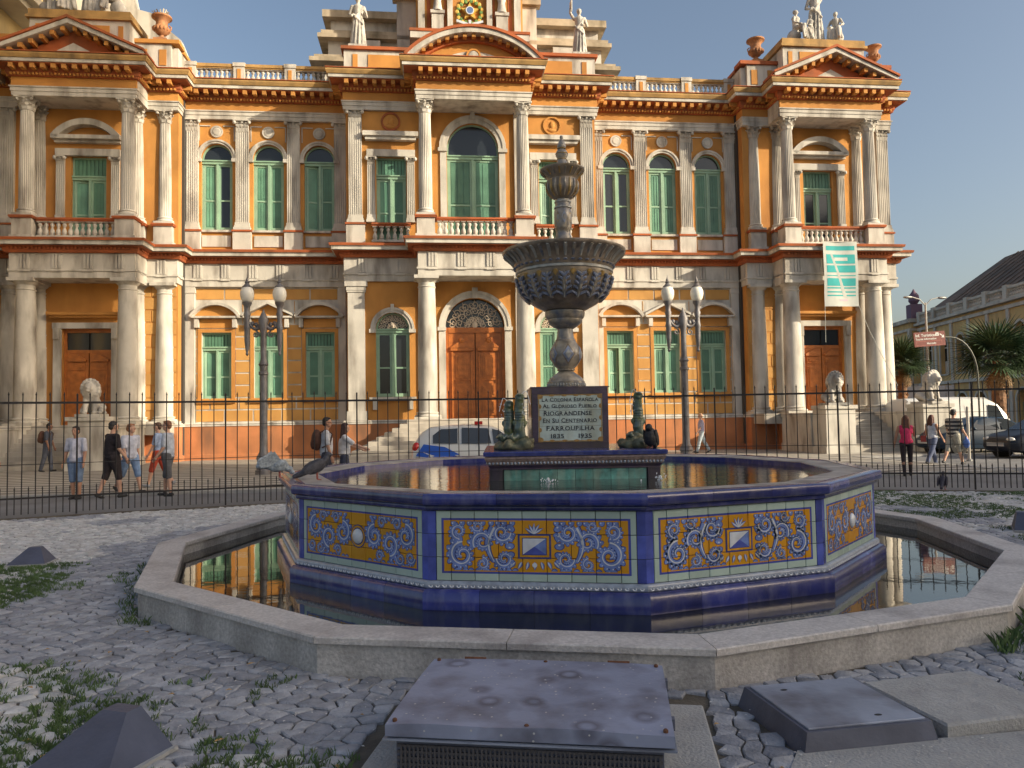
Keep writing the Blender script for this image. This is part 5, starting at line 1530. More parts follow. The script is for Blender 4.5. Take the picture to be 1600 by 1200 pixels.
# --- rock mounds with upright fish on the base, and their jets
ROCK = mat('mossy_rock', (0.15, 0.14, 0.075), 0.6, 0.55, 11.0, 0.8, 22, dirt=(0.07, 0.10, 0.06), damt=.8, dscale=9, stretch=(1, 1, 1), spec=.6, coat=.2)
FISHM = mat('glazed_fish', (0.09, 0.13, 0.11), 0.28, 0.6, 16.0, 0.25, 40, dirt=(0.16, 0.18, 0.03), damt=.9, dscale=12, stretch=(1, 1, 1), **GL)
WSPRAY = mat('falling_water', (0.75, 0.80, 0.85), 0.1, spec=.8)
def fish_group(x, y, label, nf):
    g = thing('fish_sculpture', label, 'sculpture', (FC.x + x, FC.y + y, 1.28), .1)
    m = MB(); rr = random.Random(int(x * 100) + 50)
    for i in range(26):
        a = rr.uniform(0, 6.28); d = rr.uniform(0, .19); h = rr.uniform(.03, .15) * (1.25 - d * 3)
        m.ell((d * cos(a) * 1.15, d * sin(a), max(.02, h * .8)), (rr.uniform(.05, .10), rr.uniform(.05, .09), rr.uniform(.04, .08)), 8, 6, Euler((rr.uniform(-1, 1), rr.uniform(-1, 1), 0)))
    m.ell((0, 0, .03), (.24, .20, .07), 14, 8)
    rk = remesh(part('rock', m, ROCK, g), .014)
    for i in range(nf):
        fx, fy = ((-.06, .02), (.06, -.05), (.0, .14))[i] if nf > 1 else (.02, 0.0)
        ft = .14; hgt = (.42, .50, .42)[i] if nf > 1 else .50
        m = MB()
        P = [(fx + .02, fy, ft), (fx - .012, fy - .01, ft + .10), (fx + .008, fy, ft + .22), (fx - .006, fy + .01, ft + .33), (fx, fy - .01, ft + hgt - .03)]
        m.tube(P, [.055, .062, .056, .062, .048], 12)
        m.ell((fx, fy - .015, ft + hgt - .03), (.058, .055, .055), 12, 8)
        m.ell((fx, fy - .05, ft + hgt), (.045, .035, .016), 10, 6); m.ell((fx, fy - .045, ft + hgt - .05), (.036, .03, .014), 10, 6)
        for sg in (-1, 1):
            m.ell((fx + sg * .055, fy, ft + .16), (.035, .012, .05), 8, 6, Euler((0, sg * .5, 0)))
            m.ell((fx + sg * .045, fy - .035, ft + hgt - .02), (.014, .014, .014), 6, 5)
        m.tube([(fx, fy, ft + .04), (fx - .09, fy - .05, ft - .02), (fx - .13, fy - .06, ft + .03)], [.05, .035, .05], 8)
        for q_ in range(9): m.tube([(fx + (.060) * cos(t_ * .7), fy + .060 * sin(t_ * .7), ft + .06 + q_ * .03) for t_ in range(10)], .0075, 5)
        f = remesh(part('fish', m, FISHM, g), .009)
        q = MB(); J = []
        for t in range(8):
            u = t / 7; J.append((fx + (.02 if i else -.02) + (.10 if i else -.10) * u, fy - .05 - .02 * u, ft + hgt + .06 * u * 3 * (1 - u) + .0 - .25 * max(0, u - .55)))
        q.tube(J, [.004] * 8, 5)
        for t in range(14):
            u = rr.random(); q.ell((fx + (.05 if i else -.09) + rr.uniform(-.03, .03), fy - .07, ft + hgt - .02 - u * .22), (.005, .005, .008), 5, 4)
        tag(part('water_jet', q, WSPRAY, g), kind='stuff')
    return g
fish_group(-.66, -.52, 'mossy rock with two upright glazed fish spouting beside the inscribed plaque', 2)
fish_group(.80, -.42, 'mossy rock with one upright glazed fish near the dark pigeon on the base', 1)
# splashes where the jets meet the water
SPL = mat('splash_foam', (0.8, 0.83, 0.88), 0.3)
for sx, sy in ((-.30, -1.25), (.90, -1.22)):
    m = MB()
    for i in range(26):
        a = rng.uniform(0, 6.28); d = abs(rng.gauss(0, .06)); m.ell((d * cos(a), d * sin(a) * .7, abs(rng.gauss(0, .028))), (rng.uniform(.003, .009),) * 2 + (rng.uniform(.004, .016),), 5, 4)
    s = part('splash', m, SPL, None, (FC.x + sx, FC.y + sy, .953))
    tag(s, 'small white splash on the basin water ' + ('below the plaque' if sx < 0 else 'at the base corner below the dark pigeon'), 'splash')
# ================================================================== FENCE
fence = thing('iron_fence', 'black iron fence of tall spiked bars curving round the fountain garden', 'fence')
def bar_mesh(h, r):
    m = MB(); m.tube([(0, 0, .05), (0, 0, h - .07)], r, 6); m.tube([(0, 0, h - .075), (0, 0, h - .05), (0, 0, h)], [r, r * 1.5, .0015], 6)
    return m.mesh('bar', IRON)
BT, BS = bar_mesh(2.25, .0105), bar_mesh(.55, .0095)
def post_mesh():
    m = MB(); m.box(-.015, .015, -.015, .015, .0, 2.16); m.ell((0, 0, 2.18), (.018, .018, .03), 8, 6)
    return m.mesh('post', IRON)
PM = post_mesh()
def walk(step):
    out = []; rem = 0.0
    for (x0, y0), (x1, y1) in zip(FENCE[1:-1], FENCE[2:-1]):
        L = sqrt((x1 - x0) ** 2 + (y1 - y0) ** 2); t = rem
        while t < L: out.append((x0 + (x1 - x0) * t / L, y0 + (y1 - y0) * t / L, atan2(y1 - y0, x1 - x0))); t += step
        rem = t - L
    return out
W_ = walk(.107)
for i, (x, y, a) in enumerate(W_):
    if i % 24 == 0: link('post', PM, fence, (x, y, .03), (0, 0, a))
    elif i % 2 == 0: link('bar', BT, fence, (x, y, .02), (rng.uniform(-.006, .006), rng.uniform(-.006, .006), a))
    else: link('short_bar', BS, fence, (x, y, .02), (0, 0, a))
for z, hh in ((2.07, .02), (1.62, .004), (.96, .006), (.36, .016)):
    m = MB(); m.sweep(FENCE[1:-1], [(-.012, z - hh), (.012, z - hh), (.012, z + hh), (-.012, z + hh)]); part('rail', m, IRON, fence)

# ================================================================== LAMPS
def lamp_parts(root):
    m = MB(); m.lathe([(.26, 0), (.26, .12), (.22, .16), (.20, .45), (.23, .48), (.21, .55), (.13, .70), (.12, .9), (.115, 3.1), (.15, 3.14), (.15, 3.2), (.11, 3.24), (.12, 3.4), (.16, 3.44), (.12, 3.5), (.095, 3.6), (.09, 4.4), (.13, 4.6), (.16, 4.85), (.10, 5.0), (.04, 5.12), (.02, 5.2)], 20)
    part('post', m, LAMPM, root, smooth=.7)
    m = MB()
    for k in (-1, 1):
        P = [(k * (.08 + .40 * t), 0, 4.66 - .16 * sin(pi * t) + .16 * t) for t in [i / 8 for i in range(9)]]
        m.tube(P, [.075, .07, .06, .06, .055, .05, .05, .05, .05], 8)
        S = []
        for i in range(18): t = i / 17; an = pi / 2 + k * t * 7.5; rr = .11 * (1 - .8 * t); S.append((k * .24 + rr * cos(an), 0, 4.40 + rr * sin(an)))
        m.tube(S, [.028] * 10 + [.02] * 8, 6)
        for q in range(3): m.ell((k * (.10 + .12 * q), 0, 4.68 + .03 * q), (.07, .05, .08), 8, 6)
    part('scroll_arm', m, LAMPM, root, smooth=.8)
    for k in (-1, 1):
        m = MB(); m.lathe([(.012, 3.72), (.05, 3.78), (.03, 3.84), (.055, 3.92), (.085, 4.2), (.09, 4.55), (.11, 4.6), (.09, 4.66), (.075, 4.85), (.11, 5.05), (.085, 5.1), (.09, 5.28), (.14, 5.36), (.15, 5.42)], 16, (k * .50, 0, 0))
        h = part('lamp_holder', m, LAMPM, root, smooth=.7)
        m = MB(); m.lathe([(.13, 5.42), (.18, 5.50), (.215, 5.64), (.21, 5.76), (.17, 5.86), (.13, 5.90)], 24, (k * .50, 0, 0)); part('globe', m, GLOBE, h, smooth=1.2)
        m = MB(); m.lathe([(.15, 5.895), (.15, 5.92), (.10, 5.96), (.06, 6.02), (.08, 6.06), (.04, 6.10), (.045, 6.14), (.012, 6.22), (.004, 6.30)], 16, (k * .50, 0, 0)); part('lamp_cap', m, LAMPM, h, smooth=.7)
lp = thing('street_lamp', 'shaded grey cast iron lamp post with two globes before the wing by the taller building', 'street lamp', (-7.83, 23.68, .02), PHI, 'twin globe lamps in front of the palace')
lamp_parts(lp)
lp2 = dup(lp); lp2.location = (5.72, 24.9, .02); lp2['label'] = 'sunlit cast iron lamp post with two globes before the wing next to the banner'

# ================================================================== FOREGROUND METALWORK
SHEET = mat('painted_sheet_metal', (0.30, 0.34, 0.43), 0.42, 0.22, 3.5, 0.12, 30, metal=.25, dirt=(0.055, 0.045, 0.05), damt=.85, dscale=2.6, stretch=(1, 1, 1))
SHEETD = mat('dark_sheet_metal', (0.11, 0.12, 0.165), 0.5, 0.25, 5.0, 0.15, 30, metal=.3)
def stained_lid():
    m = mat('stained_lid_metal', (0.28, 0.315, 0.44), 0.40, 0.18, 3.0, 0.10, 40, metal=.2, dirt=(0.07, 0.06, 0.07), damt=.8, dscale=3.5, stretch=(1, 1, 1))
    n, l = m.node_tree.nodes, m.node_tree.links; p = n['Principled BSDF']; src = p.inputs['Base Color'].links[0].from_socket
    geo = n.new('ShaderNodeNewGeometry'); v = n.new('ShaderNodeTexVoronoi'); v.inputs['Scale'].default_value = 4.2
    l.new(geo.outputs['Position'], v.inputs['Vector'])
    r = n.new('ShaderNodeValToRGB'); e = r.color_ramp.elements
    e[0].position = .10; e[0].color = (1, 1, 1, 1); e[1].position = .34; e[1].color = (1, 1, 1, 1)
    x_ = e.new(.20); x_.color = (.42, .38, .38, 1)
    l.new(v.outputs['Distance'], r.inputs[0])
    sp = n.new('ShaderNodeTexVoronoi'); sp.inputs['Scale'].default_value = 20; l.new(geo.outputs['Position'], sp.inputs['Vector'])
    lt = n.new('ShaderNodeMath'); lt.operation = 'LESS_THAN'; lt.inputs[1].default_value = .11; l.new(sp.outputs['Distance'], lt.inputs[0])
    a = n.new('ShaderNodeMix'); a.data_type = 'RGBA'; a.blend_type = 'MULTIPLY'; a.inputs[0].default_value = .8; l.new(src, a.inputs[6]); l.new(r.outputs[0], a.inputs[7])
    b = n.new('ShaderNodeMix'); b.data_type = 'RGBA'; l.new(lt.outputs[0], b.inputs[0]); l.new(a.outputs[2], b.inputs[6]); b.inputs[7].default_value = (.5, .5, .5, 1)
    l.new(b.outputs[2], p.inputs['Base Color'])
    return m
LIDM = stained_lid()
hb = thing('utility_cabinet', 'low grey metal service cabinet with a wide stained overhanging lid', 'cabinet', HATCH_C, HATCH_A)
m = MB(); m.box(-.59, .59, -.44, .42, .04, .225); part('body', m, SHEETD, hb)
# perforated front: rows of small slots between bars
m = MB()
for i in range(60):
    x = -.57 + i * .0193; m.box(x, x + .009, -.452, -.44, .05, .20)
for j in range(6): m.box(-.585, .585, -.449, -.44, .055 + j * .027, .066 + j * .027)
part('vent_grille', m, mat('grille_metal', (0.085, 0.08, 0.085), .6, metal=.3), hb)
m = MB(); m.box(-.645, .645, -.475, .44, .225, .232); part('ledge', m, SHEET, hb)
lid = MB()
nx, ny = 14, 10
top = []
for j in range(ny + 1):
    for i in range(nx + 1):
        x, y = -.635 + 1.27 * i / nx, -.465 + .92 * j / ny
        top.append((x, y, .300 + .004 * sin(i * .9) * cos(j * .8) - .010 * (abs(2 * i / nx - 1) ** 4) * (abs(2 * j / ny - 1) ** 3)))
lid.add(top, [(j * (nx + 1) + i, j * (nx + 1) + i + 1, (j + 1) * (nx + 1) + i + 1, (j + 1) * (nx + 1) + i) for j in range(ny) for i in range(nx)])
edge = [(i, 0) for i in range(nx + 1)] + [(nx, j) for j in range(1, ny + 1)] + [(i, ny) for i in range(nx - 1, -1, -1)] + [(0, j) for j in range(ny - 1, 0, -1)]
P = [top[j * (nx + 1) + i] for i, j in edge]; n = len(P)
lid.add(P + [(x, y, .240) for x, y, z in P], [(i, n + i, n + (i + 1) % n, (i + 1) % n) for i in range(n)])
part('lid', lid, LIDM, hb, smooth=.5)
m = MB()
for y in (-.25, .25): m.box(.632, .650, y - .02, y + .02, .235, .285); m.box(-.68, -.632, y + .18, y + .22, .21, .23)
part('hasp', m, SHEETD, hb)
RUSTY = mat('rusty_fixings', (.14, .06, .03), .85, .4, 30, .4, 60)
for x_, y_ in ((-.60, -.43), (.60, -.43), (-.60, .42), (.60, .42), (0, -.44), (0, .43)):
    m = MB(); m.lathe([(.011, .291), (.011, .303), (.007, .307)], 8, (x_, y_, 0)); part('bolt', m, RUSTY, hb, smooth=.6)
for x_ in (-.4, .4):
    m = MB(); m.tube([(x_ - .06, .462, .296), (x_ + .06, .462, .296)], .011, 8); part('hinge', m, RUSTY, hb, smooth=.8)
m = MB(); m.cbox(-.80, .86, -.9, .60, -.1, .035, .01)
tag(part('concrete_slab', m, CONC, None, HATCH_C, (0, 0, HATCH_A)), 'flat concrete footing slab under the low metal service cabinet', 'slab')
# access cover in its sloped frame, concrete cover beside it
ac = thing('access_cover', 'square blue grey metal access cover in a raised frame', 'access cover', LID_C, LID_A)
m = MB(); m.add([(-.37, -.345, -.02), (.37, -.345, -.02), (.37, .345, -.02), (-.37, .345, -.02), (-.335, -.32, .10), (.345, -.32, .10), (.345, .32, .10), (-.335, .32, .10)],
                [(0, 1, 5, 4), (1, 2, 6, 5), (2, 3, 7, 6), (3, 0, 4, 7), (4, 5, 6, 7)]); part('frame', m, SHEETD, ac)
m = MB(); m.cbox(-.315, .325, -.30, .30, .101, .110, .003); part('cover_plate', m, SHEET, ac)
m = MB()
for x, y in ((-.16, .20), (.12, -.22)): m.ell((x, y, .1105), (.022, .012, .003), 10, 4)
part('lifting_hole', m, BLACK, ac)
m = MB(); m.cbox(-.33, .42, -.32, .32, -.05, .075, .012)
tag(part('concrete_cover', m, CONC, None, (2.41, 4.24, 0), (0, 0, LID_A + .05)), 'square pale concrete cover slab beside the metal access cover', 'slab')
m = MB(); m.prismz([(1.05, 2.5), (4.2, 2.5), (4.2, 4.08), (2.6, 3.92), (1.36, 3.74), (1.2, 3.45)], -.05, .012)
tag(part('cement_patch', m, CONC), kind='structure')
# wedge floodlights
def wedge(loc, rz, label, s=1.0):
    g = thing('floodlight', label, 'floodlight', loc, rz, 'wedge floodlights on the paving')
    m = MB(); w, d, h = .30 * s, .26 * s, .27 * s
    m.add([(-w, -d, 0.02), (w, -d, 0.02), (w, d, .02), (-w, d, .02), (-.09 * s, d * .35, h), (.10 * s, d * .35, h), (.10 * s, d * .8, h), (-.09 * s, d * .8, h)],
          [(0, 1, 5, 4), (1, 2, 6, 5), (2, 3, 7, 6), (3, 0, 4, 7), (4, 5, 6, 7), (3, 2, 1, 0)])
    part('housing', m, mat('floodlight_paint', (.07, .08, .125), .5, .2, 6, .2, 40), g)
    m = MB(); m.box(-w * 1.1, w * 1.1, -d * 1.05, d * 1.05, 0.0, .02); part('base_plate', m, CONC, g)
    m = MB(); m.add([(.0, -d * .1 - .002, h * .62), (.09 * s, -d * .1 - .002, h * .62), (.085 * s, d * .06 - .002, h * .76), (.005, d * .06 - .002, h * .76)], [(0, 1, 2, 3)])
    part('rating_plate', m, mat('plate_silver', (.5, .5, .52), .4, metal=.5), g)
wedge((-5.76, 9.05, .012), radians(12), 'small dark wedge floodlight housing with a silver plate, away from the pool wall', .68)
wedge((-2.03, 3.74, .012), radians(-18), 'large dark wedge floodlight housing without a plate among grassy setts', .80)
wedge((7.05, 10.3, .012), radians(60), 'dark wedge floodlight housing behind the pool wall near the cars', .9)

# ================================================================== LIONS, STATUES, URNS
def lion(loc, rz, label):
    g = thing('stone_lion', label, 'statue', loc, rz, 'stone lions beside the palace stairs')
    m = MB(); m.box(-.42, .42, -.62, .55, 0, .10); part('plinth', m, STONE, g)
    m = MB()
    m.limb((0, .30, .36), (0, -.12, .72), .27, .24); m.ell((0, .26, .34), (.30, .34, .26), 12, 8)
    for k in (-1, 1):
        m.limb((k * .15, -.18, .72), (k * .16, -.34, .14), .12, .075); m.ell((k * .16, -.42, .145), (.09, .14, .06), 10, 6)
        m.limb((k * .25, .22, .34), (k * .30, -.10, .22), .17, .10); m.ell((k * .28, -.16, .15), (.09, .18, .06), 10, 6)
    m.ell((0, -.22, 1.0), (.30, .28, .34), 14, 10)                    # mane
    for i in range(16):
        a = i * 2 * pi / 16; m.ell((.27 * cos(a), -.27, 1.02 + .31 * sin(a)), (.085, .11, .085), 8, 6)
        m.ell((.22 * cos(a), -.06, .92 + .30 * sin(a)), (.10, .14, .12), 8, 6)
    m.ell((0, -.40, 1.06), (.17, .18, .20), 12, 8); m.ell((0, -.56, 1.0), (.105, .11, .10), 10, 8); m.ell((0, -.62, .93), (.07, .06, .05), 8, 6); m.ell((0, -.65, 1.03), (.05, .04, .035), 8, 6)
    for k in (-1, 1): m.ell((k * .15, -.30, 1.25), (.06, .04, .065), 8, 6); m.ell((k * .075, -.55, 1.09), (.03, .03, .022), 8, 6)
    m.tube([(0, .52, .16), (.16, .62, .14), (.32, .45, .14), (.38, .2, .15)], [.05, .045, .04, .06], 8)
    remesh(part('body', m, STONE, g), .022)
for k in (-1, 1):
    for a in (-1, 1):
        pav = 'banner pavilion' if k > 0 else 'unbannered pavilion'
        inner = (a * k < 0)
        lion(pal(k * 16.4 + a * 2.08, 5.4, 1.95), PHI + a * .15, 'seated stone lion on a white pedestal, %s, %s side of the stairs' % (pav, 'palace centre' if inner else 'outer end'))
def figure(m, base, H, pose='stand', face=0.0, raise_arm=None, arms=True):
    """draped classical figure"""
    bx, by, bz = base; c, s = cos(face), sin(face); f = H / 1.75
    def T(x, y, z): return (bx + (x * c - y * s) * f, by + (x * s + y * c) * f, bz + z * f)
    if pose == 'stand':
        for z, rx in ((.02, .27), (.2, .25), (.45, .22), (.7, .20), (.92, .19)):
            m.ell(T(.02 * sin(z * 5), 0, z), (rx * f, rx * .8 * f, .22 * f), 12, 6)
        for i in range(12):
            a = i * 2 * pi / 12; m.limb(T(.25 * cos(a), .21 * sin(a), .03), T(.17 * cos(a + .2), .14 * sin(a + .2), .95), .038 * f, .028 * f, 6)
        m.limb(T(-.16, -.14, 1.05), T(.14, -.16, .75), .04 * f, .035 * f, 6); m.limb(T(.18, -.08, 1.35), T(-.10, -.17, .95), .045 * f, .04 * f, 6)
        top = .0
    else:
        m.ell(T(0, .10, .30), (.30 * f, .30 * f, .30 * f), 12, 8); m.limb(T(-.10, 0, .62), T(-.16, -.42, .58), .12 * f, .10 * f); m.limb(T(.10, 0, .62), T(.18, -.45, .52), .12 * f, .10 * f)
        m.limb(T(-.16, -.42, .58), T(-.18, -.44, .05), .10 * f, .07 * f); m.limb(T(.18, -.45, .52), T(.24, -.62, .06), .10 * f, .07 * f)
        for i in range(7): m.limb(T(-.25 + i * .085, -.40 - .05 * (i % 2), .5), T(-.28 + i * .1, -.46 - .06 * (i % 2), .03), .045 * f, .05 * f, 6)
        top = -.30
    m.limb(T(0, 0, 1.0 + top), T(0, 0, 1.33 + top), .15 * f, .16 * f); m.ell(T(0, 0, 1.36 + top), (.20 * f, .12 * f, .12 * f), 12, 8)
    m.limb(T(0, 0, 1.42 + top), T(0, -.01, 1.55 + top), .06 * f, .055 * f); m.ell(T(0, -.02, 1.64 + top), (.088 * f, .10 * f, .12 * f), 12, 8); m.ell(T(0, .03, 1.68 + top), (.10 * f, .10 * f, .10 * f), 10, 8)
    m.ell(T(0, -.12, 1.62 + top), (.018 * f, .025 * f, .03 * f), 6, 5)
    for k in (-1, 1):
        sh = T(k * .19, 0, 1.38 + top)
        if raise_arm == k: el, ha = T(k * .32, -.05, 1.60 + top), T(k * .30, -.12, 1.92 + top)
        elif pose == 'stand': el, ha = T(k * .28, .03, 1.10), T(k * .22, -.18, .98 if k < 0 else 1.15)
        else: el, ha = T(k * .32, -.05, 1.10 + top), T(k * .26, -.34, .95 + top)
        m.limb(sh, el, .062 * f, .05 * f); m.limb(el, ha, .05 * f, .035 * f); m.ell(ha, (.045 * f, .045 * f, .055 * f), 8, 6)
def statue(name, label, s, d, z, H, figs, grp=None, plinth=.12):
    g = thing(name, label, 'statue', pal(s, d, z), PHI, grp)
    m = MB(); x0 = min(f[0] for f in figs) - .4; x1 = max(f[0] for f in figs) + .4
    m.box(x0, x1, -.4, .4, 0, plinth); part('plinth', m, STONE, g)
    for fx, fy, fz, fh, pose, face, ra in figs:
        m = MB(); figure(m, (fx, fy, plinth + fz), fh, pose, face, ra)
        if ra: # a staff or torch in the lifted hand
            f = fh / 1.75; m.limb((fx + ra * .30 * f, fy - .12 * f, plinth + fz + 1.6 * f), (fx + ra * .30 * f, fy - .12 * f, plinth + fz + 2.15 * f), .03 * f, .045 * f)
        remesh(part('figure', m, STONE, g), .026)
statue('statue', 'white robed stone statue standing on the parapet before the stepped attic, arm lowered', -5.0, 1.25, 18.06, 2.3, [(0, 0, 0, 2.35, 'stand', .15, None)])
statue('statue', 'white robed stone statue lifting one arm on the parapet beside the clock tower', 5.0, 1.25, 18.06, 2.3, [(0, 0, 0, 2.2, 'stand', -.2, -1)])
statue('statue_group', 'stone group of standing and seated figures above the banner pavilion pediment', 16.5, 1.1, 19.12, 2.4, [(0, 0, .1, 2.6, 'stand', 0, 1), (-1.0, -.05, 0, 1.9, 'sit', .7, None), (1.0, -.05, 0, 1.9, 'sit', -.7, None), (-.35, -.2, 0, 1.3, 'stand', .2, None)])
statue('statue_group', 'dark weathered stone group of figures above the pediment by the white gable wall', -16.5, 1.1, 19.12, 2.4, [(0.2, 0, .1, 2.6, 'stand', 0, -1), (-.9, -.05, 0, 2.0, 'sit', .6, None), (1.2, -.05, 0, 2.0, 'sit', -.8, None), (-1.6, 0, 0, 1.6, 'sit', 1.0, None)])
URNM = mat('terracotta_urn', (0.42, 0.19, 0.08), .8, .3, 4, .4, 20, dirt=(0.12, 0.07, 0.05), damt=.7, dscale=3)
def urn(s, d, z, label, plant=False, sc=1.0):
    g = thing('urn', label, 'urn', pal(s, d, z), PHI, 'terracotta urns on the palace parapets'); g.scale = (sc, sc, sc)
    m = MB(); m.box(-.28, .28, -.28, .28, 0, .14); m.lathe([(.20, .14), (.22, .2), (.10, .28), (.10, .34), (.20, .40), (.30, .52), (.32, .64), (.30, .72), (.25, .76), (.24, .90), (.26, .98), (.36, 1.08), (.42, 1.12), (.42, 1.18), (.36, 1.18), (.28, 1.1)], 24)
    part('vase', m, URNM, g, smooth=.7)
    m = MB()
    for k in (-1, 1): m.tube([(k * .28, 0, .55), (k * .38, 0, .6), (k * .40, 0, .72), (k * .30, 0, .80)], .03, 6)
    for i in range(14): a = 2 * pi * i / 14; m.ell((.31 * cos(a), .31 * sin(a), .60), (.05, .05, .09), 6, 5)
    part('handle', m, URNM, g, smooth=.8)
    if plant:
        m = MB()
        for i in range(60):
            a = rng.uniform(0, 6.28); L = rng.uniform(.15, .4); e_ = rng.uniform(.5, 1.4); w = .02
            p0 = Vector((.1 * cos(a), .1 * sin(a), 1.1)); p1 = p0 + Vector((cos(a) * cos(e_), sin(a) * cos(e_), sin(e_))) * L; sd_ = Vector((-sin(a), cos(a), 0)) * w
            m.add([p0 - sd_, p0 + sd_, p1 + sd_ * 1.5, p1 - sd_ * 1.5], [(0, 1, 2, 3)])
        part('dry_plant', m, mat('dry_stalks', (.5, .45, .36), .8), g)
urn(-13.5, .85, 18.27, 'terracotta urn holding pale dry stalks before the white gable wall', True)
urn(13.6, .85, 18.27, 'empty terracotta urn on the parapet between the balustrade and the banner pavilion')
urn(19.55, .85, 18.27, 'terracotta urn at the outer corner of the banner pavilion', sc=.9)

# ================================================================== BIRDS
def bird(label, loc, rz, col, pose='stand', s=1.0):
    g = thing('pigeon', label, 'bird', loc, rz, 'pigeons around the fountain'); g.scale = (s, s, s)
    fm = mat('feathers_%02d%02d%02d' % tuple(int(c * 99) for c in col), col, .6, .45, 40, .2, 60)
    m = MB()
    if pose == 'stand':
        m.ell((0, 0, .115), (.052, .10, .058), 12, 8, Euler((.45, 0, 0))); m.limb((0, .075, .155), (0, .10, .20), .032, .024); m.ell((0, .108, .212), (.025, .030, .026), 10, 8); m.limb((0, .13, .210), (0, .152, .204), .008, .003, 6)
        m.tube([(0, -.07, .085), (0, -.13, .055), (0, -.19, .035)], [.035, .026, .018], 8)
    elif pose == 'hunch':
        m.ell((0, 0, .12), (.075, .085, .105), 12, 8); m.ell((0, .05, .225), (.042, .045, .042), 10, 8); m.limb((0, .09, .225), (0, .115, .215), .010, .004, 6); m.tube([(0, -.05, .08), (0, -.11, .03), (0, -.15, .0)], [.04, .03, .02], 8)
    else:
        m.ell((0, 0, .12), (.055, .105, .060), 12, 8, Euler((.1, 0, 0))); m.ell((0, .10, .09), (.03, .05, .03), 10, 8); m.ell((0, .135, .055), (.025, .03, .025), 8, 6); m.tube([(0, -.08, .12), (0, -.15, .125), (0, -.22, .125)], [.035, .026, .018], 8)
    remesh(part('body', m, fm, g), .006)
    m = MB()
    for k in (-1, 1):
        if pose == 'flap':
            P = []
            for t in range(9):                      # raised wing: fan of primaries
                a = -.35 + t * .22; L = .20 + .03 * sin(t * .8); P.append((k * (.045 + .03 * t / 8), -.03 - L * cos(a) * .75, .15 + L * sin(a) * .62))
            b = m.add([(k * .035, .04, .15), (k * .04, .05, .12)] + P, [])
            for t in range(8): m.face((b, b + 2 + t, b + 3 + t))
            m.ell((k * .045, .01, .145), (.018, .07, .035), 10, 6, Euler((.3, 0, 0)))
        else:
            m.ell((k * (.05 if pose == 'stand' else .068), -.02, .115), (.014, .105, .045), 10, 6, Euler((.5 if pose == 'stand' else 1.1, 0, 0)))
    part('wing', m, fm, g, smooth=1.0)
    m = MB()
    for k in (-1, 1):
        m.tube([(k * .022, .01, .075), (k * .022, .015, .006)], .005, 5)
        for q in (-.5, 0, .5): m.tube([(k * .022, .015, .005), (k * .022 + .03 * sin(q), .015 + .03 * cos(q), .004)], .003, 4)
    part('leg', m, mat('bird_legs', (.35, .10, .08), .6), g)
bird('pale blue grey pigeon flapping its wings on the basin rim by the lamp', (-2.62, 8.42, 1.026), radians(-60), (.32, .37, .42), 'flap', 1.1)
bird('dark grey pigeon standing on the basin rim, tail to the lamp', (-2.10, 8.02, 1.026), radians(-65), (.055, .055, .07), 'stand', 1.25)
bird('hunched black pigeon with white specks on the plinth corner', (1.58, 8.66, 1.28), radians(150), (.018, .018, .022), 'hunch', 1.05)
bird('dark pigeon standing on the paving beside the fence', (8.85, 15.6, .02), radians(-35), (.05, .045, .06), 'stand', 1.6)

# ================================================================== VEHICLES
TYRE = mat('tyre_rubber', (.02, .02, .02), .85); RIMM = mat('alloy', (.5, .5, .5), .35, metal=.8); CGL = mat('car_glass', (.03, .035, .04), .05, spec=.8)
def wheel(root, x, y, r=.31, w=.19):
    m = MB(); m.lathe([(r * .68, -w / 2), (r * .95, -w / 2), (r, -w * .35), (r, w * .35), (r * .95, w / 2), (r * .68, w / 2)], 28); t = part('wheel', m, TYRE, root, (x, y, r), (pi / 2, 0, 0), .6)
    m = MB(); m.lathe([(r * .66, -w * .45), (r * .7, -w * .40), (r * .7, w * .40), (r * .66, w * .45)], 24)
    for i in range(5):
        a = 2 * pi * i / 5; m.limb((0, 0, w * .34), (r * .64 * cos(a), r * .64 * sin(a), w * .38), r * .14, r * .08, 6); m.limb((0, 0, -w * .34), (r * .64 * cos(a), r * .64 * sin(a), -w * .38), r * .14, r * .08, 6)
    part('rim', m, RIMM, t, smooth=.6)
def car(name, label, loc, rz, paint, st, wheels, group=None, glass=(), cat='car'):
    """st: stations (x, half width, z sill, z belt, z roof, roof half width); nose at +x"""
    g = thing(name, label, cat, loc, rz, group)
    m = MB(); rows = []
    for x, hw, zs, zb, zr, rw in st:
        sec = [(-hw * .80, zs), (-hw * .97, zs + .06), (-hw, zs + (zb - zs) * .45), (-hw * .985, zs + (zb - zs) * .8), (-hw * .94, zb), (-(rw + (hw * .94 - rw) * .5), zb + (zr - zb) * .55), (-rw, zb + (zr - zb) * .90), (-rw * .75, zr - .004), (0, zr + .01)]
        sec = sec + [(-y, z) for y, z in sec[-2::-1]]
        rows.append([(x, y, z) for y, z in sec])
    n = len(rows[0]); vs = [p for r_ in rows for p in r_]
    fs = [(i * n + k, (i + 1) * n + k, (i + 1) * n + k + 1, i * n + k + 1) for i in range(len(rows) - 1) for k in range(n - 1)]
    fs += [(i * n + n - 1, (i + 1) * n + n - 1, (i + 1) * n, i * n) for i in range(len(rows) - 1)]
    fs += [tuple(range(n)), tuple((len(rows) - 1) * n + k for k in range(n - 1, -1, -1))]
    m.add(vs, fs); b = part('body', m, paint, g, smooth=.75)
    for x, y in wheels:
        for k in (-1, 1): 
            wheel(g, x, k * y)
            a = MB(); a.ring(x, .31, .0, .37, k * (y + .06), k * (y - .12), 0, 2 * pi, 20); part('wheel_arch', a, BLACK, g)
    return g, b
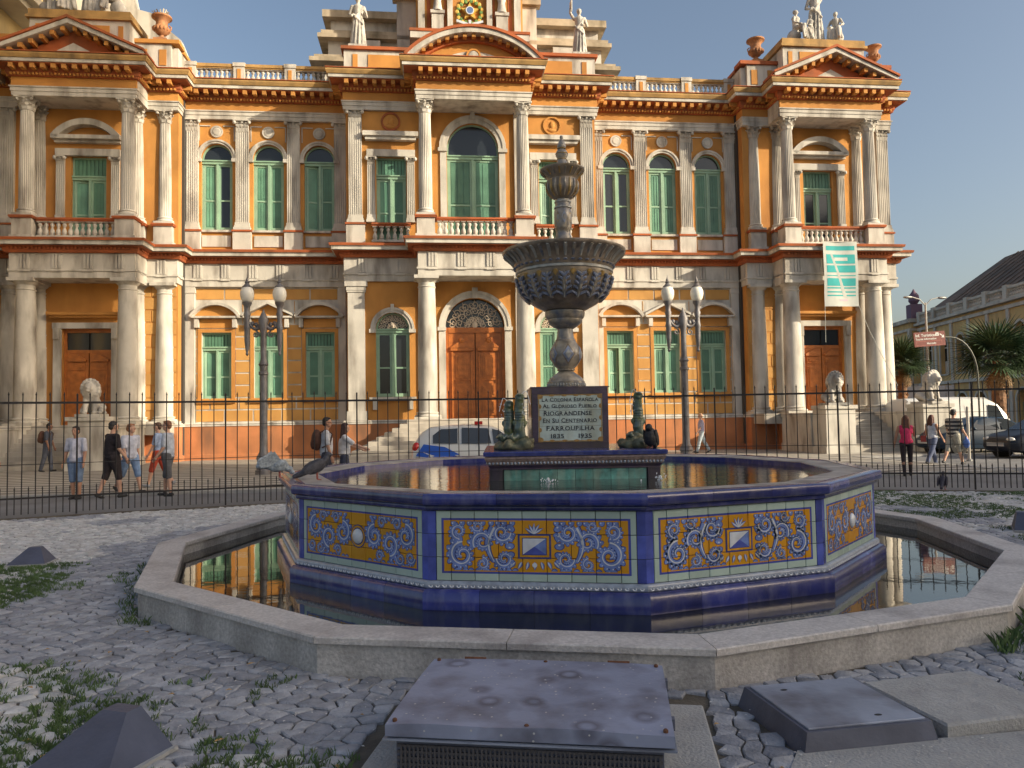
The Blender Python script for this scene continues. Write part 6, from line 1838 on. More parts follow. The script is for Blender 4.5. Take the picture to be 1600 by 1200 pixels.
def side_glass(g, quads, rows_y, mt=CGL):
    for q in quads:
        for k in (-1, 1):
            m = MB(); m.add([(x, k * (y + .022), z) for x, y, z in q], [tuple(range(len(q)))]); part('window', m, mt, g)
PW_ = mat('white_car_paint', (.62, .62, .60), .3, .05, 2, spec=.6, coat=.5)
def hatch_st(L, W, H):
    h = L / 2; w = W / 2
    return [(-h, w * .80, .32, .72, .80, w * .70), (-h + .06, w * .92, .24, .86, .95, w * .72), (-h + .28, w * .98, .20, .92, H - .22, w * .70), (-h + .55, w, .18, .93, H - .06, w * .72), (-h + 1.0, w, .18, .92, H - .01, w * .74), (-h + 1.8, w, .18, .91, H, w * .75), (-h + 2.4, w, .18, .90, H - .06, w * .73),
            (-h + 2.9, w, .18, .90, H - .28, w * .72), (-h + 3.3, w * .99, .18, .90, 1.0, w * .80), (-h + 3.75, w * .96, .19, .80, .88, w * .78), (h - .12, w * .86, .24, .62, .74, w * .70), (h, w * .72, .32, .52, .60, w * .62)]
cst = hatch_st(4.0, 1.68, 1.50)
pc, body = car('police_car', 'white police hatchback with blue lightning stripes and red rear lamp parked behind the fence', (-1.05, 23.2, -.03), radians(2), PW_, cst, [(-1.22, .74), (1.22, .74)])
def strip_side(g, name, pts, y, mt, off=.006):
    m = MB(); m.add([(x, -yy - off, z) for (x, z), yy in zip(pts, y if isinstance(y, (list, tuple)) else [y] * len(pts))], [tuple(range(len(pts)))]); return part(name, m, mt, g)
side_glass(pc, [[(-1.35, .79, .97), (-.62, .80, .95), (-.62, .66, 1.40), (-1.12, .645, 1.38), (-1.36, .70, 1.2)], [(-.50, .80, .95), (.38, .80, .94), (.28, .645, 1.39), (-.50, .66, 1.42)], [(.46, .80, .94), (1.12, .80, .94), (.62, .665, 1.32), (.40, .655, 1.37)]], None)
PBLUE = mat('police_blue', (.02, .10, .50), .4); PRED = mat('tail_lamp_red', (.45, .015, .012), .25, spec=.7); PDK = mat('police_navy', (.015, .02, .045), .4)
strip_side(pc, 'blue_flash', [(-1.86, .60), (-1.62, .95), (-1.30, .90), (-1.0, .86), (-.55, .62), (-.72, .62), (-.20, .34), (-.62, .36), (-.95, .50), (-1.05, .48)], [.82] + [.845] * 9, PBLUE, .008)
strip_side(pc, 'navy_flash', [(-1.86, .56), (-1.1, .46), (-.9, .36), (-1.6, .30), (-1.84, .42)], .845, PDK, .0065)
strip_side(pc, 'white_flash', [(-1.72, .74), (-1.30, .60), (-1.38, .58), (-1.02, .42), (-1.5, .60), (-1.44, .62)], .845, PW_, .011)
for k in (-1, 1):
    m = MB(); m.ell((-1.86, k * .68, .86), (.12, .14, .15), 10, 8, Euler((0, .3, 0))); part('tail_light', m, PRED, pc, smooth=1.0)
m = MB(); m.box(-2.06, -1.95, -.7, .7, .32, .48); part('bumper', m, mat('bumper_grey', (.30, .34, .36), .5), pc)
m = MB(); m.box(-.12, .12, -.5, .5, 1.50, 1.60); part('light_bar', m, PRED, pc)
DKC = mat('dark_car_paint', (.008, .010, .020), .4, .05, 2, spec=.35, coat=.15); BLC = mat('deep_blue_paint', (.010, .026, .05), .4, .05, 2, spec=.35, coat=.15)
LAMPG = mat('headlamp_glass', (.65, .62, .55), .15, spec=.8)
sed = [(-2.15, .60, .34, .78, .82, .60), (-2.05, .76, .26, .88, .94, .62), (-1.6, .84, .20, .92, .98, .62), (-1.15, .85, .18, .92, 1.22, .60), (-.75, .85, .18, .91, 1.40, .60), (0, .85, .18, .90, 1.44, .61), (.5, .85, .18, .90, 1.34, .61), (.95, .85, .18, .90, 1.06, .64), (1.2, .84, .18, .88, .94, .70), (1.75, .80, .20, .78, .84, .68), (2.05, .72, .26, .66, .72, .60), (2.15, .60, .34, .56, .60, .52)]
def sedan(label, loc, rz, paint):
    g, b = car('parked_car', label, loc, rz, paint, sed, [(-1.3, .74), (1.32, .74)], 'cars parked beside the palace')
    side_glass(g, [[(-1.30, .80, .96), (-.45, .80, .94), (-.42, .59, 1.36), (-.80, .60, 1.34)], [(-.36, .80, .94), (.86, .80, .93), (.42, .60, 1.30), (-.30, .58, 1.37)]], None)
    m = MB(); m.add([(1.13, -.66, .96), (1.13, .66, .96), (.55, .54, 1.31), (.55, -.54, 1.31)], [(0, 1, 2, 3)])
    for i in range(4): x, y, z = m.v[i]; m.v[i] = (x + .02, y, z + .02)
    part('windscreen', m, CGL, g)
    for k in (-1, 1):
        m = MB(); m.ell((2.02, k * .55, .66), (.12, .17, .08), 10, 6); part('headlight', m, LAMPG, g, smooth=1.0)
        m = MB(); m.ell((.75, k * .93, .98), (.09, .08, .06), 8, 6); part('mirror', m, paint, g, smooth=1.0)
    m = MB(); m.box(2.08, 2.17, -.4, .4, .42, .54); part('number_plate', m, mat('plate_grey', (.4, .4, .4), .5), g)
    return g
sedan('dark navy sedan parked with its headlamp towards the walkers', (19.0, 26.6, -.03), radians(186), DKC)
sedan('teal blue sedan parked behind the navy sedan, near the white van', (18.2, 29.6, -.03), radians(184), BLC)
vst = [(-2.6, .88, .30, 1.0, 2.10, .76), (-2.5, .95, .22, 1.05, 2.22, .80), (-1.5, .96, .20, 1.06, 2.27, .82), (0, .96, .20, 1.06, 2.28, .82), (1.1, .96, .20, 1.06, 2.24, .81), (1.55, .96, .20, 1.06, 2.02, .78), (1.95, .95, .20, 1.05, 1.55, .76), (2.2, .93, .22, 1.0, 1.12, .78), (2.5, .86, .26, .80, .90, .72), (2.62, .74, .34, .62, .70, .62)]
vn, b = car('van', 'white delivery van parked behind the sedans in front of the arcaded market', (19.6, 33.6, -.03), radians(4), PW_, vst, [(-1.6, .86), (1.75, .86)], cat='van')
side_glass(vn, [[(1.05, .93, 1.12), (1.85, .93, 1.12), (1.50, .83, 1.86), (1.05, .84, 1.92)]], None)
m = MB(); m.add([(2.14, -.74, 1.18), (2.14, .74, 1.18), (1.62, .70, 1.95), (1.62, -.70, 1.95)], [(0, 1, 2, 3)])
for i in range(4): x, y, z = m.v[i]; m.v[i] = (x + .03, y, z + .03)
part('windscreen', m, CGL, vn)
m = MB()
for x in (-1.0, .2): m.box(x, x + .01, -.968, -.955, .4, 2.0)
m.box(-2.4, 1.0, -.972, -.96, 1.10, 1.13); part('panel_groove', m, mat('groove', (.3, .3, .29), .6), vn)

# ================================================================== STREET SIGN, POLES
BRN = mat('sign_brown', (.16, .028, .022), .5); SGW = mat('sign_white', (.7, .68, .64), .5); POLE = mat('galvanised_pole', (.30, .30, .29), .5, metal=.5); SGB = mat('sign_blue', (.04, .07, .22), .5)
sg = thing('direction_sign', 'brown tourist direction sign hanging from a curved pole', 'sign', (16.95, 29.0, 0), radians(4))
# board left of its pole
m = MB(); m.box(-1.15, .10, -.02, .02, 4.42, 4.98); bd = part('sign_board', m, BRN, sg, (0, 0, -.23), (0, radians(-3.5), 0))
def put_text(txt, size, x, z, mt, parent, al='LEFT'):
    me = text_mesh(txt, size, .003, al); me.materials.clear(); me.materials.append(mt); return link('lettering', me, parent, (x, -.024, z), (pi / 2, 0, 0))
put_text('Inf. Turísticas', .155, -1.10, 4.80, SGW, bd); put_text('Tourist Information', .105, -1.10, 4.675, SGW, bd); put_text('Mercado', .105, -.66, 4.50, SGW, bd)
m = MB(); m.box(-.28, -.15, -.025, -.02, 4.80, 4.93); part('information_panel', m, SGW, bd); put_text('i', .12, -.215, 4.82, SGB, bd, 'CENTER').location.y = -.029
m = MB(); m.add([(-.12, -.024, 4.86), (-.10, -.024, 4.89), (.02, -.024, 4.80), (.0, -.024, 4.77)], [(0, 1, 2, 3)]); m.add([(.06, -.024, 4.72), (.05, -.024, 4.84), (-.06, -.024, 4.73)], [(0, 1, 2)]); part('arrow', m, SGW, bd)
m = MB(); m.box(-1.08, -.05, -.0235, -.02, 4.62, 4.63); m.box(-1.08, -.05, -.0235, -.02, 4.46, 4.47); m.box(-1.08, -1.07, -.0235, -.02, 4.47, 4.62); m.box(-.06, -.05, -.0235, -.02, 4.47, 4.62); part('name_frame', m, mat('sign_red_line', (.45, .16, .12), .5), bd)
m = MB(); P = [(1.15, .1, 0), (1.15, .1, 3.0)] + [(1.15 - 1.05 * (1 - cos(t * pi / 2 / 7)), .1, 3.0 + 1.5 * sin(t * pi / 2 / 7)) for t in range(1, 8)] + [(-1.2, .1, 4.52)]
m.tube(P, [.036] * len(P), 10); part('curved_pole', m, mat('dark_pole', (.07, .075, .06), .5), sg, smooth=1.0)
sl = thing('street_light', 'slender street light with two outstretched arms before the market', 'street light', (26.6, 48.0, 0), 0.2)
m = MB(); m.tube([(0, 0, 0), (0, 0, 8.6)], [.10, .06], 10); part('pole', m, POLE, sl)
for k in (-1, 1):
    m = MB(); m.tube([(0, 0, 8.4), (k * .4, 0, 8.8), (k * 1.0, 0, 8.95)], .035, 8); part('arm', m, POLE, sl)
    m = MB(); m.ell((k * 1.25, 0, 8.93), (.36, .14, .09), 12, 6); part('lamp_head', m, POLE, sl, smooth=1.0)
wp = thing('bollard_post', 'thin white post beside the parked navy sedan', 'post', (15.1, 25.0, -.02)); m = MB(); m.lathe([(.05, 0), (.045, .1), (.045, 1.75), (.03, 1.8)], 10); part('post_shaft', m, WHITE, wp, smooth=.8); m = MB(); m.lathe([(.09, 0), (.09, .04), (.05, .07)], 12); part('foot', m, POLE, wp)

# ================================================================== PALMS
PTR = mat('palm_trunk', (.20, .11, .06), .9, .5, 6, .8, 14); PLF = mat('palm_leaf', (.045, .085, .035), .6, .5, 2.0); PLD = mat('dead_palm_leaf', (.24, .16, .08), .8, .3, 3)
def frond_mesh(mt, L=1.25, n=22, droop=.35):
    m = MB(); m.tube([(0, 0, 0), (L * .45, 0, .06), (L * .62, 0, .05)], [.022, .016, .012], 5)
    for i in range(n):
        a = -1.9 + 3.8 * i / (n - 1); ll = L * (.72 + .22 * cos(a)); c, s = cos(a), sin(a); w = .035; x0, z0 = L * .60, .05
        P = []
        for t, ww in ((0.02, .35), (.5, 1.0), (.8, .6), (1.0, .05)):
            dz = -droop * ll * t * t * (.4 + .6 * abs(s)); x, y = x0 + ll * t * c, ll * t * s
            P += [(x - w * ww * s, y + w * ww * c, z0 + dz), (x + w * ww * s, y - w * ww * c, z0 + dz)]
        m.add(P, [(0, 1, 3, 2), (2, 3, 5, 4), (4, 5, 7, 6)])
    return m.mesh('frond', mt)
FR, FRD = frond_mesh(PLF), frond_mesh(PLD, 1.0, 14, 1.1)
def palm(label, loc, h, s, seed):
    g = thing('palm_tree', label, 'palm tree', loc, 0, 'fan palms before the market'); r_ = random.Random(seed)
    m = MB(); zs = [h * i / 16 for i in range(17)]
    m.tube([(.05 * sin(i * .5), .05 * cos(i * .4), z) for i, z in enumerate(zs)], [(.30 - .06 * i / 16 + (.02 if i % 2 else 0)) * s for i in range(17)], 12)
    for i in range(70):
        a = r_.uniform(0, 6.28); z = h * r_.uniform(.25, .98); rr = .25 * s; m.tube([(rr * cos(a), rr * sin(a), z), ((rr + .10) * cos(a), (rr + .10) * sin(a), z + .14)], [.05, .025], 4)
    part('trunk', m, PTR, g, smooth=.5)
    for i in range(46):
        a = i * 2.39996 + r_.uniform(-.2, .2); el = 1.35 - 1.75 * (i / 45) ** .9 + r_.uniform(-.12, .12)
        link('frond', FR, g, (0, 0, h), (r_.uniform(-.3, .3), -el, a), (s * r_.uniform(1.0, 1.3),) * 3)
    for i in range(14):
        a = i * 2.4; link('dead_frond', FRD, g, (.1 * cos(a), .1 * sin(a), h - .25), (0, .9 + r_.uniform(0, .5), a), (s * .8,) * 3)
palm('bushy fan palm with a stout trunk standing behind the parked cars', (24.6, 38.0, 0), 4.15, 1.12, 3)
palm('fan palm half hidden behind the corner of the palace', (22.6, 43.5, 0), 4.3, .85, 5)

# ================================================================== MARKET
MY = mat('market_ochre', (.62, .43, .18), .9, .15, .6, .2, 20, dirt=(.22, .14, .06), damt=.5); MW = mat('market_trim', (.56, .52, .43), .9, .15, .8, .2, 20, dirt=(.16, .13, .1), damt=.5)
MG = mat('market_shutter', (.32, .36, .40), .6, .2, 2); TEALD = mat('market_teal_door', (.05, .22, .24), .5)
mk = thing('market_building', 'ochre two-storey market hall with arched windows, balustrade and weathered brown roof', 'market building', (41.9, 61.0, 0), radians(90 - 5.3))
# local x runs away from the camera along the facade, local -y ... outward is +y (towards -X world)
LEN0, LEN1 = -18.0, 19.5
arches = []
xsn = [LEN0 + 2.2 + i * 3.3 for i in range(11)]
m = MB(); m.holes(rect(LEN0, LEN1, 4.6, 11.0), [arch(x, 1.5, 5.3, 8.2, 8) for x in xsn], 0, .4); 
for i in range(len(m.v)): x, y, z = m.v[i]; m.v[i] = (x, -y, z)
part('upper_wall', m, MY, mk)
m = MB(); m.holes(rect(LEN0, LEN1, -.1, 4.3), [arch(x, 1.9, 0, 2.4, 8) for x in xsn], 0, .5)
for i in range(len(m.v)): x, y, z = m.v[i]; m.v[i] = (x, -y, z)
part('lower_wall', m, MY, mk)
m = MB(); m.box(LEN0, LEN1, -20, -.55, 0, 10.9); part('market_core', m, BLACK, mk)
for x in xsn:
    m = MB(); m.box(x - .75, x + .75, -.42, -.36, 5.3, 6.6); m.box(x - .04, x + .04, -.42, -.34, 6.6, 8.9); m.box(x - .75, x + .75, -.42, -.34, 7.9, 8.0); w = part('window', m, MW, mk)
    m = MB(); m.prism(arch(x, 1.5, 6.6, 8.2, 8), -.45, -.44); part('pane', m, GLASS, w)
    m = MB(); m.box(x - .85, x + .85, 0, .12, 5.15, 5.3); m.ring(x, 8.2, .75, .95, .0, .1, n=10); m.box(x - .95, x - .75, 0, .1, 5.3, 8.2); m.box(x + .75, x + .95, 0, .1, 5.3, 8.2); part('window_surround', m, MW, mk)
    m = MB(); m.box(x - .95, x + .95, -.52, -.45, 0, 2.3); part('shop_door', m, TEALD, mk)
    m = MB(); m.ring(x, 2.4, .95, 1.15, 0, .1, n=10); m.box(x - 1.15, x - .95, 0, .08, 0, 2.4); m.box(x + .95, x + 1.15, 0, .08, 0, 2.4); part('arch_surround', m, MW, mk)
    m = MB(); m.box(x + 1.65 - .22, x + 1.65 + .22, 0, .14, 0, 10.2); part('pilaster', m, MW, mk)
m = MB(); m.box(LEN0, LEN1 + .3, -.02, .3, 4.3, 4.6); part('string_course', m, MW, mk)
m = MB(); m.box(LEN0, LEN1 + .3, -.3, .2, 10.2, 10.5); m.box(LEN0, LEN1 + .5, -.4, .5, 10.75, 11.0); part('cornice', m, MW, mk)
m = MB(); m.box(LEN0, LEN1, -.14, .14, 11.0, 11.15); m.box(LEN0, LEN1, -.18, .18, 11.85, 12.05); bs = part('balustrade', m, MW, mk)
bm_ = baluster_mesh(.70, .12); bm_.materials.clear(); bm_.materials.append(MW)
for i, x in enumerate(xsn):
    m = MB(); m.box(x + 1.65 - .3, x + 1.65 + .3, -.3, .3, 11.0, 12.2); part('parapet_pier', m, MW, mk)
    if x > -12:
        for q in range(9): link('baluster', bm_, bs, (x - 1.2 + q * .30, 0, 11.15))
# corner pavilion at the far end
m = MB(); m.box(LEN1, LEN1 + 6, -6, .7, 0, 11.2); part('corner_pavilion', m, MY, mk)
m = MB(); m.box(LEN1 - .2, LEN1 + 6.2, -6.2, 1.1, 11.2, 11.6); m.box(LEN1 - .1, LEN1 + 6, -6, .95, 10.3, 10.55); m.box(LEN1 - .1, LEN1 + 6, -6, .95, 4.3, 4.6); m.box(LEN1 - .05, LEN1 + .5, .7, .95, 0, 10.3); part('pavilion_cornice', m, MW, mk)
m = MB(); m.box(LEN1 + .2, LEN1 + 1.4, -.6, .6, 11.6, 13.2); m.lathe([(.3, 13.2), (.55, 13.6), (.5, 14.2), (.2, 14.6), (.05, 14.9)], 12, (LEN1 + .8, 0, 0)); part('corner_finial', m, mat('plum_finial', (.16, .10, .14), .8), mk, smooth=.6)
m = MB()
x0, x1 = LEN0 - 2, LEN1 + 5.5
m.add([(x0, -.9, 11.2), (x1, -.9, 11.2), (x1, -24, 11.2), (x0, -24, 11.2), (x0 + 2, -11, 18.6), (x1 - 2, -11, 18.6)], [(0, 1, 5, 4), (1, 2, 5), (2, 3, 4, 5), (3, 0, 4)])
rf = part('roof', m, ROOFM, mk)
m = MB(); m.box(x0 + 2, x1 - 12, -12.5, -9.5, 18.0, 19.4); m.add([(x0 + 2, -13, 19.4), (x1 - 11.5, -13, 19.4), (x1 - 11.5, -9, 19.4), (x0 + 2, -9, 19.4), (x0 + 2, -11, 20.4), (x1 - 11.5, -11, 20.4)], [(0, 1, 5, 4), (2, 3, 4, 5), (1, 2, 5), (3, 0, 4)]); part('roof_lantern', m, mat('lantern_grey', (.28, .28, .26), .8), rf)
m = MB()
for i in range(26):
    x = x0 + 1 + i * 1.55
    m.tube([(x, -1.0, 11.32), (min(x + .4, x1 - 2.2), -10.9, 18.63)], .05, 4)
part('roof_ribs', m, mat('roof_rib', (.20, .15, .11), .9, .4, 2), rf)
# grey hoarding behind the lions
hd = thing('site_hoarding', 'pale blue corrugated sheet hoarding between the palace and the market', 'hoarding', (27.0, 52.5, 0), radians(-12))
for i in range(14):
    m = MB(); m.box(-3.5 + i * .5, -3.5 + i * .5 + .46, -.03 - .02 * (i % 2), .02, 0, 3.4); part('panel', m, MG, hd)
m = MB(); m.box(-3.5, 3.5, .02, .08, .4, .5); m.box(-3.5, 3.5, .02, .08, 2.8, 2.9); part('rail', m, POLE, hd)

# ================================================================== NEIGHBOURS
NBY = mat('neighbour_plaster', (.50, .37, .17), .9, .15, .6, .2, 20, dirt=(.2, .15, .08), damt=.5)
nb = thing('neighbour_building', 'tall cream and yellow building with deep cornices at the end of the palace', 'building', pal(-20.6, 0), PHI)
m = MB(); m.box(-12, -.25, -18, 12, 0, 30); part('wall', m, NBY, nb)
for z in (4.6, 8.6, 12.6, 16.4, 20.6, 24.6):
    m = MB(); m.box(-.26, .45 if z < 16 else 1.25, -18, 2.5, z, z + .35); m.box(-.26, .25 if z < 16 else .9, -18, 2.4, z - .3, z); part('cornice', m, mat('neighbour_trim', (.46, .40, .30), .9, .2, 1, .2, 20), nb)
for z in (1.0, 5.4, 9.4, 13.4, 17.6, 21.6):
    for y in (-16, -13.2, -10.4, -7.6, -4.8, -2.0):
        m = MB(); m.box(-.25, -.17, y - .75, y + .75, z, z + .12); m.box(-.25, -.19, y - .75, y - .6, z + .12, z + 2.6); m.box(-.25, -.19, y + .6, y + .75, z + .12, z + 2.6); m.box(-.25, -.17, y - .75, y + .75, z + 2.6, z + 2.75); w = part('window', m, WHITE, nb)
        m = MB(); m.box(-.25, -.23, y - .6, y + .6, z + .12, z + 2.6); part('pane', m, GLASS, w)
for i in range(28):
    m = MB(); m.box(-.25, -.12, -.6 + .02, .6, .1 + i * .58, .1 + i * .58 + .5); part('quoin', m, NBY, nb)
# unseen blocks added and sized so their shade covers the garden and palace end
OFF = mat('shade_caster_concrete', (.42, .40, .37), .85, .12, .3)
ob = thing('shade_block', 'long pale unseen block added across the square to shade the garden', 'building', (62, -4, 0), 0)
m = MB(); m.box(0, 14, -60, 0, 0, 31); part('wall', m, OFF, ob)
for z in range(7):
    for y in range(10):
        m = MB(); m.box(-.06, 0, -58.5 + y * 5.9, -54.5 + y * 5.9, 1.6 + z * 4.2, 3.8 + z * 4.2); part('window', m, GLASS, ob)
ot = thing('shade_tower', 'slim unseen tower added beyond the square to shade the palace end', 'building', (84, -16.9, 0), radians(-23))  # unseen tower, added only to throw shade on the pavilion
m = MB(); m.box(-6, 6, -4.5, 5.7, 0, 66); part('wall', m, OFF, ot)
for z in range(16):
    m = MB(); m.box(-6.06, -6, -3.2, 2.4, 1.6 + z * 4, 3.4 + z * 4); part('window_band', m, GLASS, ot)
# ================================================================== PEOPLE
SKINS = [mat('skin_tan', (.42, .22, .14), .55, .12, 8), mat('skin_fair', (.52, .30, .21), .55, .12, 8), mat('skin_brown', (.22, .10, .06), .55, .12, 8)]
SHOE = mat('dark_shoes', (.02, .02, .022), .6); EYE = mat('eye_dark', (.02, .015, .012), .3)
CL = {}
def cloth_m(n, c): return mat('cloth_' + n, c, .9, .28, 9, .9, 14)
def person(label, loc, rz, H=1.74, skin=0, hair=(.03, .02, .015), long_hair=False, shirt=None, shirt_c=(.6, .6, .65), bottom='shorts', bottom_c=(.10, .16, .30), legs=((.0, .05), (.0, .05)),
           arms=((.1, .2, .12), (.1, .2, .12)), lean=0.0, head_turn=0.0, bag=None, stripes=None, stocky=1.0, group='people walking by the palace', sleeve=.5, female=False, shoe=None):
    """local +y is forward; legs: (swing, knee bend) left, right; arms: (swing, elbow, out)"""
    g = thing('person', label, 'person', loc, rz, group); f = H / 1.75
    hipz = .93; L1, L2 = .43, .43
    legp, mn = [], 9
    for k, (a, b) in zip((-1, 1), legs):
        hip = Vector((k * .095, 0, hipz)); kn = hip + Vector((0, sin(a), -cos(a))) * L1; an = kn + Vector((0, sin(a - b), -cos(a - b))) * L2
        legp.append((hip, kn, an, a - b)); mn = min(mn, an.z - .075 * cos(a - b))
    dz = -mn
    Z = lambda v: Vector((v[0], v[1], v[2] + dz))
    tl = lambda h, x=0, y=0: Vector((x, y + (h - .93) * sin(lean), .93 + (h - .93) * cos(lean) + dz))
    def limb(m, a, b, ra, rb, n=10): m.limb(Vector(a) * f, Vector(b) * f, ra * f, rb * f, n)
    def ell(m, c, r, rot=None): m.ell(Vector(c) * f, tuple(x * f for x in r), 12, 8, rot)
    body = MB(); w = stocky
    ell(body, tl(.97), (.155 * w, .105 * w, .12)); limb(body, tl(1.0), tl(1.28), .115 * w, .13 * w)
    ell(body, tl(1.30), (.165 * w, .105 * w, .17)); limb(body, tl(1.40, -.13 * w), tl(1.40, .13 * w), .065, .065); limb(body, tl(1.42), tl(1.53, 0, .015), .055, .052)
    hc = tl(1.625, 0, .025)
    ct, stn = cos(head_turn), sin(head_turn)
    hd = lambda x, y, z: hc + Vector((x * ct - y * stn, x * stn + y * ct, z))
    ell(body, hc + Vector((0, 0, .015)), (.076, .094, .108)); ell(body, hd(0, .03, -.055), (.055, .06, .06)); ell(body, hd(0, .098, -.01), (.013, .02, .022)); ell(body, hd(0, .088, -.052), (.025, .012, .008))
    for k in (-1, 1): ell(body, hd(k * .078, 0, -.005), (.012, .022, .032)); ell(body, hd(k * .033, .078, .022), (.018, .012, .008))
    armp = []
    for k, (a, b, o) in zip((-1, 1), arms):
        sh = tl(1.405, k * .185 * w); el_ = sh + Vector((k * sin(o), sin(a) * cos(o), -cos(a) * cos(o))) * .285; wr = el_ + Vector((k * sin(o) * .6, sin(a + b), -cos(a + b) * cos(o * .6))) * .255
        armp.append((sh, el_, wr)); limb(body, sh, el_, .052, .041); limb(body, el_, wr, .041, .028)
        d = (wr - el_).normalized(); pm = wr + d * .045; ell(body, pm, (.022, .035, .042)); sd_ = Vector((0, 1, 0)) - d * d.y; sd_.normalize()
        for q in range(4):
            r0 = pm + d * .035 + sd_ * (.027 - .018 * q); l_ = (.038, .045, .042, .032)[q]; mid = r0 + d * l_; limb(body, r0, mid, .0088, .0082, 6); limb(body, mid, mid + (d * .8 - Vector((k, 0, 0)) * .6).normalized() * l_ * .8, .0082, .0070, 6)
        th = pm + sd_ * .03; limb(body, th, th + (d + sd_ * .9).normalized() * .045, .010, .008, 6)
    for hip, kn, an, t in legp:
        limb(body, Z(hip), Z(kn), .085 * w, .056); limb(body, Z(kn), Z(kn + (an - kn) * .35) + Vector((0, -.008, 0)), .054, .056); limb(body, Z(kn + (an - kn) * .35), Z(an), .055, .034)
    remesh(part('body', body, SKINS[skin], g), .0095 * f)
    m = MB()
    for k in (-1, 1): ell(m, hd(k * .032, .087, .012), (.010, .006, .006))
    part('eyes', m, EYE, g)
    # hair
    hm = mat('hair_%02d%02d' % (int(hair[0] * 99), int(hair[1] * 99)), hair, .6, .3, 30)
    m = MB(); ell(m, hd(0, -.02, .045), (.085, .092, .088)); ell(m, hd(0, -.055, -.005), (.075, .055, .075)); ell(m, hd(0, .035, .095), (.06, .045, .025))
    if long_hair:
        for q in (-1, 0, 1): limb(m, hd(q * .045, -.06, .0), hd(q * .06, -.09, -.25), .05, .045)
        for q in (-1, 1): limb(m, hd(q * .075, -.01, .03), hd(q * .085, -.02, -.15), .03, .035)
    remesh(part('hair', m, hm, g), .012 * f)
    # shirt
    m = MB(); e_ = .022
    ell(m, tl(1.30), (.165 * w + e_, .105 * w + e_, .17)); hem = .90 if not female else .96
    limb(m, tl(1.02), tl(1.28), .125 * w + e_, .13 * w + e_ * .6); ell(m, tl(1.0), (.165 * w + e_, .115 * w + e_, .11)); ell(m, tl(hem + .03), (.168 * w + e_, .12 * w + e_, .07)); limb(m, tl(1.40, -.13 * w), tl(1.40, .13 * w), .072, .072)
    if female: ell(m, tl(1.30, 0, .07), (.12, .06, .06))
    for sh, el_, wr in armp:
        if sleeve > 0: limb(m, sh, sh + (el_ - sh) * min(1, sleeve * 1.6), .068, .064)
        if sleeve > .9: limb(m, el_, wr, .056, .045)
    sm = cloth_m(shirt or 'shirt%02d%02d%02d' % tuple(int(c * 99) for c in shirt_c), shirt_c)
    if stripes: sm = stripes
    remesh(part('shirt', m, sm, g), .013 * f)
    # trousers, shorts or leggings
    bm_ = cloth_m('%s%02d%02d%02d' % (bottom, *[int(c * 99) for c in bottom_c]), bottom_c)
    m = MB(); ell(m, tl(.96), (.165 * w, .118 * w, .105)); ex = .030 if bottom == 'shorts' else .008 if bottom == 'leggings' else .022
    for hip, kn, an, t in legp:
        if bottom == 'shorts':
            e2 = kn + (an - kn) * .10; limb(m, Z(hip), Z(hip + (kn - hip) * .9), .09 * w + ex, .082); limb(m, Z(hip + (kn - hip) * .9), Z(e2), .082, .080)
        else:
            limb(m, Z(hip), Z(kn), .085 * w + ex, .058 + ex); limb(m, Z(kn), Z(kn + (an - kn) * .94), .058 + ex, .036 + ex * 1.3)
    remesh(part(bottom, m, bm_, g), .013 * f)
    for hip, kn, an, t in legp:
        m = MB(); an = Z(an); up = Vector((0, cos(t), sin(t))); dn = Vector((0, sin(t), -cos(t)))
        limb(m, an + dn * .035 - up * .03, an + dn * .045 + up * .14, .040, .032); limb(m, an + dn * .0, an + dn * .04, .040, .042)
        remesh(part('shoe', m, shoe or SHOE, g), .011 * f)
    if bag == 'backpack':
        m = MB(); ell(m, tl(1.25, 0, -.20), (.17, .12, .24)); ell(m, tl(1.16, 0, -.28), (.12, .06, .12))
        for k in (-1, 1): m.tube([tl(1.42, k * .10, -.12) * f, tl(1.47, k * .11, 0) * f, tl(1.38, k * .12, .13) * f, tl(1.15, k * .14, .08) * f, tl(1.08, k * .14, -.1) * f], .02 * f, 6)
        remesh(part('backpack', m, cloth_m('brownpack', (.10, .045, .03)), g), .016)
    elif bag == 'handbag':
        sh, el_, wr = armp[0]; m = MB(); m.cbox(-.10 * f, .10 * f, -.05, .05, -.20, 0, .02); o = part('handbag', m, cloth_m('redbag', (.30, .05, .05)), g, el_ * f + Vector((-.08, 0, -.08)))
        m = MB(); m.tube([tl(1.44, -.12) * f, el_ * f + Vector((-.10, .0, -.05))], .012, 5); part('bag_strap', m, cloth_m('redbag', (.30, .05, .05)), g)
    elif bag == 'plastic':
        sh, el_, wr = armp[1]; m = MB(); ell(m, wr + Vector((0, 0, -.24)), (.11, .07, .15)); limb(m, wr + Vector((0, 0, -.03)), wr + Vector((0, 0, -.16)), .02, .06); remesh(part('shopping_bag', m, cloth_m('bluebag', (.10, .18, .50)), g), .014)
    return g
STR = None
def stripe_mat(name, a, b, sc):
    m = mat(name, a, .9); n, l = m.node_tree.nodes, m.node_tree.links
    tc = n.new('ShaderNodeTexCoord'); w = n.new('ShaderNodeTexWave'); w.bands_direction = 'Z'; w.inputs['Scale'].default_value = sc; l.new(tc.outputs['Object'], w.inputs['Vector'])
    r = n.new('ShaderNodeValToRGB'); r.color_ramp.interpolation = 'CONSTANT'; r.color_ramp.elements[0].color = (*a, 1); r.color_ramp.elements[1].position = .55; r.color_ramp.elements[1].color = (*b, 1)
    l.new(w.outputs['Fac'], r.inputs[0]); l.new(r.outputs[0], n['Principled BSDF'].inputs['Base Color']); return m
STRIPE = stripe_mat('striped_knit', (.03, .03, .035), (.30, .28, .24), 2.6)
DENIM = (.16, .23, .36)
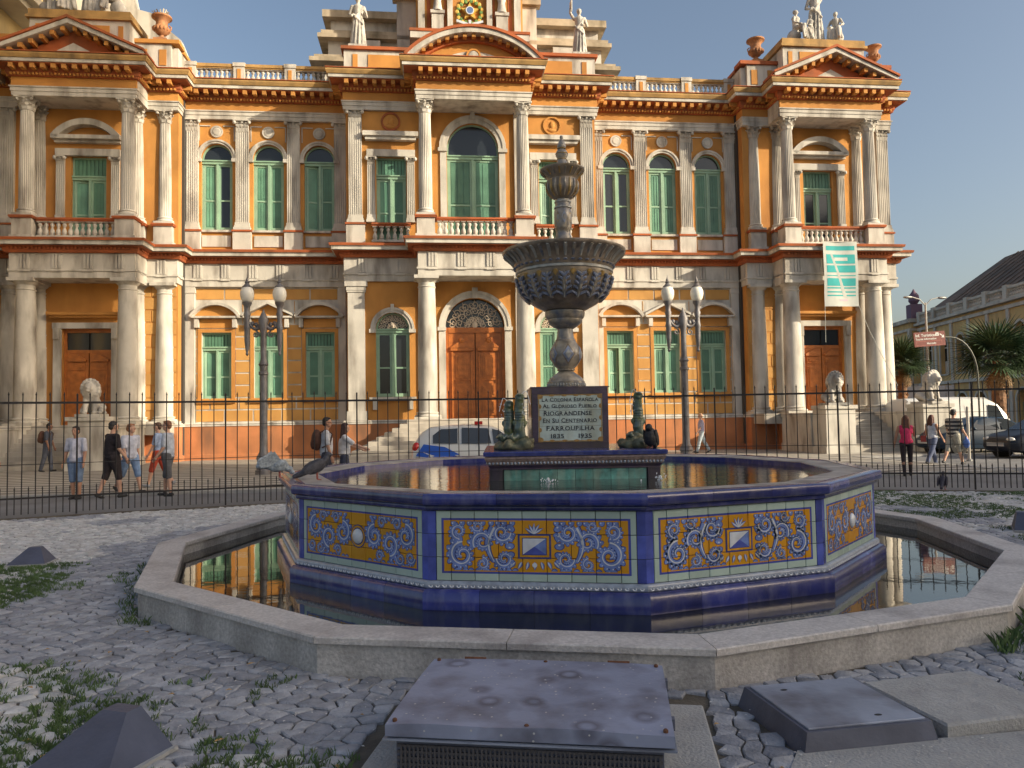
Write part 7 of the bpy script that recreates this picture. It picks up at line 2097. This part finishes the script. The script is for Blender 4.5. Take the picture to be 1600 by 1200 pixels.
person('person in a white graphic T-shirt and denim shorts facing the fence, hands in pockets', (-9.97, 17.21, -.03), radians(176), 1.66, 0, (.02, .015, .012), shirt_c=(.52, .52, .60), bottom_c=DENIM, legs=((.04, .06), (-.03, .05)), arms=((.05, .25, .16), (.05, .25, .16)))
person('heavyset person in black T-shirt and dark shorts, seen from behind', (-9.23, 17.37, -.03), radians(-38), 1.77, 1, (.025, .02, .02), shirt_c=(.022, .016, .02), bottom_c=(.03, .022, .025), legs=((-.22, .18), (.24, .16)), arms=((.2, .6, .14), (.1, .5, .16)), stocky=1.18)
person('person in pale T-shirt and blue shorts striding, head turned to the polo shirt wearer', (-9.36, 18.45, -.03), radians(-118), 1.74, 1, (.30, .13, .06), shirt_c=(.50, .52, .62), bottom_c=(.20, .30, .48), legs=((.36, .10), (-.38, .30)), arms=((-.15, .25, .12), (.2, .3, .12)), head_turn=.5)
person('person in light polo shirt and grey shorts standing in profile, hand in pocket', (-8.06, 17.61, -.03), radians(95), 1.76, 1, (.20, .08, .04), shirt_c=(.48, .52, .60), bottom_c=(.10, .10, .11), legs=((-.10, .04), (.16, .10)), arms=((.1, .5, .10), (.15, .75, .10)))
person('person half hidden behind the polo shirt man, red shorts and grey trainers', (-9.22, 19.6, .02), radians(100), 1.70, 1, (.10, .05, .03), shirt_c=(.30, .38, .55), bottom_c=(.42, .06, .03), legs=((.30, .08), (-.30, .25)), arms=((.2, .3, .1), (-.2, .3, .1)), shoe=mat('grey_trainers', (.25, .26, .28), .7))
person('person carrying a brown backpack standing at the foot of the lion stairs', (-16.55, 26.8, .02), radians(-80), 1.72, 2, (.02, .015, .012), shirt_c=(.06, .07, .10), bottom='trousers', bottom_c=(.07, .08, .11), legs=((.15, .05), (-.15, .12)), lean=.06, bag='backpack')
person('person in a white shirt before the lion stairs, bare forearm swinging past the fence', (-12.05, 17.2, -.03), radians(-100), 1.75, 1, (.06, .04, .03), shirt_c=(.55, .55, .58), bottom_c=(.12, .12, .14), legs=((.2, .1), (-.2, .2)), arms=((.1, .3, .12), (.3, .4, .12)))
person('person with a tan backpack and white sleeves walking behind the basin', (-4.20, 16.95, -.03), radians(-75), 1.78, 0, (.02, .015, .012), shirt_c=(.55, .55, .58), bottom='trousers', bottom_c=(.04, .045, .07), legs=((.2, .05), (-.2, .15)), head_turn=-.2, bag='backpack')
person('person in white top pointing ahead, walking with the backpack wearer', (-3.88, 17.35, -.03), radians(-75), 1.64, 1, (.05, .02, .015), True, shirt_c=(.62, .62, .64), bottom='trousers', bottom_c=(.05, .06, .10), legs=((.2, .05), (-.2, .15)), arms=((.7, .5, .1), (.9, .3, .1)), female=True)
person('person in lilac shirt and pale jeans walking past the palace wall', (8.1, 32.4, .02), radians(90), 1.72, 1, (.35, .20, .12), shirt_c=(.36, .34, .46), bottom='trousers', bottom_c=(.40, .46, .50), legs=((.28, .05), (-.32, .2)), arms=((.3, .3, .08), (-.3, .3, .08)))
person('person in a bright pink sleeveless top and black leggings, hand raised to the face', (10.26, 19.68, -.03), radians(-20), 1.58, 0, (.16, .06, .03), True, shirt_c=(.72, .05, .14), bottom='leggings', bottom_c=(.03, .02, .025), legs=((-.12, .1), (.16, .08)), arms=((.0, .25, .28), (.55, 2.3, .18)), female=True, sleeve=.0)
person('person in a white vest and jeans with a red handbag, walking beside the striped shirt', (13.05, 23.5, -.03), radians(-68), 1.60, 0, (.09, .025, .015), True, shirt_c=(.55, .55, .60), bottom='trousers', bottom_c=(.10, .12, .20), legs=((.34, .06), (-.34, .22)), arms=((.1, .3, .15), (.3, .3, .12)), female=True, sleeve=.0, bag='handbag')
person('person in a black and grey striped shirt and khaki shorts with a blue bag', (13.72, 23.5, -.03), radians(-66), 1.76, 1, (.03, .02, .015), shirt_c=(.05, .05, .05), bottom_c=(.36, .34, .28), legs=((-.30, .22), (.32, .08)), arms=((.15, .3, .12), (.25, .4, .1)), stripes=STRIPE, stocky=1.08, lean=.05, bag='plastic')
